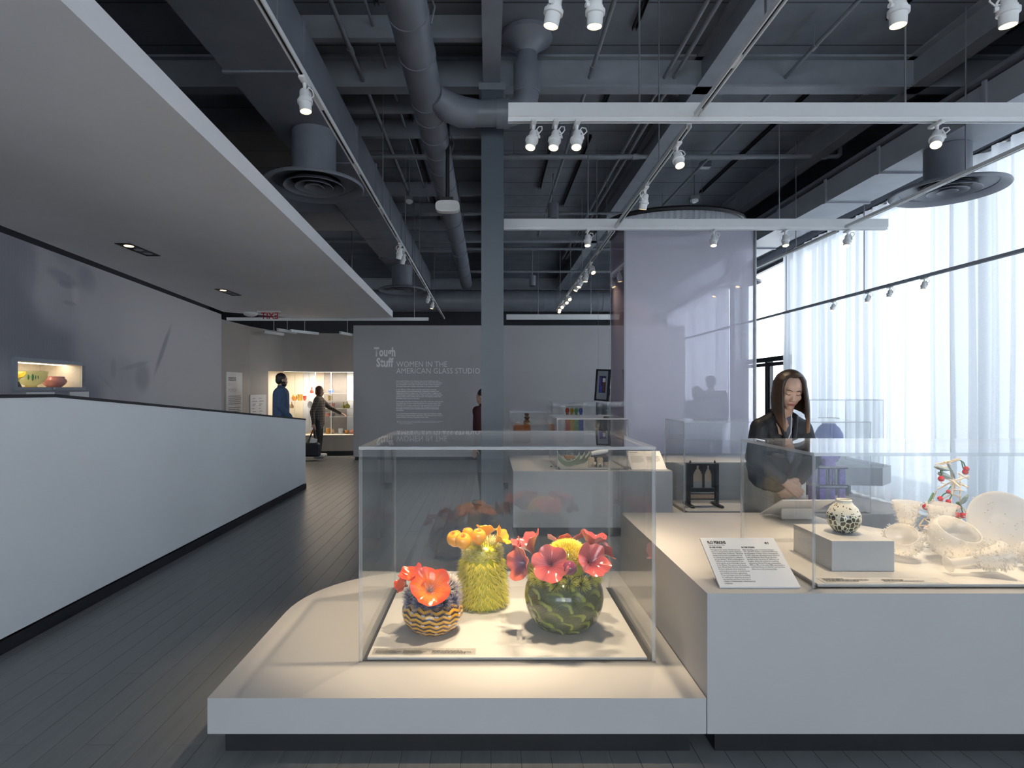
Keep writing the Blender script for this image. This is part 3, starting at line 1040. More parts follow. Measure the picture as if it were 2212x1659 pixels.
flo_a = '\n'.join(['Throughout her career, Perkins has been', 'drawn to natural forms and the landscape', 'of the United States Southwest. "Botanical', 'imagery has become a metaphor for me',
                   'to express the way things are, defensive', 'and yet delicate." While studying glass in', 'California, she found inspiration in the', 'cactus garden at the Huntington Library',
                   'in San Marino. The earliest work shown', 'here, Watermelon Murrine, demonstrates', "Perkins's graduate school interest in", 'perfecting the precision of woven forms', 'and detailed decorative applications.',
                   'These techniques were the foundation', 'for building her distinctive practice of', 'representing cacti flora, from bud to', 'collapse, in meticulously crafted botanical', 'sculptures.'])
flo_b = '\n'.join(['After spending a year in Denmark between', '1971 and 1972, Perkins received her BFA from', 'the Philadelphia College of Art in Pennsylvania', 'in 1974, while also attending Penland School of', 'Craft and Pilchuck Glass School. She then',
                   'enrolled at the University of California, Los', 'Angeles, where she worked as a teaching', 'assistant for Richard Marquis, receiving her', 'MFA in 1981. In the early 1980s, she moved to', 'rural New Mexico to build her own hot shop,', "where she is still practicing today."])
text_panel('white leaning text card headed FLO PERKINS on the tall plinth', 0.962, 1.297, 2.365, Z2 + 0.0075, 2.59, 0.822, 'FLO PERKINS', 'American, born 1951',
           ((0.075, 0.225, 'IN HER WORK', flo_a), (0.50, 0.225, 'IN THE STUDIO', flo_b)))
text_panel('pale leaning text card seen from behind at the back of the tall plinth', 1.78, 2.10, 3.74, Z2 + 0.012, 3.45, 0.83, flip=True)
tp = text_panel('small leaning text card beside the crescent bowl vitrine', 1.46, 1.82, 5.80, Z2 + 0.0075, 6.05, 0.84)
_up = Vector((0, 0.25, 0.84 - Z2 - 0.004)).normalized()
_nn = Vector((1, 0, 0)).cross(_up)
_M = Matrix((Vector((1, 0, 0)), _up, _nn)).transposed().to_4x4()
_M.translation = Vector((1.46, 6.05, 0.84)) + _nn * 0.0012
print_lines(_M @ Matrix.Translation((0.028, -0.02, 0)), 0.09, 0.022, (1.0,), 'black_print', tp, 1)
print_lines(_M @ Matrix.Translation((0.028, -0.055, 0)), 0.13, 0.135, (0.4, 0, 0.95, 1, 0.9, 0.98, 1, 0.93, 0.97, 1, 0.7), 'grey_print', tp, 2)
print_lines(_M @ Matrix.Translation((0.19, -0.055, 0)), 0.14, 0.135, (0.4, 0, 0.95, 1, 0.9, 0.98, 1, 0.93, 0.97, 0.8, 0.3), 'grey_print', tp, 3)

def strip_label(label, x0, x1, y0, y1, z, lines, group=None, film='caption_film'):
    t = thing('caption_strip', label, 'label', ((x0 + x1) / 2, (y0 + y1) / 2, z), group)
    G().box(x0, x1, y0, y1, z, z + 0.0015).build('film', film, t, False)
    for (u, txt, s) in lines:
        M = Matrix.Translation((x0 + u * (x1 - x0), y1 - 0.25 * (y1 - y0), z + 0.0025))
        lettering('text_block', txt, s, M, 'black_print', t, sx=0.85, line=0.9)
    return t
clear('caption_film', (0.95, 0.95, 0.95), 0.6, haze=0.10, hazecol=(0.7, 0.7, 0.7))
clear('caption_film_pale', (0.95, 0.95, 0.95), 0.6, haze=0.55, hazecol=(0.8, 0.8, 0.82))
def strip_print(t, x, y, z, w, h, rows, seed):
    print_lines(Matrix.Translation((x, y, z + 0.002)), w, h, rows, 'black_print', t, seed)
st = strip_label('clear caption strip lying before the glass cacti', -0.545, -0.06, 2.655, 2.72, Z1 + 0.0155, ((0.03, 'FLO PERKINS', 0.011),))
for k, (x, w) in enumerate(((-0.53, 0.12), (-0.40, 0.11), (-0.265, 0.185))):
    strip_print(st, x, 2.695, Z1 + 0.0165, w, 0.034, (0.75, 1.0, 0.85), k)
st = strip_label('pale caption strip lying before the small riser box', 1.41, 1.93, 2.385, 2.45, Z2 + 0.0155, (), film='caption_film_pale')
for k, (x, w) in enumerate(((1.425, 0.20), (1.67, 0.19))):
    strip_print(st, x, 2.44, Z2 + 0.0165, w, 0.042, (0.45, 0.95, 0.7) if k == 0 else (0.0, 0.5, 0.9), k + 5)

# riser box in the long vitrine
rz = Z2 + DZ
g = G().cbox(1.535, 1.815, 2.545, 2.865, rz, rz + 0.135, 0.0015)
tag(g.build('riser_box', 'plinth_paint', None, False, org=(1.675, 2.7, rz)), 'small white riser box under the speckled vase', 'riser')
# ================================================================== ducts
duct = thing('rectangular_duct', 'dark grey rectangular air duct running along the hung ceiling', 'duct', (-1.66, 6.0, 3.85))
G().box(-1.95, -1.37, -3.0, 13.5, 3.85, 4.22).build('body', 'duct_paint', duct, False)
for y in (3.05, 4.2, 5.9, 6.9, 7.9, 8.9, 10.2, 11.6):
    q = G()
    q.box(-1.965, -1.95, y, y + 0.035, 3.835, 4.235); q.box(-1.37, -1.355, y, y + 0.035, 3.835, 4.235)
    q.box(-1.95, -1.37, y, y + 0.035, 3.835, 3.85)
    q.build('joint_flange', 'duct_paint', duct, False)
duct2 = thing('rectangular_duct', 'dark branch duct reaching sideways over the hung ceiling', 'duct', (-2.8, 8.2, 3.85))
G().box(-4.3, -1.967, 7.6, 8.5, 3.86, 4.2).build('body', 'duct_paint', duct2, False)
duct3 = thing('rectangular_duct', 'dark rectangular air duct running beside the curtains', 'duct', (4.6, 6.0, 3.9))
pbr('duct_paint_lit', (0.32, 0.34, 0.38), 0.45, var=0.08, scale=3)  # lighter copy of duct_paint, with the curtain light put into the colour
G().box(4.34, 4.9, 3.4, 14.0, 3.90, 4.17).build('body', 'duct_paint_lit', duct3, False)
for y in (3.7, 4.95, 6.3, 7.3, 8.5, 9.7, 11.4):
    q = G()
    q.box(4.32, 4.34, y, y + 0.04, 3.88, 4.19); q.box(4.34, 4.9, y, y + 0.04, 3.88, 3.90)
    q.build('joint_flange', 'duct_paint_lit', duct3, False)

def diffuser(label, x, y, z, ztop, D=0.9):
    t = thing('round_vent_diffuser', label, 'air diffuser', (x, y, z))
    r = D / 2
    G().lathe([(0.195, z + 0.07), (0.195, ztop)], 40, (x, y, 0)).build('neck', 'duct_paint', t)
    # outer dish: rolled edge, shallow cone
    prof = [(r, z + 0.005), (r - 0.01, z - 0.008), (r - 0.03, z - 0.006), (r * 0.80, z + 0.035), (r * 0.80, z + 0.045), (r - 0.02, z + 0.022), (r - 0.005, z + 0.02)]
    G().lathe(prof, 56, (x, y, 0), close=True).build('outer_ring', 'duct_paint', t)
    G().lathe([(0.19, z + 0.07), (r * 0.82, z + 0.040), (r * 0.82, z + 0.048), (0.20, z + 0.078)], 48, (x, y, 0), close=True).build('dish', 'duct_paint', t)
    for k, rr in enumerate((0.27, 0.17, 0.085)):
        prof = [(rr, z - 0.004), (rr - 0.035, z + 0.022), (rr - 0.075, z + 0.05), (rr - 0.07, z + 0.055), (rr - 0.02, z + 0.025), (rr + 0.004, z)]
        G().lathe([(max(a, 0.004), b) for a, b in prof], 44, (x, y, 0), close=True).build('cone', 'duct_paint', t)
    G().lathe([(0.004, z + 0.062), (0.24, z + 0.062), (0.24, z + 0.066), (0.004, z + 0.066)], 24, (x, y, 0), close=True).build('damper', 'black_paint', t)
diffuser('round dark air diffuser beside the edge of the hung ceiling', -1.60, 5.23, 3.35, 3.848)
diffuser('round dark air diffuser farther along the hung ceiling duct', -1.65, 10.9, 3.38, 3.848)
diffuser('round dark air diffuser in front of the curtains', 4.57, 5.67, 3.46, 3.895, 0.98)
diffuser('round dark air diffuser beyond the tinted glass enclosure', 4.6, 10.6, 3.46, 3.895)

# round spiral duct with takeoff, elbow and bell
sd = thing('spiral_duct', 'round dark spiral duct with a side takeoff under the deck', 'duct', (-0.58, 6, 4.19))
g = G()
prof = []
y = -2.0
pts = [(-0.58, -2.0, 4.19), (-0.56, 14.6, 4.19)]
g.cyl(pts[0], pts[1], 0.145, n=28)
g.build('main_pipe', 'duct_paint', sd)
for y in (3.0, 4.05, 4.55, 5.25, 5.55, 5.95, 6.35, 6.8, 7.4, 8.1, 9.0, 10.0, 11.0, 12.0, 13.0):
    x = -0.58 + 0.02 * (y + 2) / 16.6
    G().cyl((x, y, 4.19), (x, y + 0.035, 4.19), 0.152, n=28).build('collar', 'duct_paint', sd)
for y in (4.25, 6.6, 9.3):
    q = G().tube([(-0.43, y, 4.22), (-0.40, y, 4.35), (-0.46, y, 4.5), (-0.5, y, 4.9)], 0.008, 6)
    q.build('hanger_strap', 'pipe_paint', sd)
g = G()
g.tube([(-0.50, 5.15, 4.16), (-0.38, 5.35, 4.15), (-0.25, 5.46, 4.15), (-0.12, 5.48, 4.15)], [0.10, 0.135, 0.14, 0.128], 24)
g.build('takeoff', 'duct_paint', sd)
G().cyl((-0.12, 5.48, 4.15), (0.22, 5.48, 4.15), 0.122, n=24).build('branch_pipe', 'duct_paint', sd)
G().cyl((0.08, 5.48, 4.15), (0.20, 5.48, 4.15), 0.135, n=24).build('collar', 'duct_paint', sd)
el = [(0.20, 5.48, 4.15)] + [(0.20 + 0.17 * math.sin(R(a)), 5.48, 4.32 - 0.17 * math.cos(R(a))) for a in range(15, 91, 15)] + [(0.37, 5.48, 4.36)]
G().tube(el, 0.115, 24).build('elbow', 'duct_paint', sd)
G().lathe([(0.122, 4.34), (0.128, 4.345), (0.128, 4.62), (0.10, 4.66), (0.098, 4.78)], 28, (0.37, 5.48, 0)).build('riser_sleeve', 'duct_paint', sd)
G().lathe([(0.10, 4.72), (0.125, 4.77), (0.20, 4.83), (0.25, 4.86), (0.25, 4.899), (0.10, 4.899)], 36, (0.37, 5.48, 0), close=True).build('ceiling_flange', 'duct_paint', sd)
sd2 = thing('spiral_duct', 'large dark spiral duct crossing above the title wall', 'duct', (0, 14.6, 3.9))
G().cyl((-3.2, 14.6, 3.75), (4.6, 14.6, 3.75), 0.27, n=28).build('main_pipe', 'duct_paint', sd2)
for k in range(26):
    x = -3.1 + 0.3 * k
    G().cyl((x, 14.6, 3.75), (x + 0.02, 14.6, 3.75), 0.277, n=28).build('seam_ring', 'duct_paint', sd2)

# ================================================================== pipes, conduits, struts
def pipe(label, a, b, r, couple=(), cat='pipe', name='ceiling_pipe'):
    a, b = Vector(a), Vector(b)
    t = thing(name, label, cat, a)
    G().cyl(a, b, r, n=12).build('pipe', 'pipe_paint', t)
    for k in couple:
        p = a.lerp(b, k)
        d = (b - a).normalized() * 0.04
        G().cyl(p - d, p + d, r * 1.35, n=12).build('coupling', 'pipe_paint', t)
    for k in (0.18, 0.42, 0.7, 0.93):
        p = a.lerp(b, k)
        if p.z < 4.85:
            G().cyl(p, (p.x, p.y, 4.9), 0.004, n=6).build('hanger', 'pipe_paint', t)
    return t
HZ = 3.2
pipe('thin dark conduit running just past the column top', (1.03, 0.5, CAMZ + HZ), (1.05, 12, CAMZ + HZ), 0.020, (0.45,))
pipe('dark conduit of the close pair near the deck, first of the two', (1.80, 0.5, CAMZ + HZ), (1.82, 14, CAMZ + HZ), 0.020, (0.42,))
pipe('dark conduit of the close pair near the deck, second of the two', (1.90, 0.5, CAMZ + HZ), (1.92, 14, CAMZ + HZ), 0.020, (0.42,))
pipe('thin dark conduit crossing the bay towards the curtains', (3.05, 0.5, CAMZ + HZ), (3.05, 12, CAMZ + HZ), 0.020, (0.42,))
pipe('dark conduit with couplings beside the rectangular duct', (-1.29, 0.5, CAMZ + 3.17), (-1.29, 9.3, CAMZ + 3.17), 0.022, (0.3, 0.42, 0.55))
pipe('thin dark conduit above the hung ceiling track', (-1.05, 0.5, CAMZ + 3.3), (-1.05, 10, CAMZ + 3.3), 0.014)
SP = pipe('dark sprinkler pipe crossing the bay with an upturned end', (-2.0, 7.6, 4.60), (4.6, 7.6, 4.60), 0.030, (0.35, 0.6, 0.98), name='sprinkler_pipe')
G().tube([(4.6, 7.6, 4.60), (4.66, 7.6, 4.60), (4.69, 7.6, 4.63), (4.69, 7.6, 4.72)], 0.03, 10).build('elbow', 'pipe_paint', SP)
G().lathe([(0.02, 4.72), (0.012, 4.76), (0.03, 4.80), (0.03, 4.81)], 10, (4.69, 7.6, 0)).build('sprinkler_head', 'rod_metal', SP)
pipe('thin dark pipe crossing just beyond the sprinkler pipe', (-2.0, 7.95, 4.72), (3.6, 7.95, 4.72), 0.02)
pipe('thin dark pipe crossing the bay above the second light bar', (-2.0, 9.9, 4.55), (3.4, 9.9, 4.55), 0.022, (0.7,))
pipe('dark pipe crossing the far bay of the ceiling', (-2.0, 12.6, 4.60), (4.0, 12.6, 4.60), 0.035, (0.5,))
pipe('dark pipe crossing the farthest bay over the title wall', (-2.0, 13.6, 4.3), (4.0, 13.6, 4.3), 0.03, (0.3,))

def strut(x, y0, y1, group='strut channels on the deck'):
    q = G()
    q.box(x - 0.021, x - 0.015, y0, y1, 4.86, 4.899)
    q.box(x + 0.015, x + 0.021, y0, y1, 4.86, 4.899)
    q.box(x - 0.021, x + 0.021, y0, y1, 4.893, 4.899)
    tag(q.build('strut_channel', 'black_paint', None, False, org=(x, y0, 4.86)), 'short black slotted strut channel fixed under the deck', 'strut', group)
for (x, ya, yb) in ((1.37, 3.7, 5.35), (1.37, 6.4, 7.2), (1.36, 7.6, 10.5), (0.86, 7.7, 9.6), (-0.98, 3.8, 5.0), (-0.97, 6.6, 11.5), (-0.72, 6.3, 8.6), (3.65, 3.6, 5.2), (3.65, 6.4, 9.8), (4.9, 3.9, 5.4)):
    strut(x, ya, yb)

# small ceiling devices
def can(label, x, y, z, r=0.07, h=0.2, mat='duct_paint', cat='speaker', name='ceiling_can'):
    t = thing(name, label, cat, (x, y, z))
    G().lathe([(r * 0.85, z), (r, z + 0.006), (r, z + h), (r * 0.9, z + h + 0.004)], 24, (x, y, 0)).build('housing', mat, t)
    G().lathe([(0.004, z - 0.001), (r * 0.8, z - 0.001), (r * 0.8, z + 0.004), (0.004, z + 0.004)], 20, (x, y, 0), close=True).build('grille', 'black_paint', t)
    G().cyl((x, y, z + h), (x, y, 4.9), 0.009, n=8).build('stem', 'pipe_paint', t)
p = at(1195, 473, 9.0); can('small dark cylinder speaker hanging near the light bar', p.x, 9.0, p.z, 0.085, 0.24)
p = at(1150, 618, 13.3); can('small dark cylinder speaker hanging in the far bay', p.x, 13.3, p.z, 0.075, 0.24)

def detector(label, p, r=0.055, lift=0.12):
    t = thing('smoke_detector', label, 'detector', p)
    x, y, z = p
    G().lathe([(0.004, z), (r * 0.55, z), (r * 0.6, z + 0.012), (r, z + 0.02), (r, z + 0.045), (r * 0.9, z + 0.05)], 24, (x, y, 0)).build('cover', 'lamp_white', t)
    G().box(x - r, x + r, y - r, y + r, z + 0.05, z + 0.1).build('back_box', 'pipe_paint', t, False)
    G().cyl((x, y, z + 0.1), (x, y, 4.9), 0.008, n=8).build('stem', 'pipe_paint', t)
detector('white round smoke detector near the spiral duct', at(884, 440, 8.4))
detector('white round smoke detector over the tinted glass enclosure', at(1500, 438, 9.0), 0.06)
q = at(1523, 350, 8.2)
tag(G().box(q.x - 0.07, q.x + 0.07, q.y - 0.05, q.y + 0.05, q.z, 4.68).build('junction_box', 'rod_metal', None, False, org=q), 'small grey junction box on the conduit', 'junction box')
# occupancy camera on a black pole
q = at(967, 447, 6.2)
t = thing('ceiling_sensor', 'white rounded sensor box on a black pole by the spiral duct', 'sensor', q)
pts = []
for k in range(28):
    a = 2 * PI * k / 28
    ca, sa = math.cos(a), math.sin(a)
    pts.append((0.13 * abs(ca) ** 0.6 * (1 if ca > 0 else -1), 0.062 * abs(sa) ** 0.6 * (1 if sa > 0 else -1)))
g = G()
for sc_, dy in ((1.0, 0.0),):
    M = Matrix.Translation(q) @ Matrix.Rotation(R(90), 4, 'X')
    g.extr(pts, M, 0.09)
g.build('housing', 'lamp_white', t, True, 30)
g = G().extr([(a * 0.86, b * 0.55 - 0.012) for a, b in pts], Matrix.Translation(q - Vector((0, 0.046, 0))) @ Matrix.Rotation(R(90), 4, 'X'), 0.006)
g.build('window', 'sign_card', t, True, 30)
G().box(q.x - 0.06, q.x + 0.06, q.y - 0.03, q.y + 0.05, q.z + 0.062, q.z + 0.10).build('bracket', 'black_paint', t, False)
G().cyl((q.x, q.y, q.z + 0.1), (q.x, q.y, 4.9), 0.022, n=12).build('pole', 'black_paint', t)

# ================================================================== light tracks
TZ = 3.40
def light_bar(label, a, b, drop=0.125, w=0.07, rods=(), group=None):
    """white box beam with a track channel under it"""
    a, b = Vector(a), Vector(b)
    t = thing('light_bar', label, 'light track', a, group)
    up = Vector((0, 0, 1))
    G().bar(a + up * (0.03 + (drop - 0.03) / 2), b + up * (0.03 + (drop - 0.03) / 2), w, drop - 0.03).build('beam', 'track_white', t, False)
    d = (b - a).normalized()
    side = d.cross(up)
    q = G()
    for s in (-1, 1):
        o = side * (s * 0.016)
        q.bar(a + o + up * 0.015, b + o + up * 0.015, 0.007, 0.03)
    q.build('track_channel', 'track_white', t, False)
    G().bar(a + up * 0.024, b + up * 0.024, 0.024, 0.008).build('track_slot', 'black_paint', t, False)
    for k in rods:
        p = a.lerp(b, k)
        G().cyl(p + up * drop, (p.x, p.y, 4.9), 0.007, n=8).build('suspension_rod', 'rod_metal', t)
    return t
def slim_track(label, a, b, rods=(), w=0.036, h=0.034, mat='track_white', rodtop=4.897):
    a, b = Vector(a), Vector(b)
    t = thing('light_track', label, 'light track', a)
    up = Vector((0, 0, 1))
    d = (b - a).normalized()
    side = d.cross(up).normalized()
    q = G()
    for s in (-1, 1):
        q.bar(a + side * (s * (w / 2 - 0.003)) + up * h / 2, b + side * (s * (w / 2 - 0.003)) + up * h / 2, 0.008, h)
    q.bar(a + up * (h - 0.004), b + up * (h - 0.004), w, 0.008)
    q.build('channel', mat, t, False)
    L = (b - a).length
    k = 0.0
    q = G()
    n = max(2, int(L / 1.15))
    for i in range(n):
        p0, p1 = a.lerp(b, (i + 0.06) / n), a.lerp(b, (i + 0.86) / n)
        q.bar(p0 + up * (h - 0.014), p1 + up * (h - 0.014), w - 0.014, 0.006)
    q.build('slot_insert', 'black_paint', t, False)
    for i in range(n):
        p0, p1 = a.lerp(b, (i + 0.87) / n), a.lerp(b, min(1.0, (i + 1.05) / n))
        G().bar(p0 + up * 0.012, p1 + up * 0.012, w - 0.012, 0.016).build('joiner', mat, t, False)
    for k in rods:
        p = a.lerp(b, k)
        G().cyl(p + up * h, (p.x, p.y, rodtop), 0.006, n=8).build('suspension_rod', 'rod_metal', t)
    return t
light_bar('white light bar hanging high over the cactus vitrine', (0.15, 2.66, TZ), (4.2, 2.66, TZ), rods=(0.1, 0.6))
light_bar('white light bar with three clustered spotlights at its column end', (0.140, 4.06, TZ), (4.6, 4.06, TZ), rods=(0.21, 0.635))
light_bar('white light bar crossing before the tinted glass enclosure', (0.185, 6.81, TZ), (4.76, 6.81, TZ), rods=(0.22, 0.72))
light_bar('far white light bar above the title wall', (0.44, 13.9, 3.19), (3.02, 13.9, 3.19), rods=(0.3, 0.8))
light_bar('slim white light bar below the end of the hung ceiling', (-4.75, 10.35, 2.74), (-1.09, 10.35, 2.74), drop=0.055, w=0.05, rods=(0.12, 0.62, 0.93))
slim_track('long white light track beside the rectangular duct', (-1.12, 1.5, TZ), (-1.20, 15.5, TZ), rods=(0.11, 0.335, 0.46, 0.58, 0.78))
slim_track('white light track between the two nearest light bars over the open bay', (1.445, 2.72, TZ), (1.455, 3.98, TZ), rods=(0.2,))
slim_track('white light track from the three spotlight bar to the enclosure bar', (1.46, 4.14, TZ), (1.505, 6.73, TZ), rods=(0.3,))
slim_track('white light track continuing towards the title wall', (1.51, 6.89, TZ), (1.65, 13.8, TZ), rods=(0.17, 0.38, 0.6, 0.88))
slim_track('white track beside the near diffuser in front of the curtains', (4.23, 4.14, TZ), (4.23, 6.73, TZ), rods=(0.35,))
slim_track('white track running beyond the enclosure bar before the curtains', (4.23, 6.89, TZ), (4.23, 11.6, TZ), rods=(0.2, 0.6))
slim_track('lower grey light track in front of the curtains', (4.82, 1.5, 2.74), (4.94, 15.5, 2.74), rods=(0.22, 0.42, 0.56), mat='grey_frame', rodtop=3.895)
for (xa, ya, xb, yb, za) in ((600, 712, 640, 720, 11.0), (628, 702, 687, 720, 11.2), (735, 702, 765, 716, 11.6), (570, 709, 612, 711, 11.4)):
    a, b = at(xa, ya, za), at(xb, yb, za + 0.6)
    b.z = a.z = 2.62
    light_bar('short slanting light bar over the lit display window', a, b, drop=0.05, w=0.05, rods=(0.5,), group='short light bars by the display window')

# ------------------------------------------------------------------ track spotlights
HM = {}
def head_meshes():
    # local frame: lamp points along -Z from the pivot at the origin
    q = G(); q.cbox(-0.02, 0.02, -0.065, 0.065, -0.022, -0.001, 0.004); q.cyl((0, 0, -0.022), (0, 0, -0.07), 0.012, 0.009, 12)
    HM['adaptor'] = q.mesh('adaptor', 'lamp_white')
    q = G(); q.tube([(0, 0, 0.0), (0.03, 0, -0.004), (0.044, 0, -0.03), (0.044, 0, -0.06)], 0.006, 8); q.cyl((0.036, 0, -0.055), (0.052, 0, -0.055), 0.012, n=12)
    HM['yoke'] = q.mesh('yoke', 'lamp_white')
    q = G(); q.lathe([(0.004, 0.030), (0.016, 0.028), (0.026, 0.020), (0.030, 0.010), (0.031, -0.02), (0.036, -0.028), (0.037, -0.035),
                      (0.037, -0.042), (0.046, -0.044), (0.046, -0.062), (0.037, -0.064), (0.036, -0.115), (0.0335, -0.116), (0.0335, -0.108), (0.004, -0.107)], 28)
    HM['barrel'] = q.mesh('barrel', 'lamp_white')
    q = G(); q.lathe([(0.002, -0.1095), (0.0325, -0.1095), (0.0325, -0.1075), (0.002, -0.1075)], 24, close=True)
    HM['lens'] = q.mesh('lens', 'warm_lens')
    q = G(); q.tube([(-0.012, 0, 0.02), (-0.035, 0.0, 0.055), (-0.062, 0.0, 0.045), (-0.07, 0, 0.015), (-0.05, 0, -0.01), (-0.028, 0, -0.012)], 0.0042, 8)
    HM['cable'] = q.mesh('cable', 'lamp_white')
head_meshes()
SPOTN = [0]
def spot_head(label, group, loc, target, power=0.0, cone=40, s=1.0, blend=0.7):
    """loc: point on the underside of the track"""
    loc, target = Vector(loc), Vector(target)
    t = thing('track_spotlight', label, 'spotlight', loc, group)
    inst('adaptor', HM['adaptor'], t, M=Matrix.Diagonal((s, s, s, 1)))
    piv = Vector((0, 0, -0.085 * s))
    d = target - (loc + piv)
    M = Matrix.Translation(piv) @ aim_matrix(d) @ Matrix.Diagonal((s, s, s, 1))
    inst('yoke', HM['yoke'], t, M=Matrix.Translation((0, 0, -0.06 * s)) @ Matrix.Rotation(math.atan2(d.y, d.x) + PI / 2, 4, 'Z') @ Matrix.Diagonal((s, s, s, 1)))
    b = inst('barrel', HM['barrel'], t, M=M)
    inst('lens', HM['lens'], b)
    inst('cable', HM['cable'], t, M=M)
    if power > 0:
        L = bpy.data.lights.new('spot_lamp', 'SPOT')
        L.energy = power
        L.color = (1.0, 0.77, 0.50)
        L.spot_size = R(cone)
        L.spot_blend = blend
        L.shadow_soft_size = 0.035
        lo = bpy.data.objects.new('spot_lamp', L)
        COL.objects.link(lo)
        lo.parent = t
        lo.matrix_local = Matrix.Translation(piv) @ aim_matrix(d) @ Matrix.Translation((0, 0, -0.125 * s))
    return t
C1 = Vector((-0.05, 3.0, 0.3))
gA = 'spotlights on the bar high over the cactus vitrine'
lA = 'white spotlight on the high bar over the cactus vitrine'
for xp, tg, pw in ((1201, (-0.26, 3.02, 0.3), 230), (1288, (0.40, 3.02, 0.3), 230), (1945, (1.9, 2.75, 0.7), 190), (2183, (2.5, 2.8, 0.7), 190)):
    spot_head(lA, gA, ((xp - VX) / F * 2.65 + 0.0, 2.66, TZ), tg, pw, 36)
gB = 'three clustered spotlights on the light bar'
for xp, tg, pw in ((1152, (-0.35, 3.2, 0.4), 130), (1200, (0.0, 3.3, 0.5), 130), (1246, (0.4, 3.1, 0.4), 130)):
    spot_head('white spotlight of the cluster of three on the light bar', gB, ((xp - VX) / F * 4.06, 4.06, TZ), tg, pw, 44)
spot_head('single white spotlight hanging on the light bar before the curtains', None, ((2024 - VX) / F * 4.06, 4.06, TZ), (2.0, 2.8, 0.7), 110, 44)
gC = 'spotlights on the open bay track'
for yy, tg, pw in ((4.42, (1.6, 3.1, 0.7), 120), (5.38, (1.1, 6.1, 0.8), 100)):
    spot_head('white spotlight on the track over the open bay', gC, (1.46 + (yy - 4.16) * 0.0179, yy, TZ), tg, pw, 44)
for i, yy in enumerate((8.55, 9.05, 9.6, 9.95, 11.3, 11.6, 12.3, 12.7, 13.2)):
    spot_head('small white spotlight in the row on the far track', 'row of spotlights on the far track', (1.46 + (yy - 4.16) * 0.0179, yy, TZ), ((2.4, 6.1, 0.3), (1.4, 8.9, 0.8), (0.7, 8.9, 0.8), (0.3, 9.5, 0.5))[i % 4], 70 if i in (0, 2) else 0, 50)
gD = 'spotlights on the bar before the glass enclosure'
for i, xp in enumerate((1269, 1542, 1696, 1831)):
    spot_head('white spotlight on the bar before the tinted glass enclosure', gD, ((xp - VX) / F * 6.81, 6.81, TZ), ((1.1, 6.1, 0.7), (2.3, 6.0, 0.3), (3.3, 6.0, 0.4), (3.6, 6.2, 0.3))[i], (45, 100, 80, 0)[i], 48)
spot_head('single white spotlight on the track by the hung ceiling', None, (-1.13, 3.5, TZ), (-0.85, 3.3, 0.2), 30, 40)
gE = 'pairs of spotlights along the duct track'
for yy, tg, pw in ((7.45, (-2.0, 8.4, 0), 0), (7.75, (-1.9, 8.5, 0), 0), (11.3, (-2.1, 12.06, 1.6), 0), (12.1, (-1.6, 12.06, 1.6), 0)):
    spot_head('white spotlight in a pair farther along the duct track', gE, (-1.12 - (yy - 1.5) * 0.0057, yy, TZ), tg, pw, 50)
for i, (yy) in enumerate((6.35, 6.9, 7.3, 8.05)):
    spot_head('small spotlight on the lower track before the curtains', 'spotlights on the lower curtain track', (4.82 + (yy - 1.5) * 0.0086, yy, 2.74), (4.2, yy - 0.3, 0.5), 0, 40, 0.7)
for yy in (9.6, 10.6):
    spot_head('spotlight at the end of the upper curtain track', 'spotlights on the upper curtain track', (4.23, yy, TZ), (3.2, yy - 0.8, 0.8), 0, 40)

# ================================================================== tinted glass enclosure with curved track above
enc = thing('glass_enclosure', 'tall lavender tinted glass enclosure standing behind the plinths', 'glass partition', (2.7, 8.0, 0))
G().box(1.83, 3.55, 7.60, 7.615, 0.02, 3.7).build('front_pane', 'tinted_panel', enc, False)
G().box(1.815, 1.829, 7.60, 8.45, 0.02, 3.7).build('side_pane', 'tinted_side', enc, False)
g = G(); g.cyl((3.56, 7.61, 0.0), (3.56, 7.61, 3.72), 0.022, n=14)
g.build('edge_post', 'rod_metal', enc)
g = G(); g.box(1.81, 1.832, 7.595, 7.60, 0.0, 3.7); g.box(1.81, 1.832, 8.451, 8.46, 0.0, 3.7)
g.build('corner_strip', 'acrylic_edge', enc, False)
g = G(); g.box(1.80, 3.58, 7.585, 7.63, 3.70, 3.73); g.box(1.80, 1.845, 7.63, 8.46, 3.70, 3.73)
g.build('head_rail', 'dark_base', enc, False)
g = G(); g.box(1.80, 3.58, 7.59, 7.625, 0.0, 0.02); g.box(1.81, 1.835, 7.625, 8.46, 0.0, 0.02)
g.build('floor_rail', 'dark_base', enc, False)
pt = thing('oval_pendant', 'curved dark rimmed pendant ring with a white pleated skirt', 'pendant', (2.75, 8.1, 3.95))
pts = [(2.8 + 1.0 * math.cos(R(a)), 8.6 + 0.75 * math.sin(R(a)), 0) for a in range(0, 360, 5)]
G().tube([(x, y, 4.0) for x, y, z in pts], 0.035, 8, True).build('rim', 'black_paint', pt)
g = G()
N_ = 288
ring = [(2.8 + (0.97 + 0.012 * math.sin(a * 72)) * math.cos(a), 8.6 + (0.72 + 0.012 * math.sin(a * 72)) * math.sin(a)) for a in [2 * PI * k / N_ for k in range(N_)]]
g.add([(x, y, 3.86) for x, y in ring] + [(x, y, 3.98) for x, y in ring], [(i, (i + 1) % N_, (i + 1) % N_ + N_, i + N_) for i in range(N_)])
g.build('skirt', 'sheer_curtain', pt)
for a in (50, 170, 270):
    x, y = 2.8 + 1.0 * math.cos(R(a)), 8.6 + 0.75 * math.sin(R(a))
    G().cyl((x, y, 4.03), (x, y, 4.9), 0.004, n=6).build('cable', 'rod_metal', pt)

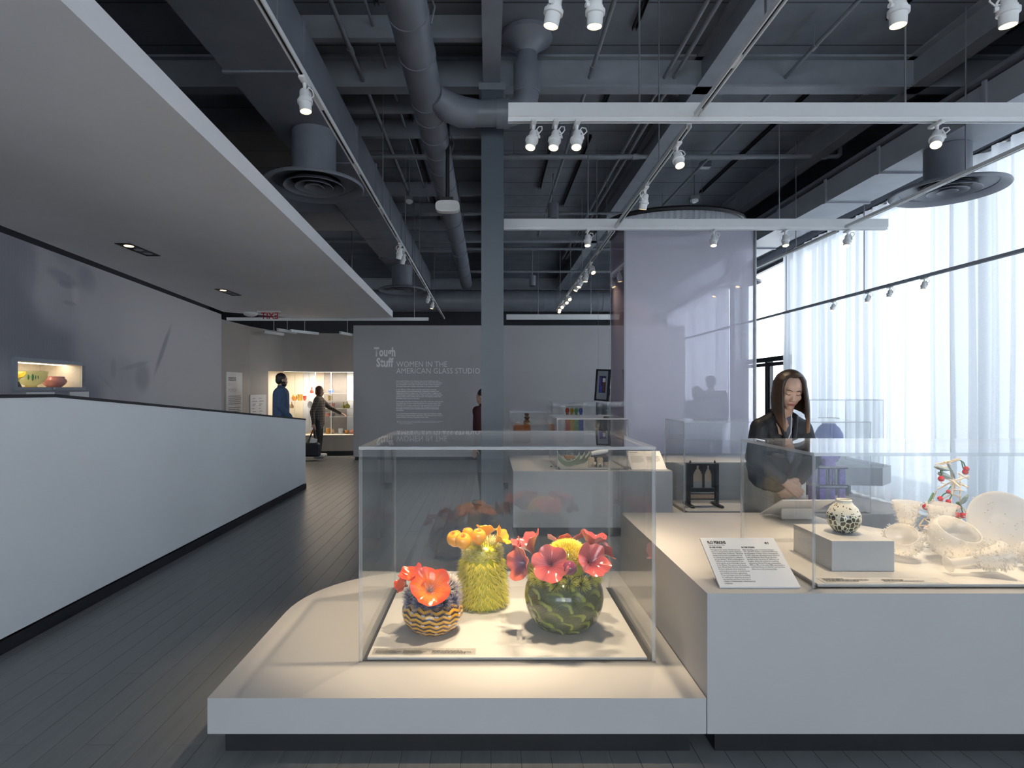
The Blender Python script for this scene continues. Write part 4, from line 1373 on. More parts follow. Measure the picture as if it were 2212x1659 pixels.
# ================================================================== exit sign and detector under the hung ceiling
q = at(583, 682, 9.15)
ex = thing('exit_sign', 'clear exit sign with red letters seen from behind under the hung ceiling', 'sign', q)
G().box(q.x - 0.19, q.x + 0.16, 9.146, 9.154, q.z - 0.075, q.z + 0.055).build('plate', 'acrylic', ex, False)
G().box(q.x - 0.20, q.x + 0.17, 9.13, 9.17, q.z + 0.055, 2.7495).build('bracket', 'lamp_white', ex, False)
lettering('lettering', 'EXIT', 0.145, Matrix.Translation((q.x, 9.144, q.z - 0.05)) @ Matrix.Rotation(R(90), 4, 'X'), 'exit_red', ex, align='CENTER', sx=-0.95, bold=0.002)
lettering('lettering', '>', 0.06, Matrix.Translation((q.x + 0.155, 9.144, q.z + 0.01)) @ Matrix.Rotation(R(90), 4, 'X'), 'grey_print', ex, align='CENTER', sx=1.6)
q = at(541, 686, 9.35)
t = thing('smoke_detector', 'white dome smoke detector under the hung ceiling by the exit sign', 'detector', (q.x, q.y, 2.70))
G().lathe([(0.004, 2.688), (0.06, 2.692), (0.10, 2.71), (0.115, 2.735), (0.115, 2.7495)], 28, (q.x, q.y, 0)).build('dome', 'lamp_white', t)
# ================================================================== glass cacti
def needle_mat(name, stops, rough=0.25):
    m, t, p = newmat(name)
    a = t.new('ShaderNodeAttribute', attribute_name='tip')
    t.put(p.inputs['Base Color'], t.ramp(a.outputs['Fac'], stops))
    p.inputs['Roughness'].default_value = rough
needle_mat('needle_yellow', [(0.0, (0.62, 0.55, 0.015)), (0.3, (0.95, 0.82, 0.04)), (1.0, (1.0, 0.93, 0.22))])
needle_mat('needle_gold', [(0.0, (0.55, 0.42, 0.01)), (0.5, (0.95, 0.75, 0.03)), (1.0, (1.0, 0.84, 0.10))])
needle_mat('needle_pale', [(0.0, (0.45, 0.40, 0.06)), (1.0, (0.88, 0.80, 0.38))])
needle_mat('needle_blue', [(0.0, (0.010, 0.014, 0.10)), (0.45, (0.04, 0.05, 0.16)), (0.8, (0.36, 0.33, 0.38)), (1.0, (0.72, 0.66, 0.66))])
needle_mat('needle_grey', [(0.0, (0.05, 0.05, 0.07)), (0.5, (0.30, 0.28, 0.30)), (1.0, (0.80, 0.74, 0.70))])
needle_mat('needle_green', [(0.0, (0.015, 0.035, 0.01)), (0.35, (0.11, 0.16, 0.02)), (0.75, (0.60, 0.56, 0.06)), (1.0, (0.88, 0.78, 0.22))])

def needles(name, items, mat, parent, kind='stuff', seg=2):
    """items: (pos, dir, length, radius)"""
    v, f, tip = [], [], []
    for pos, d, L, r in items:
        pos, d = Vector(pos), Vector(d).normalized()
        x = d.orthogonal().normalized()
        y = d.cross(x)
        o = len(v)
        for (k, rr) in ((0.0, r), (0.62, r * 0.85)):
            for i in range(3):
                a = 2 * PI * i / 3
                v.append(tuple(pos + d * (L * k) + (x * math.cos(a) + y * math.sin(a)) * rr))
                tip.append(k)
        v.append(tuple(pos + d * L))
        tip.append(1.0)
        for i in range(3):
            j = (i + 1) % 3
            f.append((o + i, o + j, o + 3 + j, o + 3 + i))
            f.append((o + 3 + i, o + 3 + j, o + 6))
    wl = wloc(parent)
    me = bpy.data.meshes.new(name)
    me.from_pydata([(a - wl.x, b - wl.y, c - wl.z) for a, b, c in v], [], f)
    at_ = me.attributes.new('tip', 'FLOAT', 'POINT')
    at_.data.foreach_set('value', tip)
    me.materials.append(MATS[mat])
    me.shade_smooth()
    ob = bpy.data.objects.new(name, me)
    COL.objects.link(ob)
    ob.parent = parent
    if kind:
        ob['kind'] = kind
    return ob

def petal_mat(name, throat, mid, rim, Rr):
    m, t, p = newmat(name)
    c = t.coord('Object')
    x = t.xyz(c)
    r = t.m('DIVIDE', t.m('SQRT', t.m('ADD', t.m('MULTIPLY', x[0], x[0]), t.m('MULTIPLY', x[1], x[1]))), Rr)
    ang = t.m('ARCTAN2', x[1], x[0])
    st = t.m('MULTIPLY', t.m('SINE', t.m('MULTIPLY', ang, 23.0)), t.m('MULTIPLY', t.m('SUBTRACT', 1.0, r, clamp=True), 0.22))
    n = t.m('MULTIPLY', t.m('SUBTRACT', t.noise(c, 30, 3), 0.5), 0.35)
    t.put(p.inputs['Base Color'], t.ramp(t.m('ADD', t.m('ADD', r, st), n, clamp=True), [(0.08, throat), (0.5, mid), (0.95, rim)]))
    p.inputs['Roughness'].default_value = 0.12
    p.inputs['Coat Weight'].default_value = 0.6
    p.inputs['Coat Roughness'].default_value = 0.03
    p.inputs['Subsurface Weight'].default_value = 0.0
petal_mat('petal_orange', (0.60, 0.10, 0.008), (0.92, 0.22, 0.02), (0.86, 0.085, 0.018), 0.095)
petal_mat('petal_orange_small', (0.85, 0.16, 0.015), (0.88, 0.12, 0.02), (0.82, 0.07, 0.015), 0.05)
petal_mat('petal_amber', (0.75, 0.22, 0.006), (0.93, 0.36, 0.015), (0.95, 0.42, 0.02), 0.05)
petal_mat('petal_rose', (0.15, 0.02, 0.04), (0.48, 0.085, 0.095), (0.62, 0.115, 0.10), 0.085)
petal_mat('petal_rose_violet', (0.20, 0.07, 0.16), (0.45, 0.13, 0.18), (0.75, 0.16, 0.10), 0.07)

def bloom(parent, c, axis, Rr, depth, mat, ruf=5, amp=0.22, seed=0, tw=0.0, cup=0.75, open_=1.0, th=0.0035, part='flower'):
    rr = random.Random(seed)
    p1, p2, p3 = rr.uniform(0, 6), rr.uniform(0, 6), rr.uniform(0, 6)
    nu, nv = 12, 44
    grid = []
    for j in range(nv + 1):
        a = 2 * PI * (j % nv) / nv
        row = []
        for i in range(nu + 1):
            u = i / nu
            w = 0.8 * math.cos(ruf * a + 2 * p3) + 0.5 * math.sin(2 * a + p1) + 0.35 * math.sin((ruf * 2 + 1) * a + p2)
            lob = 1 + 0.17 * (abs(math.cos(ruf * a / 2 + p3)) ** 0.6 - 0.7) * u ** 1.5
            r = Rr * (0.05 + 0.95 * u ** open_) * lob
            h = depth * u ** cup + amp * Rr * (u ** 2.6) * w * 0.62
            row.append((r * math.cos(a), r * math.sin(a), h))
        grid.append(row)
    v, f = [], []
    P = [[Vector(q) for q in row] for row in grid[:nv]]
    q = G()
    n1 = nu + 1
    outer, inner = [], []
    for j in range(nv):
        for i in range(n1):
            du = P[j][min(i + 1, nu)] - P[j][max(i - 1, 0)]
            dv = P[(j + 1) % nv][i] - P[j - 1][i]
            nn = du.cross(dv)
            nn = nn.normalized() if nn.length > 1e-9 else Vector((0, 0, 1))
            t_ = th * (1.0 if i < nu else 0.7)
            outer.append(P[j][i] + nn * t_ / 2)
            inner.append(P[j][i] - nn * t_ / 2)
    o = len(outer)
    fs = []
    for j in range(nv):
        j2 = (j + 1) % nv
        for i in range(nu):
            a_, b_, c_, d_ = j * n1 + i, j * n1 + i + 1, j2 * n1 + i + 1, j2 * n1 + i
            fs.append((a_, b_, c_, d_))
            fs.append((o + d_, o + c_, o + b_, o + a_))
        fs.append((j * n1 + nu, o + j * n1 + nu, o + j2 * n1 + nu, j2 * n1 + nu))
        fs.append((o + j * n1, j * n1, j2 * n1, o + j2 * n1))
    q.add(outer + inner, fs)
    me = q.mesh(part, mat, True, angle=70)
    M = Vector(axis).to_track_quat('Z', 'Y').to_matrix().to_4x4() @ Matrix.Rotation(tw, 4, 'Z')
    M = Matrix.Translation(Vector(c) - wloc(parent)) @ M
    return inst(part, me, parent, M=M)

def bud(parent, c, axis, r, L, mat, hole=True, n=24, part='bud', ribs=0):
    prof = [(0.002, 0), (r * 0.35, L * 0.06), (r * 0.75, L * 0.28), (r * 0.98, L * 0.5), (r, L * 0.62), (r * 0.9, L * 0.82), (r * 0.62, L * 0.96), (r * 0.40, L), (r * 0.28, L * 0.97), (r * 0.15, L * 0.85), (0.002, L * 0.8)]
    if not hole:
        prof = [(0.002, 0)] + [(r * math.sin(PI * k / 10), L * (1 - math.cos(PI * k / 10)) / 2) for k in range(1, 10)] + [(0.002, L)]
    wob = (lambda t, z: 1 + 0.04 * math.cos(ribs * t)) if ribs else None
    me = G().lathe(prof, n, wob=wob).mesh(part, mat, True, angle=70)
    M = Matrix.Translation(Vector(c) - wloc(parent)) @ Vector(axis).to_track_quat('Z', 'Y').to_matrix().to_4x4()
    return inst(part, me, parent, M=M)

ZD = Z1 + DZ
# ---- patterned amber pot
def mat_amber_pot():
    m, t, p = newmat('amber_chevron_glass')
    c = t.coord('Object')
    x = t.xyz(c)
    ang = t.m('ARCTAN2', x[1], x[0])
    n = t.m('MULTIPLY', t.m('SUBTRACT', t.noise(c, 18, 3), 0.5), 0.25)
    k = t.m('MULTIPLY', ang, 14 / (2 * PI))
    zig = t.m('ABSOLUTE', t.m('SUBTRACT', t.m('FRACT', k), 0.5))
    v = t.m('ADD', t.m('ADD', t.m('MULTIPLY', x[2], 44.0), t.m('MULTIPLY', zig, 1.1)), t.m('ADD', n, t.m('MULTIPLY', ang, 0.48)))
    fr = t.m('FRACT', v)
    line = t.m('LESS_THAN', fr, 0.36)
    edge = t.m('LESS_THAN', t.m('ABSOLUTE', t.m('SUBTRACT', fr, 0.44)), 0.07)
    # pale dots in alternate cells
    du = t.m('SUBTRACT', t.m('FRACT', t.m('ADD', k, 0.5)), 0.5)
    dv = t.m('MULTIPLY', t.m('SUBTRACT', t.m('FRACT', t.m('MULTIPLY', v, 0.5)), 0.55), 1.6)
    dot = t.m('LESS_THAN', t.m('ADD', t.m('MULTIPLY', du, du), t.m('MULTIPLY', dv, dv)), 0.022)
    base = t.ramp(t.noise(c, 40, 2), [(0.3, (0.62, 0.30, 0.012)), (0.7, (0.80, 0.44, 0.03))])
    c1 = t.mix(edge, base, (0.28, 0.09, 0.012))
    c2 = t.mix(line, c1, (0.030, 0.014, 0.008))
    t.put(p.inputs['Base Color'], t.mix(dot, c2, (0.62, 0.60, 0.66)))
    p.inputs['Roughness'].default_value = 0.07
    p.inputs['Coat Weight'].default_value = 0.8
mat_amber_pot()
pbr('indigo_glass', (0.012, 0.016, 0.10), 0.15, var=0.3, coat=0.5)
A = Vector((-0.287, 2.935, ZD))
ta = thing('glass_cactus', 'round chevron patterned amber glass pot with orange blooms', 'glass sculpture', A)
prof = [(0.004, 0.0), (0.085, 0.0), (0.112, 0.012), (0.140, 0.045), (0.155, 0.085), (0.152, 0.12), (0.135, 0.148), (0.105, 0.165), (0.05, 0.175), (0.004, 0.178)]
me = G().lathe(prof, 72, wob=lambda t, z: 1 + 0.022 * abs(math.cos(6 * t)) ** 0.5 * (1 if 0.01 < z < 0.15 else 0.2)).mesh('pot', 'amber_chevron_glass')
inst('pot', me, ta)
G().lathe([(0.10, 0.158), (0.12, 0.150), (0.125, 0.160), (0.095, 0.20), (0.05, 0.225), (0.004, 0.232)], 36, A).build('collar', 'indigo_glass', ta)
rn = random.Random(11)
it, it2 = [], []
for k in range(11):
    a = 2 * PI * k / 11 + 0.2
    cc = A + Vector((0.112 * math.cos(a), 0.112 * math.sin(a), 0.158 + 0.012 * (k % 2)))
    out = Vector((math.cos(a), math.sin(a), 0.42)).normalized()
    for q in range(150):
        d = Vector((rn.gauss(0, 1), rn.gauss(0, 1), rn.gauss(0, 1))).normalized()
        if d.dot(out) < -0.05:
            d = -d
        it.append((cc, (d + out * 0.35), rn.uniform(0.045, 0.062), 0.0010))
for k in range(7):
    a = 2 * PI * k / 7
    cc = A + Vector((0.075 * math.cos(a), 0.075 * math.sin(a), 0.205))
    out = Vector((math.cos(a) * 0.7, math.sin(a) * 0.7, 0.7)).normalized()
    if math.cos(a) > 0.3:
        cc = cc + Vector((0.02, 0, 0.012))
    for q in range(150):
        d = Vector((rn.gauss(0, 1), rn.gauss(0, 1), rn.gauss(0, 1))).normalized()
        if d.dot(out) < 0:
            d = -d
        it2.append((cc, (d + out * 0.4), rn.uniform(0.05, 0.075), 0.0010))
needles('spines', it, 'needle_blue', ta)
needles('spines', it2, 'needle_grey', ta)
bloom(ta, at(929, 1278, 2.87), (0.12, -0.75, 0.66), 0.098, 0.075, 'petal_orange', 5, 0.24, 1, cup=0.6)
bloom(ta, at(893, 1256, 2.93), (-0.25, -0.25, 0.93), 0.062, 0.06, 'petal_orange_small', 4, 0.28, 2, cup=0.55)
bloom(ta, at(880, 1266, 2.92), (-0.75, -0.45, 0.5), 0.048, 0.042, 'petal_orange_small', 4, 0.32, 3, cup=0.6)
bloom(ta, at(908, 1262, 2.89), (-0.15, -0.55, 0.8), 0.042, 0.045, 'petal_orange_small', 4, 0.2, 8, cup=0.5)

# ---- tall yellow cactus
pbr('chartreuse_glass', (0.48, 0.49, 0.012), 0.2, var=0.1, coat=0.4)
B = Vector((-0.034, 3.275, ZD))
tb = thing('glass_cactus', 'tall bristling yellow glass cactus with amber buds', 'glass sculpture', B)
HB = 0.355
def rB(z):
    k = z / HB
    return 0.122 * (1 - 0.22 * k ** 1.3) * (1 if k < 0.9 else math.cos((k - 0.9) * 8))
prof = [(0.004, 0)] + [(0.108, 0.0), (0.117, 0.01)] + [(rB(HB * k / 14), HB * k / 14) for k in range(1, 14)] + [(0.06, HB), (0.004, HB + 0.006)]
inst('body', G().lathe(prof, 48).mesh('body', 'chartreuse_glass'), tb)
it, itp = [], []
rows = 19
for r_ in range(rows):
    z = 0.03 + (HB - 0.05) * r_ / (rows - 1)
    n = 17
    for k in range(n):
        a = 2 * PI * (k + 0.5 * (r_ % 2)) / n + 0.04 * r_
        rad = rB(z)
        o = Vector((math.cos(a), math.sin(a), 0))
        tg = Vector((-math.sin(a), math.cos(a), 0))
        pos = B + o * (rad - 0.002) + Vector((0, 0, z))
        high = z > HB * 0.80
        for q in range(12):
            s = rn.uniform(-0.55, 0.55)
            if high:
                d = o * rn.uniform(0.5, 1.0) + tg * s * 1.6 + Vector((0, 0, rn.uniform(-0.5, 0.7)))
                itp.append((pos, d, rn.uniform(0.026, 0.042), 0.0011))
            else:
                d = o * rn.uniform(0.6, 1.3) + tg * s * 1.5 + Vector((0, 0, -rn.uniform(0.35, 1.0)))
                Ln = rn.uniform(0.042, 0.060)
                if pos.z + d.normalized().z * Ln > ZD + 0.004:
                    it.append((pos, d, Ln, 0.0015))
for k in range(500):
    a, rr_ = rn.uniform(0, 2 * PI), 0.085 * math.sqrt(rn.random())
    d = Vector((math.cos(a) * rr_ * 6, math.sin(a) * rr_ * 6, 1))
    itp.append((B + Vector((math.cos(a) * rr_, math.sin(a) * rr_, HB - 0.005)), d, rn.uniform(0.03, 0.055), 0.0012))
needles('spines', it, 'needle_yellow', tb)
needles('spines', itp, 'needle_pale', tb)
for (x, y, d, ax, r, L) in ((989, 1180, 3.24, (-0.35, -0.4, 0.9), 0.044, 0.095), (1003, 1184, 3.20, (-0.08, -0.55, 0.85), 0.045, 0.10), (1034, 1178, 3.21, (0.0, -0.35, 0.95), 0.042, 0.10),
                            (1012, 1168, 3.33, (-0.1, 0.2, 1), 0.034, 0.075), (989, 1174, 3.31, (-0.3, 0.3, 0.9), 0.036, 0.075)):
    bud(tb, at(x, y, d), ax, r, L, 'petal_amber')
bloom(tb, at(1047, 1170, 3.34), (0.15, 0.25, 0.95), 0.062, 0.085, 'petal_amber', 4, 0.2, 5, cup=0.55)
bloom(tb, at(1068, 1172, 3.25), (0.72, -0.25, 0.62), 0.058, 0.075, 'petal_amber', 4, 0.3, 6, cup=0.6)

# ---- big green pot with rose blooms
def mat_green_pot():
    m, t, p = newmat('green_feather_glass')
    c = t.coord('Object')
    x = t.xyz(c)
    ang = t.m('ARCTAN2', x[1], x[0])
    wob = t.m('MULTIPLY', t.m('SUBTRACT', t.noise(c, 11, 4), 0.5), 1.15)
    n = 11
    v = t.m('ADD', t.m('MULTIPLY', x[2], 21.0), t.m('MULTIPLY', wob, 0.7))
    row = t.m('FLOOR', v)
    k = t.m('ADD', t.m('ADD', t.m('MULTIPLY', ang, n / (2 * PI)), t.m('MULTIPLY', row, 0.5)), t.m('MULTIPLY', wob, 0.5))
    u = t.m('SUBTRACT', t.m('FRACT', k), 0.5)
    w = t.m('FRACT', v)
    r = t.m('SQRT', t.m('ADD', t.m('MULTIPLY', u, u), t.m('MULTIPLY', t.m('MULTIPLY', w, w), 0.30)))
    rings = t.m('MULTIPLY_ADD', t.m('SINE', t.m('ADD', t.m('MULTIPLY', r, 52.0), t.m('MULTIPLY', wob, 9.0))), 0.5, 0.5)
    arcl = t.m('SUBTRACT', 1.0, t.sstep(t.m('ABSOLUTE', t.m('SUBTRACT', r, 0.43)), 0.02, 0.12))
    base = t.ramp(t.noise(c, 14, 5, 0.65), [(0.3, (0.028, 0.036, 0.014)), (0.55, (0.075, 0.085, 0.026)), (0.8, (0.17, 0.18, 0.05))])
    c1 = t.mix(t.m('MULTIPLY', rings, 0.4), base, (0.17, 0.18, 0.045))
    side = t.m('MULTIPLY', arcl, t.sstep(u, -0.35, 0.45))
    t.put(p.inputs['Base Color'], t.mix(t.m('MULTIPLY', side, 0.85), c1, (0.36, 0.40, 0.07)))
    p.inputs['Roughness'].default_value = 0.07
    p.inputs['Coat Weight'].default_value = 0.7
    p.inputs['Coat Roughness'].default_value = 0.02
mat_green_pot()
C = Vector((0.395, 2.985, ZD))
tc = thing('glass_cactus', 'large green feather patterned glass pot with rose blooms', 'glass sculpture', C)
prof = [(0.004, 0), (0.118, 0.0), (0.145, 0.012), (0.178, 0.055), (0.200, 0.11), (0.206, 0.16), (0.200, 0.205), (0.182, 0.245), (0.150, 0.270), (0.10, 0.282), (0.004, 0.286)]
prof2 = []
for i in range(len(prof) - 1):
    for k in range(3):
        q = k / 3
        prof2.append((prof[i][0] * (1 - q) + prof[i + 1][0] * q, prof[i][1] * (1 - q) + prof[i + 1][1] * q))
prof2.append(prof[-1])
inst('pot', G().lathe(prof2, 72).mesh('pot', 'green_feather_glass', True, angle=60), tc)
it, itg = [], []
for k in range(15):
    a = 2 * PI * k / 15 + 0.15
    cc = C + Vector((0.148 * math.cos(a), 0.148 * math.sin(a), 0.262 + 0.01 * (k % 2)))
    out = Vector((math.cos(a), math.sin(a), 0.35)).normalized()
    for q in range(170):
        d = Vector((rn.gauss(0, 1), rn.gauss(0, 1), rn.gauss(0, 1))).normalized()
        if d.dot(out) < 0.0:
            d = -d
        it.append((cc, (d * 0.8 + out * 0.6), rn.uniform(0.05, 0.07), 0.0012))
for k in range(2600):
    a, q = rn.uniform(0, 2 * PI), rn.random()
    ph = math.acos(1 - q * 0.85)
    d = Vector((math.sin(ph) * math.cos(a), math.sin(ph) * math.sin(a), math.cos(ph)))
    itg.append((C + Vector((0.02, 0, 0.33)) + Vector((d.x * 0.10, d.y * 0.10, d.z * 0.088)), d, rn.uniform(0.03, 0.04), 0.0013))
needles('spines', it, 'needle_green', tc)
needles('spines', itg, 'needle_gold', tc)
G().ball(C + Vector((0.02, 0, 0.325)), 0.1, 24, 14, (1.0, 1.0, 0.88)).build('dome', 'chartreuse_glass', tc)
for (x, y, d, ax, r, dep, mt, ruf, sd) in (
        (1190, 1222, 2.84, (-0.15, -0.85, 0.45), 0.090, 0.055, 'petal_rose', 6, 21),
        (1136, 1216, 2.90, (-0.8, -0.55, 0.15), 0.082, 0.055, 'petal_rose_violet', 4, 22),
        (1155, 1200, 3.02, (-0.45, 0.0, 0.85), 0.082, 0.105, 'petal_rose', 5, 23),
        (1130, 1186, 3.02, (-0.85, 0.0, 0.4), 0.050, 0.045, 'petal_rose', 3, 24),
        (1222, 1190, 3.13, (0.0, 0.35, 0.9), 0.098, 0.075, 'petal_rose', 6, 25),
        (1272, 1218, 2.88, (0.32, -0.72, 0.55), 0.086, 0.060, 'petal_rose', 5, 26),
        (1272, 1196, 3.03, (0.25, 0.05, 0.95), 0.072, 0.105, 'petal_rose', 4, 27),
        (1293, 1196, 3.02, (0.85, 0.0, 0.45), 0.062, 0.06, 'petal_rose', 4, 28)):
    bloom(tc, at(x, y, d), ax, r, dep, mt, ruf, 0.26, sd, cup=0.6)
pbr('plum_glass', (0.22, 0.03, 0.075), 0.08, var=0.25, scale=60, coat=0.8)
bud(tc, at(1229, 1240, 2.80), (0.05, -0.3, 1), 0.036, 0.070, 'plum_glass', False, ribs=12)
bud(tc, at(1306, 1230, 2.93), (0.4, -0.2, 0.9), 0.026, 0.055, 'plum_glass', False, ribs=10)
# ================================================================== long vitrine: vase, spiky glass, branches
ZV = Z2 + DZ
clear('frosted_clear', (0.97, 0.96, 0.95), 1.0, haze=0.34, hazecol=(0.98, 0.96, 0.92), ior=1.35, transl=0.4)
clear('clear_spike', (0.96, 0.96, 0.95), 1.0, haze=0.32, hazecol=(0.98, 0.96, 0.93), ior=1.55, transl=0.3)
clear('milky_glass', (0.9, 0.88, 0.86), 1.0, haze=0.55, hazecol=(0.90, 0.87, 0.83), ior=1.35, transl=0.35)
pbr('beige_rod', (0.80, 0.66, 0.48), 0.2, var=0.08, coat=0.4)
pbr('cherry_glass', (0.50, 0.02, 0.025), 0.06, var=0.1, coat=0.8)
pbr('stem_green', (0.06, 0.17, 0.05), 0.15, var=0.2, coat=0.4)
pbr('leaf_glass', (0.30, 0.38, 0.37), 0.15, var=0.3, scale=30, coat=0.4)

def mat_speckle():
    m, t, p = newmat('speckled_glass')
    c = t.coord('Object')
    x = t.xyz(c)
    ang = t.m('ARCTAN2', x[1], x[0])
    cb = t.new('ShaderNodeCombineXYZ')
    t.put(cb.inputs[0], t.m('MULTIPLY', ang, 2.3))
    t.put(cb.inputs[1], t.m('MULTIPLY', x[2], 30.0))
    lowz = t.m('LESS_THAN', x[2], 0.092)
    vo = t.new('ShaderNodeTexVoronoi', feature='DISTANCE_TO_EDGE')
    t.put(vo.inputs['Vector'], cb.outputs[0])
    vo.inputs['Scale'].default_value = 1.55
    vo.inputs['Randomness'].default_value = 0.7
    cell = t.m('GREATER_THAN', vo.outputs['Distance'], 0.11)
    rim = t.m('GREATER_THAN', vo.outputs['Distance'], 0.07)
    v2 = t.new('ShaderNodeTexVoronoi', feature='F1')
    t.put(v2.inputs['Vector'], cb.outputs[0])
    v2.inputs['Scale'].default_value = 2.4
    spk = t.m('MULTIPLY', t.m('LESS_THAN', v2.outputs['Distance'], 0.28), t.m('LESS_THAN', x[2], 0.138))
    dark = t.ramp(t.noise(c, 60, 3), [(0.4, (0.030, 0.024, 0.018)), (0.7, (0.10, 0.075, 0.045))])
    cream = (0.78, 0.74, 0.62)
    low = t.mix(cell, t.mix(rim, cream, (0.42, 0.46, 0.13)), dark)
    up = t.mix(spk, cream, (0.03, 0.05, 0.025))
    t.put(p.inputs['Base Color'], t.mix(lowz, up, low))
    p.inputs['Roughness'].default_value = 0.08
    p.inputs['Coat Weight'].default_value = 0.7
mat_speckle()
vb = Vector((1.685, 2.70, ZV + 0.135))
tv = thing('glass_vase', 'round cream glass vase with dark speckles on the riser box', 'vase', vb)
prof = [(0.004, 0), (0.028, 0), (0.045, 0.008), (0.066, 0.035), (0.0735, 0.065), (0.071, 0.09), (0.058, 0.118), (0.040, 0.136), (0.033, 0.146), (0.034, 0.154), (0.030, 0.157), (0.026, 0.152), (0.028, 0.14), (0.045, 0.115), (0.004, 0.06)]
inst('body', G().lathe(prof, 56).mesh('body', 'speckled_glass', True, angle=60), tv)

def spikes_on(prof, M, parent, n, L, r, mat='clear_spike', seed=1, zlo=0.0, zhi=9.0):
    """spikes standing on the outside of a lathe profile"""
    rr = random.Random(seed)
    seg = [(prof[i], prof[i + 1]) for i in range(len(prof) - 1) if prof[i + 1][1] > prof[i][1] and zlo <= prof[i][1] <= zhi]
    ar = [max(1e-6, (a[0] + b[0]) * math.hypot(b[0] - a[0], b[1] - a[1])) for a, b in seg]
    items = []
    Rm = M.to_3x3()
    for k in range(int(n * 0.55)):
        a, b = rr.choices(seg, ar)[0]
        u = rr.random()
        rad, z = a[0] + (b[0] - a[0]) * u, a[1] + (b[1] - a[1]) * u
        th = rr.uniform(0, 2 * PI)
        nr, nz = (b[1] - a[1]), -(b[0] - a[0])
        d = Vector((math.cos(th) * nr, math.sin(th) * nr, nz)).normalized()
        d += Vector((rr.gauss(0, 0.15), rr.gauss(0, 0.15), rr.gauss(0, 0.15)))
        pos = Vector((rad * math.cos(th), rad * math.sin(th), z))
        items.append((M @ pos, Rm @ d, L * rr.uniform(0.6, 0.95), r * 1.25))
    return needles('spikes', items, mat, parent)
needle_dummy = None

def spiky(label, M, prof, n, L, r, name='spiky_bowl', cat='glass bowl', mat='frosted_clear', zhi=9.0, zlo=0.011, seed=1, n_=40, ang=50):
    t = thing(name, label, cat, M.translation)
    q = G()
    q.lathe(prof, n_, M=M.to_3x3().to_4x4(), c=M.translation)
    q.build('body', mat, t, True, ang)
    spikes_on(prof, M, t, n, L, r, seed=seed, zhi=zhi, zlo=zlo)
    return t
bowl = [(0.004, 0.0), (0.03, 0.0), (0.055, 0.012), (0.074, 0.04), (0.080, 0.07), (0.074, 0.095), (0.066, 0.108), (0.062, 0.107), (0.068, 0.092), (0.072, 0.07), (0.066, 0.042), (0.046, 0.018), (0.004, 0.010)]
def scaled(pr, k): return [(a * k, b * k) for a, b in pr]
p0 = onz(1968, 1211, ZV + 0.001)
spiky('small tilted spiky clear glass bowl beside the riser box', Matrix.Translation((p0.x, p0.y + 0.05, ZV + 0.056)) @ Matrix.Rotation(R(-28), 4, 'Y') @ Matrix.Rotation(R(28), 4, 'X') @ Matrix.Translation((0, 0, -0.02)), scaled(bowl, 1.0), 330, 0.014, 0.0022, seed=3)
p0 = onz(2082, 1222, ZV + 0.001)
spiky('larger spiky clear glass bowl opening towards the front', Matrix.Translation((p0.x, p0.y + 0.10, ZV + 0.052)) @ Matrix.Rotation(R(5), 4, 'Y') @ Matrix.Rotation(R(30), 4, 'X') @ Matrix.Translation((0, 0, -0.02)), scaled(bowl, 1.36), 460, 0.016, 0.0025, seed=4)
gob = [(0.004, 0.0), (0.034, 0.0), (0.034, 0.006), (0.022, 0.012), (0.020, 0.10), (0.022, 0.118), (0.034, 0.135), (0.044, 0.165), (0.050, 0.20), (0.060, 0.235), (0.063, 0.24), (0.060, 0.238), (0.047, 0.20), (0.040, 0.165), (0.028, 0.138), (0.004, 0.128)]
spiky('standing spiky clear glass goblet behind the small bowl', Matrix.Translation((2.13, 2.90, ZV)), gob, 330, 0.016, 0.0022, 'spiky_goblet', 'glass goblet', zlo=0.11, seed=5)
spiky('standing spiky clear glass goblet under the branch sculpture', Matrix.Translation((2.262, 2.845, ZV)), [(a * 1.08, b) for a, b in gob], 380, 0.016, 0.0022, 'spiky_goblet', 'glass goblet', zlo=0.11, seed=6)
Ml = Matrix.Translation((2.02, 2.505, ZV + 0.042)) @ Matrix.Rotation(R(-5), 4, 'Z') @ Matrix.Rotation(R(79), 4, 'Y')
spiky('spiky clear glass goblet lying on its side', Ml, gob, 520, 0.017, 0.0022, 'spiky_goblet', 'glass goblet', zlo=0.09, seed=7)
plate = [(0.004, 0.0), (0.06, 0.002), (0.10, 0.012), (0.135, 0.024), (0.155, 0.03), (0.157, 0.034), (0.152, 0.036), (0.142, 0.036), (0.13, 0.030), (0.122, 0.031), (0.11, 0.024), (0.10, 0.025), (0.085, 0.018), (0.075, 0.019), (0.06, 0.012), (0.045, 0.015), (0.02, 0.012), (0.004, 0.013)]
Mp = Matrix.Translation((2.475, 2.75, ZV + 0.157)) @ Matrix.Rotation(R(-14), 4, 'Z') @ Matrix.Rotation(R(68), 4, 'X') @ Matrix.Rotation(R(0), 4, 'Y')
t = spiky('large milky glass plate with spiked rim standing on edge', Mp, plate, 110, 0.015, 0.002, 'spiky_plate', 'glass plate', 'milky_glass', zlo=0.012, seed=8, n_=64)
bp = scaled(bowl, 0.92)
spiky('spiky clear glass bowl in front of the standing plate', Matrix.Translation((2.46, 2.55, ZV + 0.012)) @ Matrix.Rotation(R(6), 4, 'X'), bp, 330, 0.014, 0.0022, seed=9)

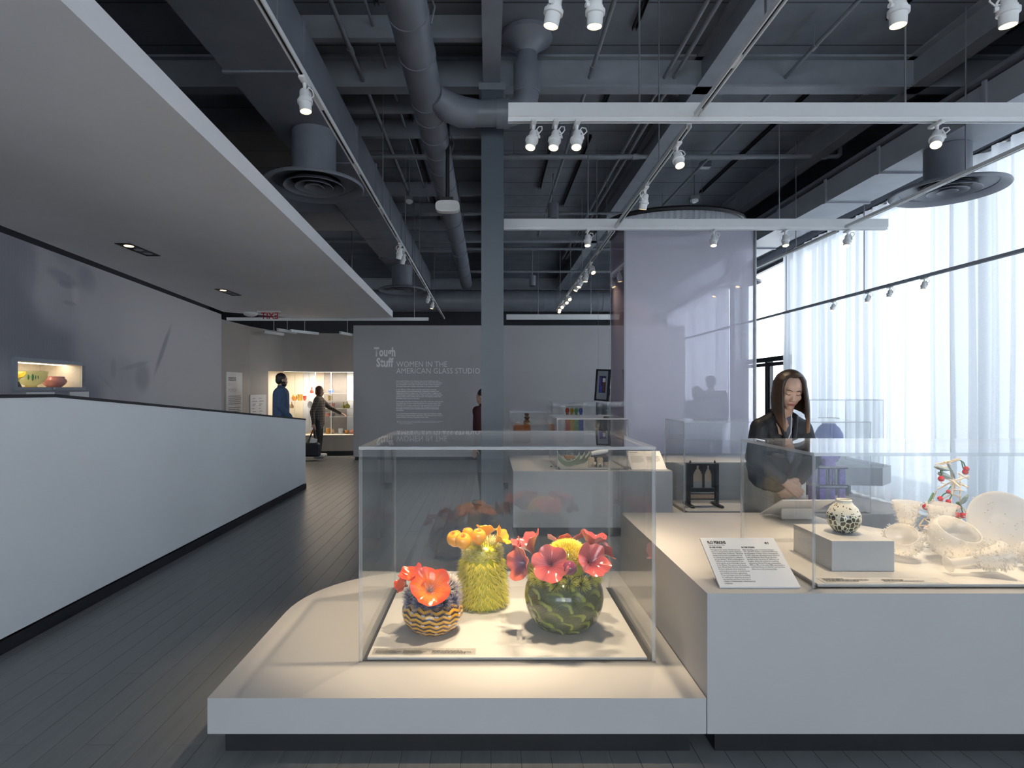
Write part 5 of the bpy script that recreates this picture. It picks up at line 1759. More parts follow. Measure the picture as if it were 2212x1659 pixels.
# branch and cherry sculpture
bs = Vector((2.33, 2.965, ZV))
ts = thing('branch_sculpture', 'beige glass branch tower with red cherries and green leaves', 'glass sculpture', bs)
DB = 2.955
def bp_(x, y, d=DB): return at(1900 + x / 5.186, 960 + y / 5.186, d)
rb = random.Random(5)
def twig(a, b, r=0.0036):
    G().cyl(bp_(*a), bp_(*b), r, r * 0.8, n=6).build('twig', 'beige_rod', ts)
hub1, hub2, hub3 = (825, 410), (585, 905), (1070, 850)
for a in ((690, 365), (1000, 355), (985, 475), (650, 500), (850, 525), (770, 200), (900, 480)):
    twig(hub1, a + (DB + rb.uniform(-0.03, 0.03),), 0.0048)
for a in ((440, 910), (500, 830), (640, 825), (700, 900), (640, 1000), (510, 1005), (560, 740)):
    twig(hub2 + (DB - 0.04,), a + (DB - 0.04 + rb.uniform(-0.02, 0.02),), 0.0042)
hx = [(440, 910), (500, 830), (640, 825), (710, 905), (640, 1000), (510, 1005)]
for a, b in zip(hx, hx[1:] + hx[:1]):
    twig(a + (DB - 0.04,), b + (DB - 0.04,), 0.0036)
for a in ((960, 745), (1170, 800), (1190, 900), (1010, 900), (1130, 930), (980, 830)):
    twig(hub3 + (DB - 0.01,), a + (DB - 0.01 + rb.uniform(-0.03, 0.03),), 0.004)
for a, b in (((690, 210), (905, 155)), ((680, 230), (900, 170)), ((620, 225), (760, 190)), ((760, 185), (840, 360)), ((880, 320), (1000, 390)), ((690, 430), (740, 440)), ((640, 520), (590, 620)), ((590, 620), (660, 680)),
             ((850, 525), (700, 620)), ((700, 620), (740, 700)), ((930, 440), (990, 490)), ((940, 520), (820, 500)), ((720, 190), (800, 230)), ((780, 250), (620, 250)), ((900, 590), (820, 560)), ((700, 620), (600, 740)), ((960, 745), (880, 640)), ((560, 740), (600, 640)),
             ((825, 410), (800, 660)), ((905, 350), (900, 640)), ((600, 740), (620, 860)), ((880, 640), (900, 800)), ((620, 860), (600, 1100)), ((900, 800), (930, 1090))):
    twig(a + (DB + rb.uniform(-0.03, 0.03),), b + (DB + rb.uniform(-0.03, 0.03),), 0.0036)
G().cyl(bp_(600, 1000), (bp_(600, 1000).x, DB, ZV), 0.006, 0.008, n=8).build('stand_leg', 'leaf_glass', ts)
G().cyl(bp_(930, 1000), (bp_(930, 1000).x, DB, ZV), 0.006, 0.008, n=8).build('stand_leg', 'leaf_glass', ts)
for (x, y, r) in ((970, 275, 30), (960, 310, 30), (690, 385, 32), (770, 530, 22), (680, 608, 28), (770, 640, 27), (517, 700, 34), (865, 790, 32), (930, 795, 32), (875, 705, 28), (975, 785, 20), (525, 930, 22)):
    G().ball(bp_(x, y, DB - 0.05), r / 5.186 / F * DB, 14, 10).build('cherry', 'cherry_glass', ts)
for path in (((905, 180), (940, 200), (965, 260)), ((920, 190), (930, 250), (955, 300)), ((690, 300), (700, 340), (690, 370)), ((800, 470), (780, 490), (770, 520)), ((770, 530), (715, 560), (685, 600)), ((770, 530), (810, 570), (775, 630)), ((605, 545), (560, 620), (525, 690)), ((880, 640), (910, 690), (935, 780)), ((870, 650), (860, 720), (868, 780))):
    G().tube([bp_(x, y, DB - 0.05) for x, y in path], 0.0028, 6).build('stem', 'stem_green', ts)
def leaf(a, b, w, mat='leaf_glass', d=DB - 0.03):
    a, b = bp_(*a, d), bp_(*b, d)
    ax = b - a
    up = Vector((0, -1, 0))
    sd = ax.cross(up).normalized()
    grid = []
    for i in range(9):
        u = i / 8
        ww = w * math.sin(PI * (0.06 + 0.90 * u)) ** 0.8
        grid.append([tuple(a + ax * u + sd * (ww * s) + up * (0.006 * math.sin(PI * u) - 0.008 * s * s)) for s in (-1, -0.5, 0, 0.5, 1)])
    G().sheet(grid, 0.002).build('leaf', mat, ts)
for a, b, w in (((620, 250), (790, 290), 0.011), ((660, 320), (810, 380), 0.014), ((770, 220), (850, 380), 0.007), ((1000, 570), (900, 680), 0.013), ((610, 545), (530, 690), 0.006), ((590, 1080), (620, 1000), 0.009), ((870, 650), (930, 720), 0.008), ((890, 810), (870, 900), 0.008), ((700, 270), (690, 360), 0.008)):
    leaf(a, b, w, 'stem_green' if w in (0.006, 0.008) else 'leaf_glass')

# ================================================================== centre plinth: crescents, oxen
ZC = Z2 + DZ
pbr('sage_glaze', (0.22, 0.27, 0.19), 0.25, var=0.15, scale=20, coat=0.3)
pbr('sage_rim', (0.50, 0.54, 0.42), 0.3, var=0.1)
pbr('birch_wood', (0.62, 0.47, 0.30), 0.45, var=0.12, scale=25)
pbr('charcoal_cloth', (0.035, 0.038, 0.05), 0.8, var=0.2)
pbr('copper_wood', (0.38, 0.19, 0.08), 0.4, var=0.2)
DCr = 6.05
def crescent(x, y, r, d, label, lean):
    c = at(x, y, d)
    t = thing('crescent_bowl', label, 'glass sculpture', (c.x, d, ZC))
    out = [(r * math.cos(R(a)), r * math.sin(R(a))) for a in range(188, 353, 8)]
    inn = [(r * 0.98 * math.cos(R(a)) , 0.30 * r + r * 0.98 * math.sin(R(a)) * 0.94) for a in range(345, 195, -8)]
    zc = ZC + r
    M = Matrix.Translation((c.x, d, zc)) @ Matrix.Rotation(R(lean), 4, 'Z') @ Matrix.Rotation(R(90), 4, 'X')
    G().extr(out + inn, M, 0.02).build('crescent', 'sage_glaze', t)
    G().extr([(a, b + 0.004) for a, b in inn] + [(a * 0.97, b + 0.010) for a, b in reversed(inn)], M, 0.021).build('rim', 'sage_rim', t)
    return t
cr = crescent(1229, 990, 0.125, DCr - 0.06, 'sage green crescent glass carrying a small boat', 12)
crescent(1243, 992, 0.115, DCr + 0.06, 'middle sage green crescent glass without a boat', 14)
crescent(1254, 992, 0.112, DCr + 0.16, 'rear sage green crescent glass of the set of three', 16)
bc = Vector((cr.location.x, DCr - 0.06, ZC + 0.085))
tbt = thing('glass_boat', 'tiny copper boat with two masts resting in a crescent', 'boat model', bc)
G().extr([(-0.055, 0.03), (0.055, 0.03), (0.035, -0.005), (-0.035, -0.005)], Matrix.Translation(bc) @ Matrix.Rotation(R(12), 4, 'Z') @ Matrix.Rotation(R(90), 4, 'X'), 0.03).build('hull', 'copper_wood', tbt, False)
for dx in (-0.03, 0.015):
    G().cyl(bc + Vector((dx, 0, 0.03)), bc + Vector((dx, 0, 0.085)), 0.004, n=8).build('mast', 'sage_glaze', tbt)
oc = Vector(((1293 - VX) / F * 6.0, 6.0, ZC))
tox = thing('wooden_ox_team', 'pale wooden oxen carrying a dark load under a white roll', 'wood sculpture', oc)
for k, (dx, dy) in enumerate(((-0.085, -0.05), (0.0, -0.07), (0.06, 0.03), (-0.02, 0.09), (0.10, 0.12))):
    M = Matrix.Translation(oc + Vector((dx, dy, 0.0))) @ Matrix.Rotation(R(90), 4, 'X')
    ol = [(-0.028, 0.0), (-0.016, 0.0), (-0.014, 0.045), (0.012, 0.045), (0.014, 0.0), (0.027, 0.0), (0.027, 0.06), (0.034, 0.075), (0.024, 0.10), (-0.02, 0.10), (-0.034, 0.085), (-0.028, 0.06)]
    G().extr(ol, M, 0.022).build('ox', 'birch_wood', tox, False)
g = G()
g.cbox(oc.x - 0.06, oc.x + 0.10, oc.y - 0.055, oc.y + 0.13, ZC + 0.05, ZC + 0.115, 0.012)
g.build('load', 'charcoal_cloth', tox)
g = G()
g.tube([oc + Vector((-0.085, -0.03, 0.135)), oc + Vector((-0.02, -0.01, 0.142)), oc + Vector((0.05, 0.03, 0.15)), oc + Vector((0.11, 0.06, 0.155))], [0.02, 0.026, 0.026, 0.018], 12)
g.build('white_roll', 'sign_card', tox)
# black dots seen on the plinth tops: small fixing pins
for (x, y) in ((1191, 1008), (1337, 1008)):
    q = onz(x, y, Z2)
    tag(G().lathe([(0.004, Z2 + 0.008), (0.012, Z2 + 0.006), (0.014, Z2)], 12, (q.x, q.y, 0)).build('fixing_pin', 'black_paint', None, True, org=(q.x, q.y, Z2)), 'tiny black fixing pin on the plinth beside the column', 'pin', 'fixing pins')

# ================================================================== black loom
ZL = Z1 + DZ
lx0, lx1, ly = (1487 - VX) / F * 6.06, (1548 - VX) / F * 6.06, 6.06
lb = Vector(((lx0 + lx1) / 2, ly, ZL))
tl_ = thing('model_loom', 'small black wooden loom with two pointed arches and tan slats', 'loom model', lb)
pbr('loom_black', (0.018, 0.022, 0.026), 0.4, var=0.2)
pbr('tan_slat', (0.62, 0.45, 0.30), 0.5, var=0.1)
HLm = 0.45
for x in (lx0, lx1):
    G().box(x - 0.018, x + 0.018, ly - 0.018, ly + 0.018, ZL + 0.02, ZL + HLm).build('post', 'loom_black', tl_, False)
    q = G(); q.cbox(x - 0.022, x + 0.022, ly - 0.15, ly + 0.12, ZL, ZL + 0.022, 0.006); q.build('foot', 'loom_black', tl_, False)
    G().lathe([(0.004, ZL + HLm + 0.03), (0.010, ZL + HLm + 0.015), (0.012, ZL + HLm)], 10, (x + (0.02 if x == lx0 else -0.02), ly, 0)).build('finial', 'loom_black', tl_)
# board with two arch openings: built as strips left and right of each opening
a0, a1 = lx0 + 0.02, lx1 - 0.02
zb0, zb1 = ZL + 0.19, ZL + HLm - 0.005
W_ = a1 - a0
def board(xa, xb, za, zb):
    q.box(xa, xb, ly - 0.006, ly + 0.006, za, zb)
q = G()
A1, A2, B1, B2 = a0 + 0.03, a0 + 0.128, a0 + 0.152, a0 + 0.228
board(a0, A1, zb0, zb1); board(A2, B1, zb0, zb1); board(B2, a1, zb0, zb1)
board(A1, B2, zb1 - 0.02, zb1)
for (xa, xb, ztop) in ((A1, A2, zb1 - 0.02), (B1, B2, zb1 - 0.02)):
    w = xb - xa
    for k, (fr_, hh) in enumerate(((0.10, 0.075), (0.22, 0.05), (0.36, 0.032))):
        board(xa, xa + w * fr_, ztop - hh - 0.012, ztop - hh + 0.012 + (0.02 if k else 0.01))
        board(xb - w * fr_, xb, ztop - hh - 0.012, ztop - hh + 0.012 + (0.02 if k else 0.01))
    board(xa, xa + w * 0.36, ztop - 0.024, ztop)
    board(xb - w * 0.36, xb, ztop - 0.024, ztop)
q.build('arched_board', 'loom_black', tl_, False)
q = G()
z = ZL + 0.255
while z < zb1 - 0.03:
    q.box(A1, A2, ly + 0.008, ly + 0.012, z, z + 0.006); q.box(B1, B2, ly + 0.008, ly + 0.012, z, z + 0.006)
    z += 0.0095
o = q.build('slats', 'tan_slat', tl_, False); o['kind'] = 'stuff'
G().box(a0, a1, ly - 0.016, ly + 0.016, ZL + 0.145, ZL + 0.185).build('breast_beam', 'loom_black', tl_, False)
G().box(a0, a1, ly - 0.010, ly + 0.010, ZL + 0.118, ZL + 0.126).build('rail', 'loom_black', tl_, False)
for i in range(22):
    x = a0 + 0.012 + (W_ - 0.024) * i / 21
    G().box(x - 0.0035, x + 0.0035, ly - 0.004, ly + 0.004, ZL + 0.072, ZL + 0.118).build('tan_slat', 'tan_slat', tl_, False)
G().box(a0, a1, ly - 0.006, ly + 0.006, ZL + 0.062, ZL + 0.072).build('rail', 'loom_black', tl_, False)

# ================================================================== purple tower
pbr('lilac_glass', (0.34, 0.24, 0.62), 0.3, var=0.25, scale=26, coat=0.2)
pbr('tower_floor', (0.45, 0.42, 0.52), 0.4, var=0.2, scale=40)
tyb = 6.1
tx0, tx1 = (1757 - VX) / F * tyb, (1814 - VX) / F * tyb
tcx = (tx0 + tx1) / 2
tt = thing('purple_tower', 'purple glass tower with gabled top and open storeys', 'glass sculpture', (tcx, tyb, ZL))
def storey(z0, z1, w, part):
    for sx in (-1, 1):
        for sy in (-1, 1):
            G().box(tcx + sx * w - 0.03, tcx + sx * w + 0.03, tyb + sy * 0.09 - 0.02, tyb + sy * 0.09 + 0.02, z0, z1).build(part, 'lilac_glass', tt, False)
storey(ZL, ZL + 0.20, 0.105, 'lower_pier')
G().box(tcx - 0.145, tcx + 0.145, tyb - 0.125, tyb + 0.125, ZL + 0.20, ZL + 0.225).build('storey_floor', 'tower_floor', tt, False)
storey(ZL + 0.225, ZL + 0.40, 0.105, 'upper_pier')
G().box(tcx - 0.15, tcx + 0.15, tyb - 0.13, tyb + 0.13, ZL + 0.40, ZL + 0.41).build('storey_floor', 'loom_black', tt, False)
G().box(tcx - 0.145, tcx + 0.145, tyb - 0.125, tyb + 0.125, ZL + 0.41, ZL + 0.425).build('storey_floor', 'tower_floor', tt, False)
M = Matrix.Translation((tcx, tyb, ZL + 0.425)) @ Matrix.Rotation(R(90), 4, 'X')
G().extr([(-0.055, 0), (0.055, 0), (0.055, 0.07), (0.11, 0.07), (0.0, 0.16), (-0.11, 0.07), (-0.055, 0.07)], M, 0.14).build('gable', 'lilac_glass', tt, False)
for k in range(5):
    x = tcx - 0.06 + 0.03 * k
    G().cyl((x, tyb - 0.10, ZL + 0.225), (x, tyb - 0.10, ZL + 0.40), 0.004, n=6).build('railing_bar', 'loom_black', tt)
for z in (0.225, 0.40, 0.195):
    G().box(tcx - 0.148, tcx + 0.148, tyb - 0.132, tyb - 0.126, ZL + z, ZL + z + 0.008).build('edge_strip', 'loom_black', tt, False)
G().box(tcx - 0.07, tcx + 0.07, tyb - 0.06, tyb + 0.06, ZL, ZL + 0.035).build('step', 'tower_floor', tt, False)
G().box(tcx - 0.072, tcx + 0.072, tyb + 0.06, tyb + 0.068, ZL, ZL + 0.2).build('back_panel', 'tower_floor', tt, False)

# ================================================================== amber box, rainbow heads, hanging frame, blue vase
def amber_like(name, col, haze=0.55):
    clear(name, tuple(0.35 + 0.6 * v for v in col), 0.9, haze=haze, hazecol=col, ior=1.45, transl=0.45)
amber_like('amber_glass', (0.62, 0.24, 0.06))
amber_like('smoke_amber', (0.24, 0.13, 0.06), 0.7)
ab = Vector(((1127 - VX) / F * 8.8, 8.8, Z2))
tb2 = thing('amber_glass_box', 'amber glass casket with a twisted bottle on its lid', 'glass sculpture', ab)
g = G(); g.cbox(ab.x - 0.13, ab.x + 0.13, 8.7, 8.9, Z2, Z2 + 0.28, 0.012); g.build('casket', 'amber_glass', tb2)
G().lathe([(0.004, Z2 + 0.28), (0.05, Z2 + 0.28), (0.055, Z2 + 0.32), (0.025, Z2 + 0.355), (0.045, Z2 + 0.39), (0.024, Z2 + 0.41), (0.04, Z2 + 0.44), (0.03, Z2 + 0.455), (0.004, Z2 + 0.455)], 20, (ab.x + 0.08, 8.8, 0)).build('bottle', 'smoke_amber', tb2)
G().ball((ab.x - 0.06, 8.78, Z2 + 0.30), 0.045, 14, 8, (1, 1, 0.45)).build('lid_knob', 'milky_glass', tb2)
hb = Vector(((1240 - VX) / F * 8.85, 8.85, Z2))
trh = thing('rainbow_heads', 'row of four rainbow glass heads over striped glass columns', 'glass sculpture', hb)
for k, (nm, col) in enumerate((('red', (0.70, 0.12, 0.06)), ('yellow', (0.72, 0.55, 0.10)), ('green', (0.22, 0.55, 0.25)), ('blue', (0.10, 0.20, 0.62)))):
    amber_like('head_' + nm, col, 0.5)
    x = hb.x - 0.105 + 0.07 * k
    q = G()
    q.ball((x, 8.85, Z2 + 0.49), 0.04, 16, 12, (0.78, 0.95, 1.15))
    q.ball((x, 8.805, Z2 + 0.485), 0.012, 8, 6, (0.7, 1, 1))
    q.cyl((x, 8.85, Z2 + 0.45), (x, 8.85, Z2 + 0.40), 0.02, 0.026, 12)
    q.build('head', 'head_' + nm, trh)
    G().box(x - 0.034, x + 0.034, 8.81, 8.89, Z2, Z2 + 0.40).build('column', 'head_' + nm, trh, False)
G().box(hb.x - 0.15, hb.x + 0.15, 8.80, 8.80 + 0.005, Z2 + 0.41, Z2 + 0.57).build('cover_plate', 'acrylic', trh, False)
g = G(); g.box(hb.x - 0.152, hb.x + 0.152, 8.79, 8.91, Z2 + 0.57, Z2 + 0.58)
g.build('top_plate', 'frosted_clear', trh, False)
g = G(); g.box(hb.x - 0.152, hb.x - 0.146, 8.806, 8.90, Z2, Z2 + 0.57); g.box(hb.x + 0.146, hb.x + 0.152, 8.806, 8.90, Z2, Z2 + 0.57)
g.build('side_plate', 'frosted_clear', trh, False)

# hanging framed panel
DF = 8.15
fc = at(1301.5, 832, DF)
tf = thing('hanging_frame', 'black framed blue collage hanging from two wires', 'picture frame', fc)
Mf = Matrix.Translation(fc) @ Matrix.Rotation(R(4), 4, 'Y') @ Matrix.Rotation(R(-52), 4, 'Z') @ Matrix.Rotation(R(90), 4, 'X')
fw, fh = 0.25, 0.455
g = G()
for (x, y, w, h) in ((0, fh / 2 - 0.012, fw, 0.024), (0, -fh / 2 + 0.012, fw, 0.024), (-fw / 2 + 0.012, 0, 0.024, fh - 0.048), (fw / 2 - 0.012, 0, 0.024, fh - 0.048)):
    g.obox(Mf @ Matrix.Translation((x, y, 0)), w, h, 0.03)
g.build('frame', 'loom_black', tf, False)
g = G(); g.obox(Mf, fw - 0.048, fh - 0.048, 0.004); g.build('mount', 'grey_frame', tf, False)
for (nm, col, x, y, w, h) in (('ink_blue', (0.03, 0.03, 0.12), 0, 0.01, 0.12, 0.24), ('collage_blue', (0.05, 0.09, 0.42), -0.02, -0.06, 0.05, 0.09), ('collage_brown', (0.15, 0.05, 0.035), 0.03, -0.02, 0.045, 0.13), ('collage_white', (0.75, 0.74, 0.72), 0.03, 0.07, 0.05, 0.06), ('collage_violet', (0.10, 0.08, 0.40), -0.035, 0.05, 0.03, 0.12)):
    pbr(nm, col, 0.3, var=0.3, scale=40)
    g = G(); g.obox(Mf @ Matrix.Translation((x, y, 0.003 if nm == 'ink_blue' else 0.006)), w, h, 0.004)
    g.build('collage_piece', nm, tf, False)
for sx in (-0.4, 0.4):
    p = Mf @ Vector((sx * fw, fh / 2, 0))
    G().cyl(p, (p.x, p.y, 4.9), 0.0016, n=6).build('wire', 'rod_metal', tf)
# sprig of clear glass beside the frame
sp = Vector(((1318 - VX) / F * 9.45, 9.45, Z2))
tsg = thing('glass_sprig', 'thin clear glass sprig rising beside the hanging frame', 'glass sculpture', sp)
amber_like('mint_glass', (0.45, 0.72, 0.66), 0.4)
G().tube([sp, sp + Vector((0.02, 0, 0.25)), sp + Vector((-0.02, 0, 0.45)), sp + Vector((0.03, 0, 0.62)), sp + Vector((0.02, 0, 0.82))], 0.006, 8).build('stem', 'mint_glass', tsg)
for k, (dx, dz) in enumerate(((0.05, 0.35), (-0.04, 0.47), (0.06, 0.55), (0.0, 0.70), (0.06, 0.80))):
    G().ball(sp + Vector((dx, 0, dz)), 0.028, 12, 8, (1.2, 0.5, 0.7)).build('leaf', 'mint_glass', tsg)

clear('blue_vase_glass', (0.50, 0.60, 0.90), 1.0, haze=0.40, hazecol=(0.13, 0.24, 0.62), ior=1.5, transl=0.5)
bv = Vector((4.40, 7.36, 0.545))
tvs = thing('blue_vase', 'tall round blue glass vase with flared rim near the curtains', 'vase', bv)
inst('body', G().lathe([(0.004, 0), (0.07, 0), (0.11, 0.03), (0.155, 0.15), (0.170, 0.27), (0.160, 0.38), (0.12, 0.46), (0.075, 0.50), (0.072, 0.51), (0.115, 0.455), (0.15, 0.38), (0.16, 0.27), (0.145, 0.15), (0.10, 0.035), (0.004, 0.02)], 40).mesh('body', 'blue_vase_glass', True, angle=60), tvs)
inst('collar', G().lathe([(0.078, 0.505), (0.080, 0.52), (0.105, 0.56), (0.125, 0.58), (0.120, 0.583), (0.098, 0.562), (0.070, 0.52)], 40).mesh('collar', 'frosted_clear', True, angle=60), tvs)
cv = Vector((4.12, 7.3, 0.545))
tcv = thing('clear_vase', 'clear ribbed glass vase beside the blue vase', 'vase', cv)
inst('body', G().lathe([(0.004, 0), (0.06, 0), (0.10, 0.05), (0.115, 0.16), (0.11, 0.27), (0.085, 0.33), (0.07, 0.345), (0.066, 0.34), (0.10, 0.26), (0.105, 0.16), (0.09, 0.05), (0.004, 0.02)], 40, wob=lambda t, z: 1 + 0.03 * math.cos(14 * t)).mesh('body', 'frosted_clear', True, angle=60), tcv)

# ================================================================== niche bowls
def niche_pt(px, off):
    Y = (-3.28 - off) / ((px - VX) / F + 0.117)
    return Vector((wall_l(Y) - off, Y, NZ0 + 0.0302))
amber_like('green_bowl_glass', (0.62, 0.62, 0.40), 0.45)
pbr('green_motif', (0.05, 0.20, 0.09), 0.3, var=0.3)
pbr('rose_bowl_glass', (0.62, 0.22, 0.19), 0.12, var=0.12, coat=0.5)
pbr('yellow_petal', (0.75, 0.55, 0.01), 0.2, var=0.2)
nb = niche_pt(67, 0.17)
tnb = thing('glass_bowl', 'clear green tinted footed bowl in the lit niche', 'glass bowl', nb)
inst('bowl', G().lathe([(0.004, 0), (0.045, 0), (0.04, 0.012), (0.075, 0.03), (0.112, 0.075), (0.125, 0.13), (0.126, 0.142), (0.121, 0.142), (0.118, 0.13), (0.105, 0.078), (0.068, 0.038), (0.004, 0.022)], 40).mesh('bowl', 'green_bowl_glass', True, angle=60), tnb)
inst('foot', G().lathe([(0.004, -0.0), (0.047, 0), (0.047, 0.006), (0.004, 0.006)], 30).mesh('foot', 'yellow_petal'), tnb)
for (da, h) in ((0, 0.05), (14, 0.06), (24, 0.035), (34, 0.03)):
    a = R(-60 + da)
    q = G().ball(nb + Vector((0.118 * math.cos(a), 0.118 * math.sin(a), 0.085)), 0.5 * h, 10, 8, (0.3, 0.3, 1.0))
    q.build('painted_motif', 'green_motif', tnb)
nr = niche_pt(117, 0.15)
tnr = thing('glass_bowl', 'squat pink opaque bowl in the lit niche', 'glass bowl', nr)
inst('bowl', G().lathe([(0.004, 0), (0.055, 0), (0.085, 0.025), (0.10, 0.05), (0.098, 0.068), (0.082, 0.085), (0.082, 0.10), (0.076, 0.10), (0.075, 0.085), (0.088, 0.06), (0.07, 0.03), (0.004, 0.02)], 40).mesh('bowl', 'rose_bowl_glass', True, angle=60), tnr)
ny = niche_pt(38, 0.12)
tny = thing('glass_flower', 'yellow glass flower beside the green tinted bowl', 'glass sculpture', ny)
bloom(tny, ny + Vector((0, 0, 0.04)), (0.3, -0.5, 0.9), 0.06, 0.08, 'yellow_petal', 4, 0.2, 3, cup=0.6)
G().lathe([(0.004, 0), (0.03, 0), (0.022, 0.02), (0.012, 0.045)], 16, ny).build('foot', 'loom_black', tny)

# ================================================================== wall panels by the lit display window
def wall_card(label, xa, xb, ya, yb, head=None, rows=0):
    # the wall behind runs along FW[0]-FW[2]
    def onwall(x):
        k = (x - VX) / F
        for (a, b) in zip(FW[:-1], FW[1:]):
            # X = k Y  with the segment
            dx, dy = b[0] - a[0], b[1] - a[1]
            den = dx - k * dy
            if abs(den) > 1e-9:
                t_ = (k * a[1] - a[0]) / den
                if 0 <= t_ <= 1:
                    return Vector((a[0] + dx * t_, a[1] + dy * t_))
        return Vector((k * 10.2, 10.2))
    A_, B_ = onwall(xa), onwall(xb)
    d2 = (B_ - A_)
    L = d2.length
    d2.normalize()
    nn = Vector((d2.y, -d2.x, 0))
    zt, zb = CAMZ + (VY - ya) / F * A_.y, CAMZ + (VY - yb) / F * A_.y
    xx = Vector((d2.x, d2.y, 0))
    M = Matrix((xx, Vector((0, 0, 1)), nn)).transposed().to_4x4()
    M.translation = Vector((A_.x, A_.y, zb)) + nn * 0.012
    t = thing('wall_text_panel', label, 'sign', M.translation)
    h = zt - zb
    G().obox(M @ Matrix.Translation((L / 2, h / 2, 0)), L, h, 0.018).build('board', 'sign_card', t, False)
    def tx(u, v): return M @ Matrix.Translation((u * L, h * (1 - v), 0.0105))
    return t, tx, L, h
t, tx, L, h = wall_card('tall pale wall panel headed SEEDS OF A MOVEMENT', 487, 521, 803, 905)
lettering('lettering', 'SEEDS', h * 0.11, tx(0.10, 0.185), 'grey_print', t, sx=0.9 * L / (h * 0.55), bold=0.004)
lettering('lettering', 'OF A\nMOVEMENT', h * 0.10, tx(0.10, 0.30), 'grey_print', t, sx=0.62 * L / (h * 0.38) * 0.62, bold=-0.002, line=1.25)
print_lines(tx(0.10, 0.50), L * 0.82, h * 0.5, (0.97, 1, 0.98, 0.95, 1, 0, 0.95, 0.88, 0.98, 1, 0.85, 0.92), 'grey_print', t, 4)
t, tx, L, h = wall_card('small pale wall panel of two short columns near the lit window', 539, 573, 853, 905)
for u, sd in ((0.12, 5), (0.52, 6)):
    print_lines(tx(u, 0.12), L * 0.36, h * 0.8, (0.5, 0, 0.8, 0, 0.55, 0.4, 0, 0.3, 0, 0.6, 0, 0.45, 0.4), 'grey_print', t, sd)

# ================================================================== lit display window
dw = thing('display_window', 'lit built-in display window with white shelves of glass', 'display case', (-3.6, 13.1, 0.46))
pbr('case_back', (0.66, 0.70, 0.76), 0.5, var=0.06)
pbr('case_back_warm', (0.62, 0.55, 0.46), 0.5, var=0.06)
pbr('case_back_dark', (0.30, 0.28, 0.27), 0.5, var=0.08)
G().prism([(-4.75, 12.1), (-4.5, 12.45), (-4.2, 12.7), (-3.5, 12.82), (-2.2, 12.92), (-2.2, 13.6), (-4.9, 13.6), (-4.9, 12.2)], 0.44, 0.459).build('sill', 'case_lining', dw, False)
G().prism([(-4.75, 12.15), (-4.5, 12.5), (-4.2, 12.75), (-3.5, 12.87), (-2.2, 12.97), (-2.2, 13.6), (-4.9, 13.6), (-4.9, 12.2)], 1.90, 1.93).build('head_board', 'case_lining', dw, False)
xs = [-4.9, -4.62, -4.42, -4.28, -4.12, -3.92, -3.72, -3.38, -3.1, -2.2]
ms = ['case_lining', 'case_lining', 'case_back', 'case_back', 'case_back_warm', 'case_back_dark', 'case_back_dark', 'case_back', 'case_back']
for a, b, m_ in zip(xs[:-1], xs[1:], ms):
    G().box(a, b - 0.006, 13.6, 13.62, 0.46, 1.90).build('back_panel', m_, dw, False)
G().box(-4.92, -4.9, 12.2, 13.6, 0.46, 1.9).build('side_panel', 'case_lining', dw, False)
g = G(); wpoly(g, [(x, y + 0.11) for x, y in FW[3:]], 1.88, 1.90, 0.03); g.build('light_strip', 'led_strip', dw, False)
for x in (-4.72, -3.98, -3.62, -3.0):
    G().box(x - 0.008, x + 0.008, 13.1, 13.116, 0.46, 1.89).build('upright', 'track_white', dw, False)
SH = [(-4.6, -2.3, 1.225), (-4.05, -3.2, 1.40), (-4.05, -2.25, 1.05), (-3.66, -2.9, 0.86)]
for x0, x1, z in SH:
    G().box(x0, x1, 13.12, 13.42, z - 0.013, z - 0.001).build('shelf', 'track_white', dw, False)
L_ = bpy.data.lights.new('case_lamp', 'AREA'); L_.shape = 'RECTANGLE'; L_.size = 2.2; L_.size_y = 0.25; L_.energy = 26; L_.color = (1, 0.86, 0.68)
lo = bpy.data.objects.new('case_lamp', L_); COL.objects.link(lo); lo.location = (-3.5, 13.1, 1.87); lo.parent = None
for nm, col in (('cd_red', (0.55, 0.08, 0.05)), ('cd_blue', (0.06, 0.15, 0.55)), ('cd_amber', (0.60, 0.26, 0.05)), ('cd_pink', (0.70, 0.28, 0.24)), ('cd_olive', (0.35, 0.34, 0.04)), ('cd_gold', (0.55, 0.36, 0.06)), ('cd_clear', (0.7, 0.74, 0.78)), ('cd_grey', (0.2, 0.2, 0.22)), ('cd_tan', (0.65, 0.45, 0.28)), ('cd_black', (0.03, 0.03, 0.035))):
    pbr(nm, col, 0.15, var=0.2, scale=30, coat=0.5)
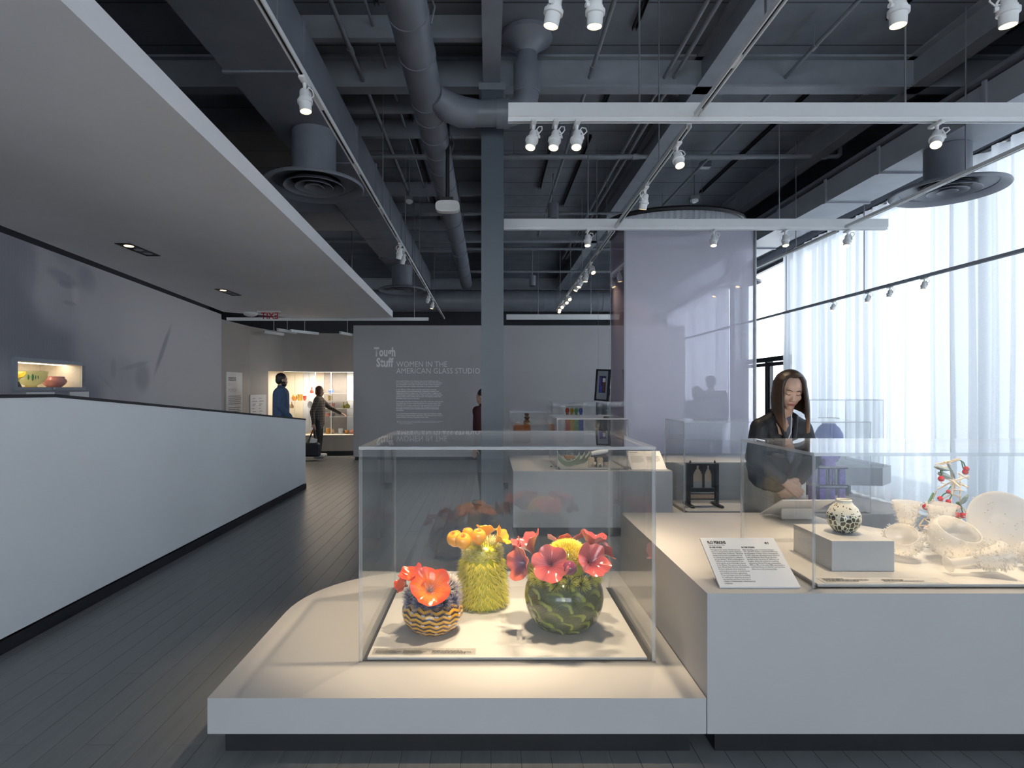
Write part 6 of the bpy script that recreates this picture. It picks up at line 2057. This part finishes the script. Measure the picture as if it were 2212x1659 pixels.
def small(label, px, z, w, h, kind, mat, cat='vase', name='small_glass'):
    y = 13.24
    x = (px - VX) / F * y
    t = thing(name, label, cat, (x, y, z))
    w, h = w * 1.2, min(h * 1.2, 0.155)
    r = w / 2
    PR = {'bottle': [(0.004, 0), (r, 0), (r * 1.0, h * 0.35), (r * 0.4, h * 0.55), (r * 0.35, h * 0.8), (r * 0.6, h * 0.84), (r * 0.3, h), (0.004, h)],
          'bowl': [(0.004, 0), (r * 0.5, 0), (r * 0.9, h * 0.4), (r, h), (r * 0.92, h), (r * 0.8, h * 0.45), (0.004, h * 0.15)],
          'ball': [(0.004, 0), (r * 0.5, 0), (r * 0.95, h * 0.3), (r, h * 0.5), (r * 0.8, h * 0.85), (r * 0.3, h), (0.004, h)],
          'cup': [(0.004, 0), (r * 0.9, 0), (r * 0.9, h * 0.2), (r * 0.95, h), (r * 0.85, h), (r * 0.8, h * 0.1), (0.004, h * 0.08)],
          'gourd': [(0.004, 0), (r * 0.7, 0), (r, h * 0.25), (r * 0.75, h * 0.5), (r * 0.2, h * 0.7), (r * 0.12, h), (0.004, h)]}[kind]
    inst('body', G().lathe(PR, 22).mesh('body', mat, True, angle=60), t)
    rim = {'bottle': 0.35, 'bowl': 1.0, 'ball': 0.32, 'cup': 0.95, 'gourd': 0.13}[kind] * r
    inst('rim', G().lathe([(rim, h - 0.004), (rim + 0.005, h), (rim, h + 0.004), (max(0.003, rim - 0.005), h)], 18, close=True).mesh('rim', 'cd_clear'), t)
S1, S2, S3, S4, S0 = 1.40, 1.225, 1.05, 0.86, 0.4605
small('small red bottle figure on the top shelf of the display window', 673.5, S1, 0.07, 0.13, 'bottle', 'cd_red')
small('blue and white glass ball on the top display shelf', 715, S1, 0.10, 0.08, 'ball', 'cd_blue')
small('pale pink cup on the top display shelf', 690, S1, 0.06, 0.11, 'cup', 'cd_pink')
small('amber lobed glass on the second display shelf', 636, S2, 0.11, 0.12, 'ball', 'cd_amber')
small('tall amber jar on the second display shelf', 648, S2, 0.10, 0.17, 'cup', 'cd_gold')
small('red brown round vase on the second display shelf', 658, S2, 0.07, 0.10, 'bowl', 'cd_red')
small('gold banded cup on the second display shelf', 713, S2, 0.09, 0.10, 'cup', 'cd_gold')
small('tan paper shaped glass on the third display shelf', 630, S3, 0.09, 0.12, 'gourd', 'cd_tan')
small('clear round vase behind the plaid visitor', 670, S3, 0.10, 0.15, 'ball', 'cd_clear')
small('pink bowl on the third display shelf', 717, S3, 0.12, 0.10, 'bowl', 'cd_pink')
small('small olive bottle on the third display shelf', 742, S3, 0.05, 0.12, 'bottle', 'cd_olive')
small('dark and olive gourd bottle on the third display shelf', 750.5, S3, 0.11, 0.18, 'gourd', 'cd_olive')
small('pale pink bowl on the lowest white shelf', 708, S4, 0.10, 0.07, 'bowl', 'cd_pink')
small('silver grey faceted ball on the lowest white shelf', 719, S4, 0.08, 0.07, 'ball', 'cd_grey')
small('amber cup on the display window sill', 709, S0, 0.09, 0.11, 'cup', 'cd_amber')
small('brown and pale ball on the display window sill', 719, S0, 0.08, 0.09, 'ball', 'cd_tan')
small('white and orange box bottle on the display window sill', 736, S0, 0.10, 0.10, 'cup', 'cd_clear')
small('pink glass bowl on the display window sill', 760, S0, 0.10, 0.08, 'bowl', 'cd_pink')
small('amber squat bowl on the display window sill', 748.5, S0, 0.09, 0.07, 'bowl', 'cd_amber')
small('pale amber ball on the display window sill behind the handbag', 675, S0, 0.08, 0.07, 'ball', 'cd_amber')
# ================================================================== people
pbr('skin_light', (0.62, 0.40, 0.30), 0.5, var=0.05, scale=20)
pbr('skin_mid', (0.52, 0.33, 0.25), 0.5, var=0.05, scale=20)
pbr('lip_tone', (0.45, 0.17, 0.15), 0.4, var=0.05)
pbr('brow_dark', (0.035, 0.022, 0.018), 0.7, var=0.1)
pbr('jacket_black', (0.014, 0.016, 0.022), 0.55, var=0.2, scale=12, bump=0.08)
pbr('shirt_slate', (0.14, 0.15, 0.20), 0.8, var=0.05)
pbr('trouser_taupe', (0.34, 0.31, 0.27), 0.85, var=0.12, scale=10, bump=0.1)
pbr('shirt_blue', (0.055, 0.10, 0.19), 0.8, var=0.1, scale=14, bump=0.1)
pbr('trouser_grey', (0.16, 0.16, 0.15), 0.85, var=0.1)
pbr('trouser_dark', (0.022, 0.023, 0.026), 0.8, var=0.1)
pbr('hair_dark', (0.018, 0.013, 0.011), 0.5, var=0.3, scale=40)
pbr('hair_auburn', (0.12, 0.045, 0.025), 0.55, var=0.3, scale=40)
pbr('shoe_white', (0.62, 0.62, 0.63), 0.6, var=0.08)
pbr('bag_navy', (0.015, 0.018, 0.03), 0.6, var=0.2)
pbr('maroon_cloth', (0.055, 0.012, 0.018), 0.8, var=0.1)
pbr('tee_grey', (0.10, 0.105, 0.115), 0.85, var=0.08)
pbr('silhouette_cloth', (0.05, 0.05, 0.06), 0.8, var=0.15)

def mat_plaid():
    m, t, p = newmat('plaid_cloth')
    c = t.coord('Object')
    x = t.xyz(c)
    a = t.m('LESS_THAN', t.m('FRACT', t.m('MULTIPLY', t.m('ADD', x[0], x[1]), 22.0)), 0.35)
    b = t.m('LESS_THAN', t.m('FRACT', t.m('MULTIPLY', x[2], 18.0)), 0.35)
    k = t.m('MULTIPLY', t.m('ADD', a, b), 0.5)
    t.put(p.inputs['Base Color'], t.mix(k, (0.16, 0.135, 0.115), (0.045, 0.04, 0.038)))
    p.inputs['Roughness'].default_value = 0.9
mat_plaid()
def mat_ombre():
    m, t, p = newmat('hair_ombre')
    c = t.coord('Object')
    x = t.xyz(c)
    mp = t.new('ShaderNodeMapping')
    t.put(mp.inputs[0], c)
    mp.inputs['Scale'].default_value = (90, 90, 3)
    f = t.noise(mp.outputs[0], 1.5, 3)
    h = t.sstep(x[2], 1.36, 1.20)
    base = t.mix(h, (0.022, 0.014, 0.011), (0.30, 0.15, 0.07))
    t.put(p.inputs['Base Color'], t.mix(t.m('MULTIPLY', f, 0.5), base, (0.09, 0.05, 0.03)))
    p.inputs['Roughness'].default_value = 0.38
    t.put(p.inputs['Normal'], t.bump(f, 0.5, 0.004))
mat_ombre()

def cap(g, a, b, r0, r1, n=12, m=4):
    """tapered capsule"""
    a, b = Vector(a), Vector(b)
    d = b - a
    L = d.length
    d = d.normalized() if L > 1e-6 else Vector((0, 0, 1))
    x = d.orthogonal().normalized()
    y = d.cross(x)
    prof = [(r0 * math.sin(PI / 2 * k / m) , -r0 * math.cos(PI / 2 * k / m)) for k in range(0, m + 1)]
    prof += [(r1 * math.cos(PI / 2 * k / m), L + r1 * math.sin(PI / 2 * k / m)) for k in range(0, m + 1)]
    M = Matrix((x, y, d)).transposed().to_4x4()
    v, f = [], []
    prof = [(max(p, 1e-4), q) for p, q in prof]
    g.lathe(prof, n, a, M.to_3x3().to_4x4())

def ell(g, c, r, M=None, n=20, m=14):
    g.ball(c, 1.0, n, m, r, M)

def blob(name, g, mat, parent, voxel=0.01, smooth=3, faces=None):
    me = bpy.data.meshes.new(name)
    me.from_pydata(g.v, [], g.f)
    o = bpy.data.objects.new(name, me)
    COL.objects.link(o)
    md = o.modifiers.new('r', 'REMESH')
    md.mode = 'VOXEL'
    md.voxel_size = voxel
    if smooth:
        ms = o.modifiers.new('s', 'SMOOTH')
        ms.iterations = smooth
        ms.factor = 0.5
    dg = bpy.context.evaluated_depsgraph_get()
    dg.update()
    m2 = bpy.data.meshes.new_from_object(o.evaluated_get(dg))
    bpy.data.objects.remove(o)
    bpy.data.meshes.remove(me)
    m2.name = name
    wl = wloc(parent)
    m2.transform(Matrix.Translation(-wl))
    m2.materials.clear()
    m2.materials.append(MATS[mat])
    m2.shade_smooth()
    q = bpy.data.objects.new(name, m2)
    COL.objects.link(q)
    q.parent = parent
    return q

def hand(g, wrist, d, nrm, side=1, curl=0.5, s=1.0, point=False):
    """palm and five fingers; d = direction of the fingers, nrm = back of the hand"""
    w, d, nrm = Vector(wrist), Vector(d).normalized(), Vector(nrm)
    nrm = (nrm - d * nrm.dot(d)).normalized()
    x = d.cross(nrm).normalized() * side
    for k, u in enumerate((-0.028, -0.010, 0.010, 0.026)):
        cap(g, w + x * u * 0.55 * s, w + x * u * s + d * 0.082 * s, 0.014 * s, 0.012 * s, 8, 3)
    for k, (u, L) in enumerate(((-0.030, 0.058), (-0.010, 0.072), (0.010, 0.078), (0.029, 0.070))):
        p = w + x * u * s + d * 0.086 * s
        dd = d.copy()
        c = curl * (0.15 if (point and k == 3) else 1.0)
        for j, l in enumerate((0.45, 0.32, 0.23)):
            dd = (dd * math.cos(c * 0.75) - nrm * math.sin(c * 0.75)).normalized()
            q = p + dd * (L * l * 1.1 * s)
            cap(g, p, q, (0.0092 - 0.001 * j) * s, (0.0086 - 0.001 * j) * s, 8, 3)
            p = q
    p = w + x * 0.026 * s + d * 0.02 * s
    dd = (x * 0.8 + d * 0.55 - nrm * 0.25).normalized()
    for j, l in enumerate((0.040, 0.030)):
        q = p + dd * l * s
        cap(g, p, q, 0.011 * s, 0.0095 * s, 8, 3)
        p, dd = q, (dd * 0.7 + d * 0.6 - nrm * 0.15).normalized()

def head_prims(g, M, s=1.0, beard=False, fem=False):
    """head around M's origin; face looks along local -Y"""
    def P(x, y, z): return M @ Vector((x * s, y * s, z * s))
    R3 = M.to_3x3().to_4x4()
    ell(g, P(0, 0.012, 0.028), (0.074 * s, 0.092 * s, 0.088 * s), R3, 24, 16)
    ell(g, P(0, -0.018, -0.03), (0.062 * s, 0.068 * s, 0.082 * s), R3, 24, 16)
    ell(g, P(0, -0.052, -0.092), (0.026 * s, 0.028 * s, 0.024 * s), R3, 14, 10)
    for sx in (-1, 1):
        ell(g, P(sx * 0.036, -0.058, -0.025), (0.024 * s, 0.022 * s, 0.026 * s), R3, 12, 8)
        ell(g, P(sx * 0.032, -0.066, 0.006), (0.0165 * s, 0.012 * s, 0.010 * s), R3, 12, 8)
        ell(g, P(sx * 0.075, 0.012, -0.005), (0.009 * s, 0.018 * s, 0.030 * s), R3, 10, 8)
        ell(g, P(sx * 0.011, -0.088, -0.040), (0.009 * s, 0.010 * s, 0.008 * s), R3, 10, 8)
    cap(g, P(0, -0.076, 0.004), P(0, -0.094, -0.034), 0.008 * s, 0.0115 * s, 10, 3)
    ell(g, P(0, -0.070, 0.028), (0.05 * s, 0.016 * s, 0.012 * s), R3, 14, 8)
    ell(g, P(0, -0.076, -0.062), (0.024 * s, 0.013 * s, 0.008 * s), R3, 12, 8)
    ell(g, P(0, -0.074, -0.073), (0.021 * s, 0.013 * s, 0.008 * s), R3, 12, 8)

def face_parts(M, parent, s=1.0, down=True, mats=('lip_tone', 'brow_dark')):
    def P(x, y, z): return M @ Vector((x * s, y * s, z * s))
    g = G()
    for sx in (-1, 1):
        g.tube([P(sx * 0.013, -0.083, 0.024), P(sx * 0.030, -0.084, 0.030), P(sx * 0.048, -0.074, 0.026)], [0.002 * s, 0.003 * s, 0.0015 * s], 6)
    g.build('eyebrow', mats[1], parent)
    g = G()
    for sx in (-1, 1):
        g.tube([P(sx * 0.016, -0.0775, 0.001), P(sx * 0.025, -0.0805, -0.004), P(sx * 0.034, -0.079, -0.004), P(sx * 0.046, -0.070, 0.002)], [0.0012 * s, 0.002 * s, 0.002 * s, 0.0012 * s], 6)
    g.build('lash_line', mats[1], parent)
    g = G()
    for z, r in ((-0.0625, 0.0045), (-0.0725, 0.005)):
        g.tube([P(-0.022, -0.080, -0.067), P(-0.010, -0.088, z), P(0, -0.0895, z - 0.0005), P(0.010, -0.088, z), P(0.022, -0.080, -0.067)], [0.001 * s, r * 0.8 * s, r * s, r * 0.8 * s, 0.001 * s], 8)
    g.build('lips', mats[0], parent)

# ---------------------------------------------------------------- the visitor bending over the plinths
wb = Vector((2.06, 4.12, 0.0))
tw = thing('person', 'woman in black jacket with long hair leaning over the plinth', 'person', wb)
HM_ = Matrix.Translation((2.078, 3.93, 1.488)) @ Matrix.Rotation(R(-8), 4, 'Z') @ Matrix.Rotation(R(4), 4, 'Y') @ Matrix.Rotation(R(20), 4, 'X')
g = G()
head_prims(g, HM_, 1.04, fem=True)
cap(g, (2.07, 4.01, 1.29), (2.076, 3.955, 1.40), 0.052, 0.05)
hipL, hipR = Vector((1.96, 4.16, 0.88)), Vector((2.15, 4.16, 0.88))
shL, shR = Vector((1.925, 4.02, 1.225)), Vector((2.215, 4.03, 1.215))
elL, elR = Vector((1.868, 3.99, 1.02)), Vector((2.275, 4.01, 1.00))
wrL, wrR = Vector((2.03, 3.905, 0.865)), Vector((2.135, 3.925, 0.86))
cap(g, (2.055, 4.14, 0.90), (2.06, 4.08, 1.10), 0.115, 0.10)
cap(g, (2.06, 4.08, 1.10), (2.07, 4.03, 1.24), 0.11, 0.10)
cap(g, shL, shR, 0.05, 0.05)
for h_, k_, f_ in ((hipL, (1.97, 4.14, 0.47), (1.96, 4.20, 0.08)), (hipR, (2.15, 4.14, 0.47), (2.16, 4.20, 0.08))):
    cap(g, h_, k_, 0.085, 0.055); cap(g, k_, f_, 0.054, 0.036)
    cap(g, f_, (f_[0], f_[1] - 0.14, 0.04), 0.034, 0.030)
for a_, b_, c_ in ((shL, elL, wrL), (shR, elR, wrR)):
    cap(g, a_, b_, 0.044, 0.036); cap(g, b_, c_, 0.035, 0.024)
hand(g, wrL, (0.75, -0.25, -0.6), (-0.2, -0.9, 0.2), -1, 0.55)
hand(g, wrR, (-0.7, -0.2, -0.65), (0.2, -0.9, 0.2), 1, 0.55)
blob('body', g, 'skin_light', tw, 0.005, 2)
face_parts(HM_, tw, 1.04)
# jacket
g = G()
cap(g, (2.05, 4.13, 0.90), (2.06, 4.08, 1.12), 0.155, 0.148)
cap(g, (1.99, 4.09, 1.08), (1.985, 4.03, 1.20), 0.105, 0.08)
cap(g, (2.14, 4.09, 1.08), (2.15, 4.03, 1.20), 0.105, 0.08)
cap(g, (1.985, 4.12, 0.87), (1.99, 4.09, 1.05), 0.12, 0.12)
cap(g, (2.135, 4.12, 0.87), (2.14, 4.09, 1.05), 0.12, 0.12)
cap(g, shL, shR, 0.07, 0.07)
cap(g, (2.05, 4.03, 1.30), shL, 0.062, 0.068)
cap(g, (2.09, 4.03, 1.30), shR, 0.062, 0.068)
for a_, b_, c_ in ((shL, elL, wrL), (shR, elR, wrR)):
    cap(g, a_, b_, 0.074, 0.066); cap(g, b_, b_.lerp(c_, 0.88), 0.064, 0.042)
cap(g, elL + Vector((0, 0.02, -0.02)), elL.lerp(wrL, 0.4) + Vector((0, 0, -0.03)), 0.05, 0.045)
blob('jacket', g, 'jacket_black', tw, 0.008, 3)
# collar and shirt front
g = G()
g.tube([(2.005, 3.985, 1.31), (2.02, 4.05, 1.335), (2.075, 4.075, 1.34), (2.13, 4.05, 1.33), (2.145, 3.985, 1.305), (2.115, 3.93, 1.22), (2.10, 3.915, 1.12)], [0.022, 0.026, 0.026, 0.026, 0.024, 0.018, 0.012], 10)
g.tube([(2.005, 3.985, 1.31), (2.03, 3.935, 1.24), (2.055, 3.92, 1.13)], [0.022, 0.018, 0.012], 10)
g.build('collar', 'jacket_black', tw)
g = G()
ell(g, (2.085, 3.965, 1.20), (0.042, 0.035, 0.13))
ell(g, (2.092, 3.952, 1.10), (0.036, 0.03, 0.12))
blob('shirt', g, 'shirt_slate', tw, 0.008, 2)
G().tube([(2.10, 3.945, 1.325), (2.088, 3.925, 1.27), (2.082, 3.918, 1.20), (2.06, 3.915, 1.15)], 0.004, 6).build('lanyard', 'sign_card', tw)
# trousers and shoes
g = G()
cap(g, (1.985, 4.15, 0.86), (2.125, 4.15, 0.86), 0.125, 0.125)
for h_, k_, f_ in ((hipL, (1.965, 4.14, 0.47), (1.96, 4.19, 0.10)), (hipR, (2.155, 4.14, 0.47), (2.16, 4.19, 0.10))):
    cap(g, h_, k_, 0.112, 0.095); cap(g, k_, f_, 0.092, 0.085)
blob('trousers', g, 'trouser_taupe', tw, 0.010, 3)
for x_ in (1.96, 2.16):
    g = G(); cap(g, (x_, 4.20, 0.05), (x_, 4.05, 0.045), 0.045, 0.042)
    blob('shoe', g, 'shoe_white', tw, 0.01, 2)
g = G(); g.cbox(2.155, 2.195, 3.93, 3.95, 0.74, 0.90, 0.006)
g.build('paper_leaflet', 'sign_card', tw, False)
# long hair
g = G()
def hp(th, al, k=1.0):
    """point on the scalp; th = angle from the face, al = angle from the crown"""
    a, b = R(th), R(al)
    return HM_ @ Vector((math.sin(a) * math.sin(b) * 0.089 * k, 0.014 - math.cos(a) * math.sin(b) * 0.108 * k, 0.030 + math.cos(b) * 0.106 * k))
grid = []
for i in range(37):
    th = i * 10
    row = [hp(th, al) for al in (2, 10, 18, 26, 34)]
    if 50 <= th <= 310:
        row += [hp(th, al) for al in (44, 54, 64, 74)]
    else:
        row += [hp(th, 34 + 1.2 * k) for k in (1, 2, 3, 4)]
    grid.append(row)
g.sheet(grid, 0.020)
rows = []
for i in range(27):
    th = 44 + i * (316 - 44) / 26
    base = hp(th, 40)
    mid = hp(th, 62, 1.03)
    low = hp(th, 86, 1.06)
    fr_ = math.cos(R(th))
    e = 0.0
    front = max(0.0, (abs(180 - th) - 95) / 45.0)
    L = 0.20 + 0.11 * front
    if th > 180:
        L *= 1.0
    row = [base, mid, low]
    out = Vector((low.x - 2.078, low.y - 3.93, 0)).normalized()
    for k in (0.25, 0.5, 0.75, 1.0):
        sway = Vector((0.012, -0.012, 0)) * k * front
        row.append(low + Vector((0, 0, -L * k)) + out * (0.012 * math.sin(k * 2.6)) + sway)
    rows.append(row)
g.sheet(rows, 0.024)
blob('hair', g, 'hair_ombre', tw, 0.006, 2)

# ---------------------------------------------------------------- simpler standing visitors
def visitor(label, base, H, face, skin, top, bottom, hairmat, arms=None, hair='short', beard=None, lean=0.0, shoes='trouser_dark', fat=1.0, head_turn=0.0, head_pitch=6.0, group=None, coat=False, points=(False, False), vox=0.011):
    """face: heading in degrees, 0 = looking towards -Y, 90 = towards +X"""
    t = thing('person', label, 'person', base, group)
    s = H / 1.72
    T = Matrix.Translation(Vector(base)) @ Matrix.Rotation(R(face), 4, 'Z')
    def P(x, y, z): return T @ Vector((x * s, y * s, z * s))
    ly = -lean
    arms = arms or ([(-0.20, 0.0, 1.40), (-0.235, 0.03, 1.12), (-0.22, -0.06, 0.86)], [(0.20, 0.0, 1.40), (0.235, 0.03, 1.12), (0.22, -0.06, 0.86)])
    HMt = T @ Matrix.Translation((0, (ly - 0.02) * s, 1.60 * s)) @ Matrix.Rotation(R(head_turn), 4, 'Z') @ Matrix.Rotation(R(head_pitch), 4, 'X')
    g = G()
    head_prims(g, HMt, s)
    cap(g, P(0, ly * 0.8 + 0.01, 1.40), P(0, ly - 0.0, 1.52), 0.056 * s, 0.054 * s)
    cap(g, P(0, 0.0, 0.95), P(0, ly * 0.5, 1.15), 0.12 * s, 0.11 * s)
    cap(g, P(0, ly * 0.5, 1.15), P(0, ly * 0.8, 1.34), 0.12 * s, 0.11 * s)
    cap(g, P(-0.17, ly * 0.8, 1.40), P(0.17, ly * 0.8, 1.40), 0.055 * s, 0.055 * s)
    for sx in (-1, 1):
        cap(g, P(sx * 0.095, 0, 0.90), P(sx * 0.10, -0.01, 0.48), 0.085 * s, 0.056 * s)
        cap(g, P(sx * 0.10, -0.01, 0.48), P(sx * 0.10, 0.03, 0.09), 0.055 * s, 0.038 * s)
        cap(g, P(sx * 0.10, 0.03, 0.06), P(sx * 0.11, -0.13, 0.04), 0.036 * s, 0.030 * s)
    A_ = []
    for k, ar in enumerate(arms):
        a, b, c = [P(x, y + (ly * 0.8 if i == 0 else 0), z) for i, (x, y, z) in enumerate(ar)]
        A_.append((a, b, c))
        cap(g, a, b, 0.048 * s, 0.040 * s); cap(g, b, c, 0.039 * s, 0.026 * s)
        d = (c - b).normalized()
        nr = Vector((0, 0, 1)) if abs(d.z) < 0.6 else (T.to_3x3() @ Vector((-1 if k == 0 else 1, 0, 0)))
        hand(g, c, d, nr, 1 if k == 0 else -1, 0.3 if not points[k] else 0.6, s, points[k])
    blob('body', g, skin, t, 0.008, 2)
    # shirt / coat
    g = G()
    f = fat
    zb = 0.93 if not coat else 0.80
    cap(g, P(-0.05, 0.0, zb), P(-0.06, ly * 0.5, 1.15), 0.135 * s * f, 0.14 * s * f)
    cap(g, P(0.05, 0.0, zb), P(0.06, ly * 0.5, 1.15), 0.135 * s * f, 0.14 * s * f)
    cap(g, P(-0.07, ly * 0.5, 1.15), P(-0.08, ly * 0.8, 1.33), 0.14 * s * f, 0.115 * s * f)
    cap(g, P(0.07, ly * 0.5, 1.15), P(0.08, ly * 0.8, 1.33), 0.14 * s * f, 0.115 * s * f)
    cap(g, P(0, 0, zb), P(0, ly * 0.8, 1.34), 0.142 * s * f, 0.138 * s * f)
    cap(g, P(-0.17, ly * 0.8, 1.40), P(0.17, ly * 0.8, 1.40), 0.075 * s, 0.075 * s)
    cap(g, P(0, ly * 0.8 + 0.01, 1.40), P(0, ly * 0.9, 1.465), 0.085 * s, 0.070 * s)
    for a, b, c in A_:
        cap(g, a, b, 0.072 * s, 0.062 * s); cap(g, b, b.lerp(c, 0.90), 0.060 * s, 0.044 * s)
    blob('coat' if coat else 'shirt', g, top, t, vox, 3)
    g = G()
    cap(g, P(-0.06, 0, 0.92), P(0.06, 0, 0.92), 0.128 * s * f, 0.128 * s * f)
    for sx in (-1, 1):
        cap(g, P(sx * 0.095, 0, 0.88), P(sx * 0.10, -0.01, 0.48), 0.108 * s, 0.085 * s)
        cap(g, P(sx * 0.10, -0.01, 0.48), P(sx * 0.10, 0.03, 0.11), 0.083 * s, 0.075 * s)
    blob('trousers', g, bottom, t, vox, 3)
    for sx in (-1, 1):
        g = G(); cap(g, P(sx * 0.10, 0.05, 0.05), P(sx * 0.11, -0.15, 0.045), 0.046 * s, 0.042 * s)
        blob('shoe', g, shoes, t, vox, 2)
    g = G()
    R3 = HMt.to_3x3().to_4x4()
    def Q(x, y, z): return HMt @ Vector((x * s, y * s, z * s))
    ell(g, Q(0, 0.028, 0.045), (0.084 * s, 0.094 * s, 0.086 * s), R3)
    ell(g, Q(0, 0.052, -0.005), (0.080 * s, 0.066 * s, 0.080 * s), R3)
    if hair == 'bob':
        ell(g, Q(0, 0.045, -0.045), (0.090 * s, 0.070 * s, 0.070 * s), R3)
        for sx in (-1, 1):
            ell(g, Q(sx * 0.074, 0.012, -0.02), (0.022 * s, 0.045 * s, 0.075 * s), R3)
    blob('hair', g, hairmat, t, 0.009, 2)
    face_parts(HMt, t, s)
    if beard:
        g = G()
        ell(g, Q(0, -0.045, -0.085), (0.046 * s, 0.040 * s, 0.036 * s), R3)
        for sx in (-1, 1):
            ell(g, Q(sx * 0.050, -0.015, -0.06), (0.020 * s, 0.040 * s, 0.045 * s), R3)
        ell(g, Q(0, -0.082, -0.050), (0.026 * s, 0.010 * s, 0.006 * s), R3)
        blob('beard', g, beard, t, 0.007, 1)
    return t, P, A_

mb = at(607, 900, 10.75)
visitor('bearded man in a blue shirt looking at the display window', (mb.x, 10.75, 0), 1.79, 112, 'skin_mid', 'shirt_blue', 'trouser_grey', 'hair_dark', beard='hair_dark', fat=1.05, head_turn=14,
        arms=([(-0.20, 0.0, 1.40), (-0.25, 0.03, 1.13), (-0.20, -0.16, 0.93)], [(0.20, 0.0, 1.40), (0.24, 0.02, 1.12), (0.19, -0.15, 0.93)]))
ob = onz(687, 988, 0.0)
to, Po, Ao = visitor('woman in a plaid jacket pointing at the display window, bag in hand', (ob.x, ob.y, 0), 1.56, 92, 'skin_mid', 'plaid_cloth', 'trouser_dark', 'hair_auburn', hair='bob', coat=True, shoes='shoe_white', fat=1.02, lean=0.03,
        arms=([(-0.19, 0.0, 1.38), (-0.25, 0.07, 1.10), (-0.27, 0.03, 0.82)], [(0.19, 0.0, 1.38), (0.24, -0.22, 1.20), (0.20, -0.52, 1.05)]), points=(False, True))
hnd = Ao[0][2]
bgc = hnd + Vector((0.03, -0.20, -0.58))
tbg = thing('handbag', 'navy tote bag with a white paper in it held by the plaid jacket woman', 'bag', (bgc.x, bgc.y, 0.06))
g = G(); g.cbox(bgc.x - 0.17, bgc.x + 0.17, bgc.y - 0.06, bgc.y + 0.06, 0.07, 0.36, 0.03); g.build('bag_body', 'bag_navy', tbg)
for dy in (-0.05, 0.05):
    G().tube([(bgc.x - 0.10, bgc.y + dy, 0.34), (hnd.x - 0.03, hnd.y + dy * 0.3, hnd.z - 0.16), (hnd.x, hnd.y, hnd.z - 0.085), (hnd.x + 0.03, hnd.y + dy * 0.3, hnd.z - 0.16), (bgc.x + 0.10, bgc.y + dy, 0.34)], 0.010, 8).build('strap', 'bag_navy', tbg)
G().obox(Matrix.Translation((bgc.x + 0.03, bgc.y - 0.02, 0.40)) @ Matrix.Rotation(R(12), 4, 'Y'), 0.14, 0.012, 0.12).build('paper', 'sign_card', tbg, False)
visitor('visitor in a maroon top mostly hidden behind the steel column', (-0.02, 7.35, 0), 1.50, -120, 'skin_mid', 'maroon_cloth', 'trouser_dark', 'hair_dark', fat=1.1, lean=0.06)
visitor('visitor in a grey shirt half hidden behind the tinted glass', ((1312 - VX) / F * 11.0, 11.0, 0), 1.52, -160, 'skin_mid', 'tee_grey', 'silhouette_cloth', 'hair_dark')
visitor('taller dark silhouetted visitor behind the tinted glass', ((1536 - VX) / F * 9.9, 9.9, 0), 1.72, 150, 'skin_mid', 'silhouette_cloth', 'silhouette_cloth', 'hair_dark')
visitor('shorter dark silhouetted visitor behind the tinted glass', ((1506 - VX) / F * 9.25, 9.25, 0), 1.54, 200, 'skin_mid', 'silhouette_cloth', 'silhouette_cloth', 'hair_dark', hair='bob')
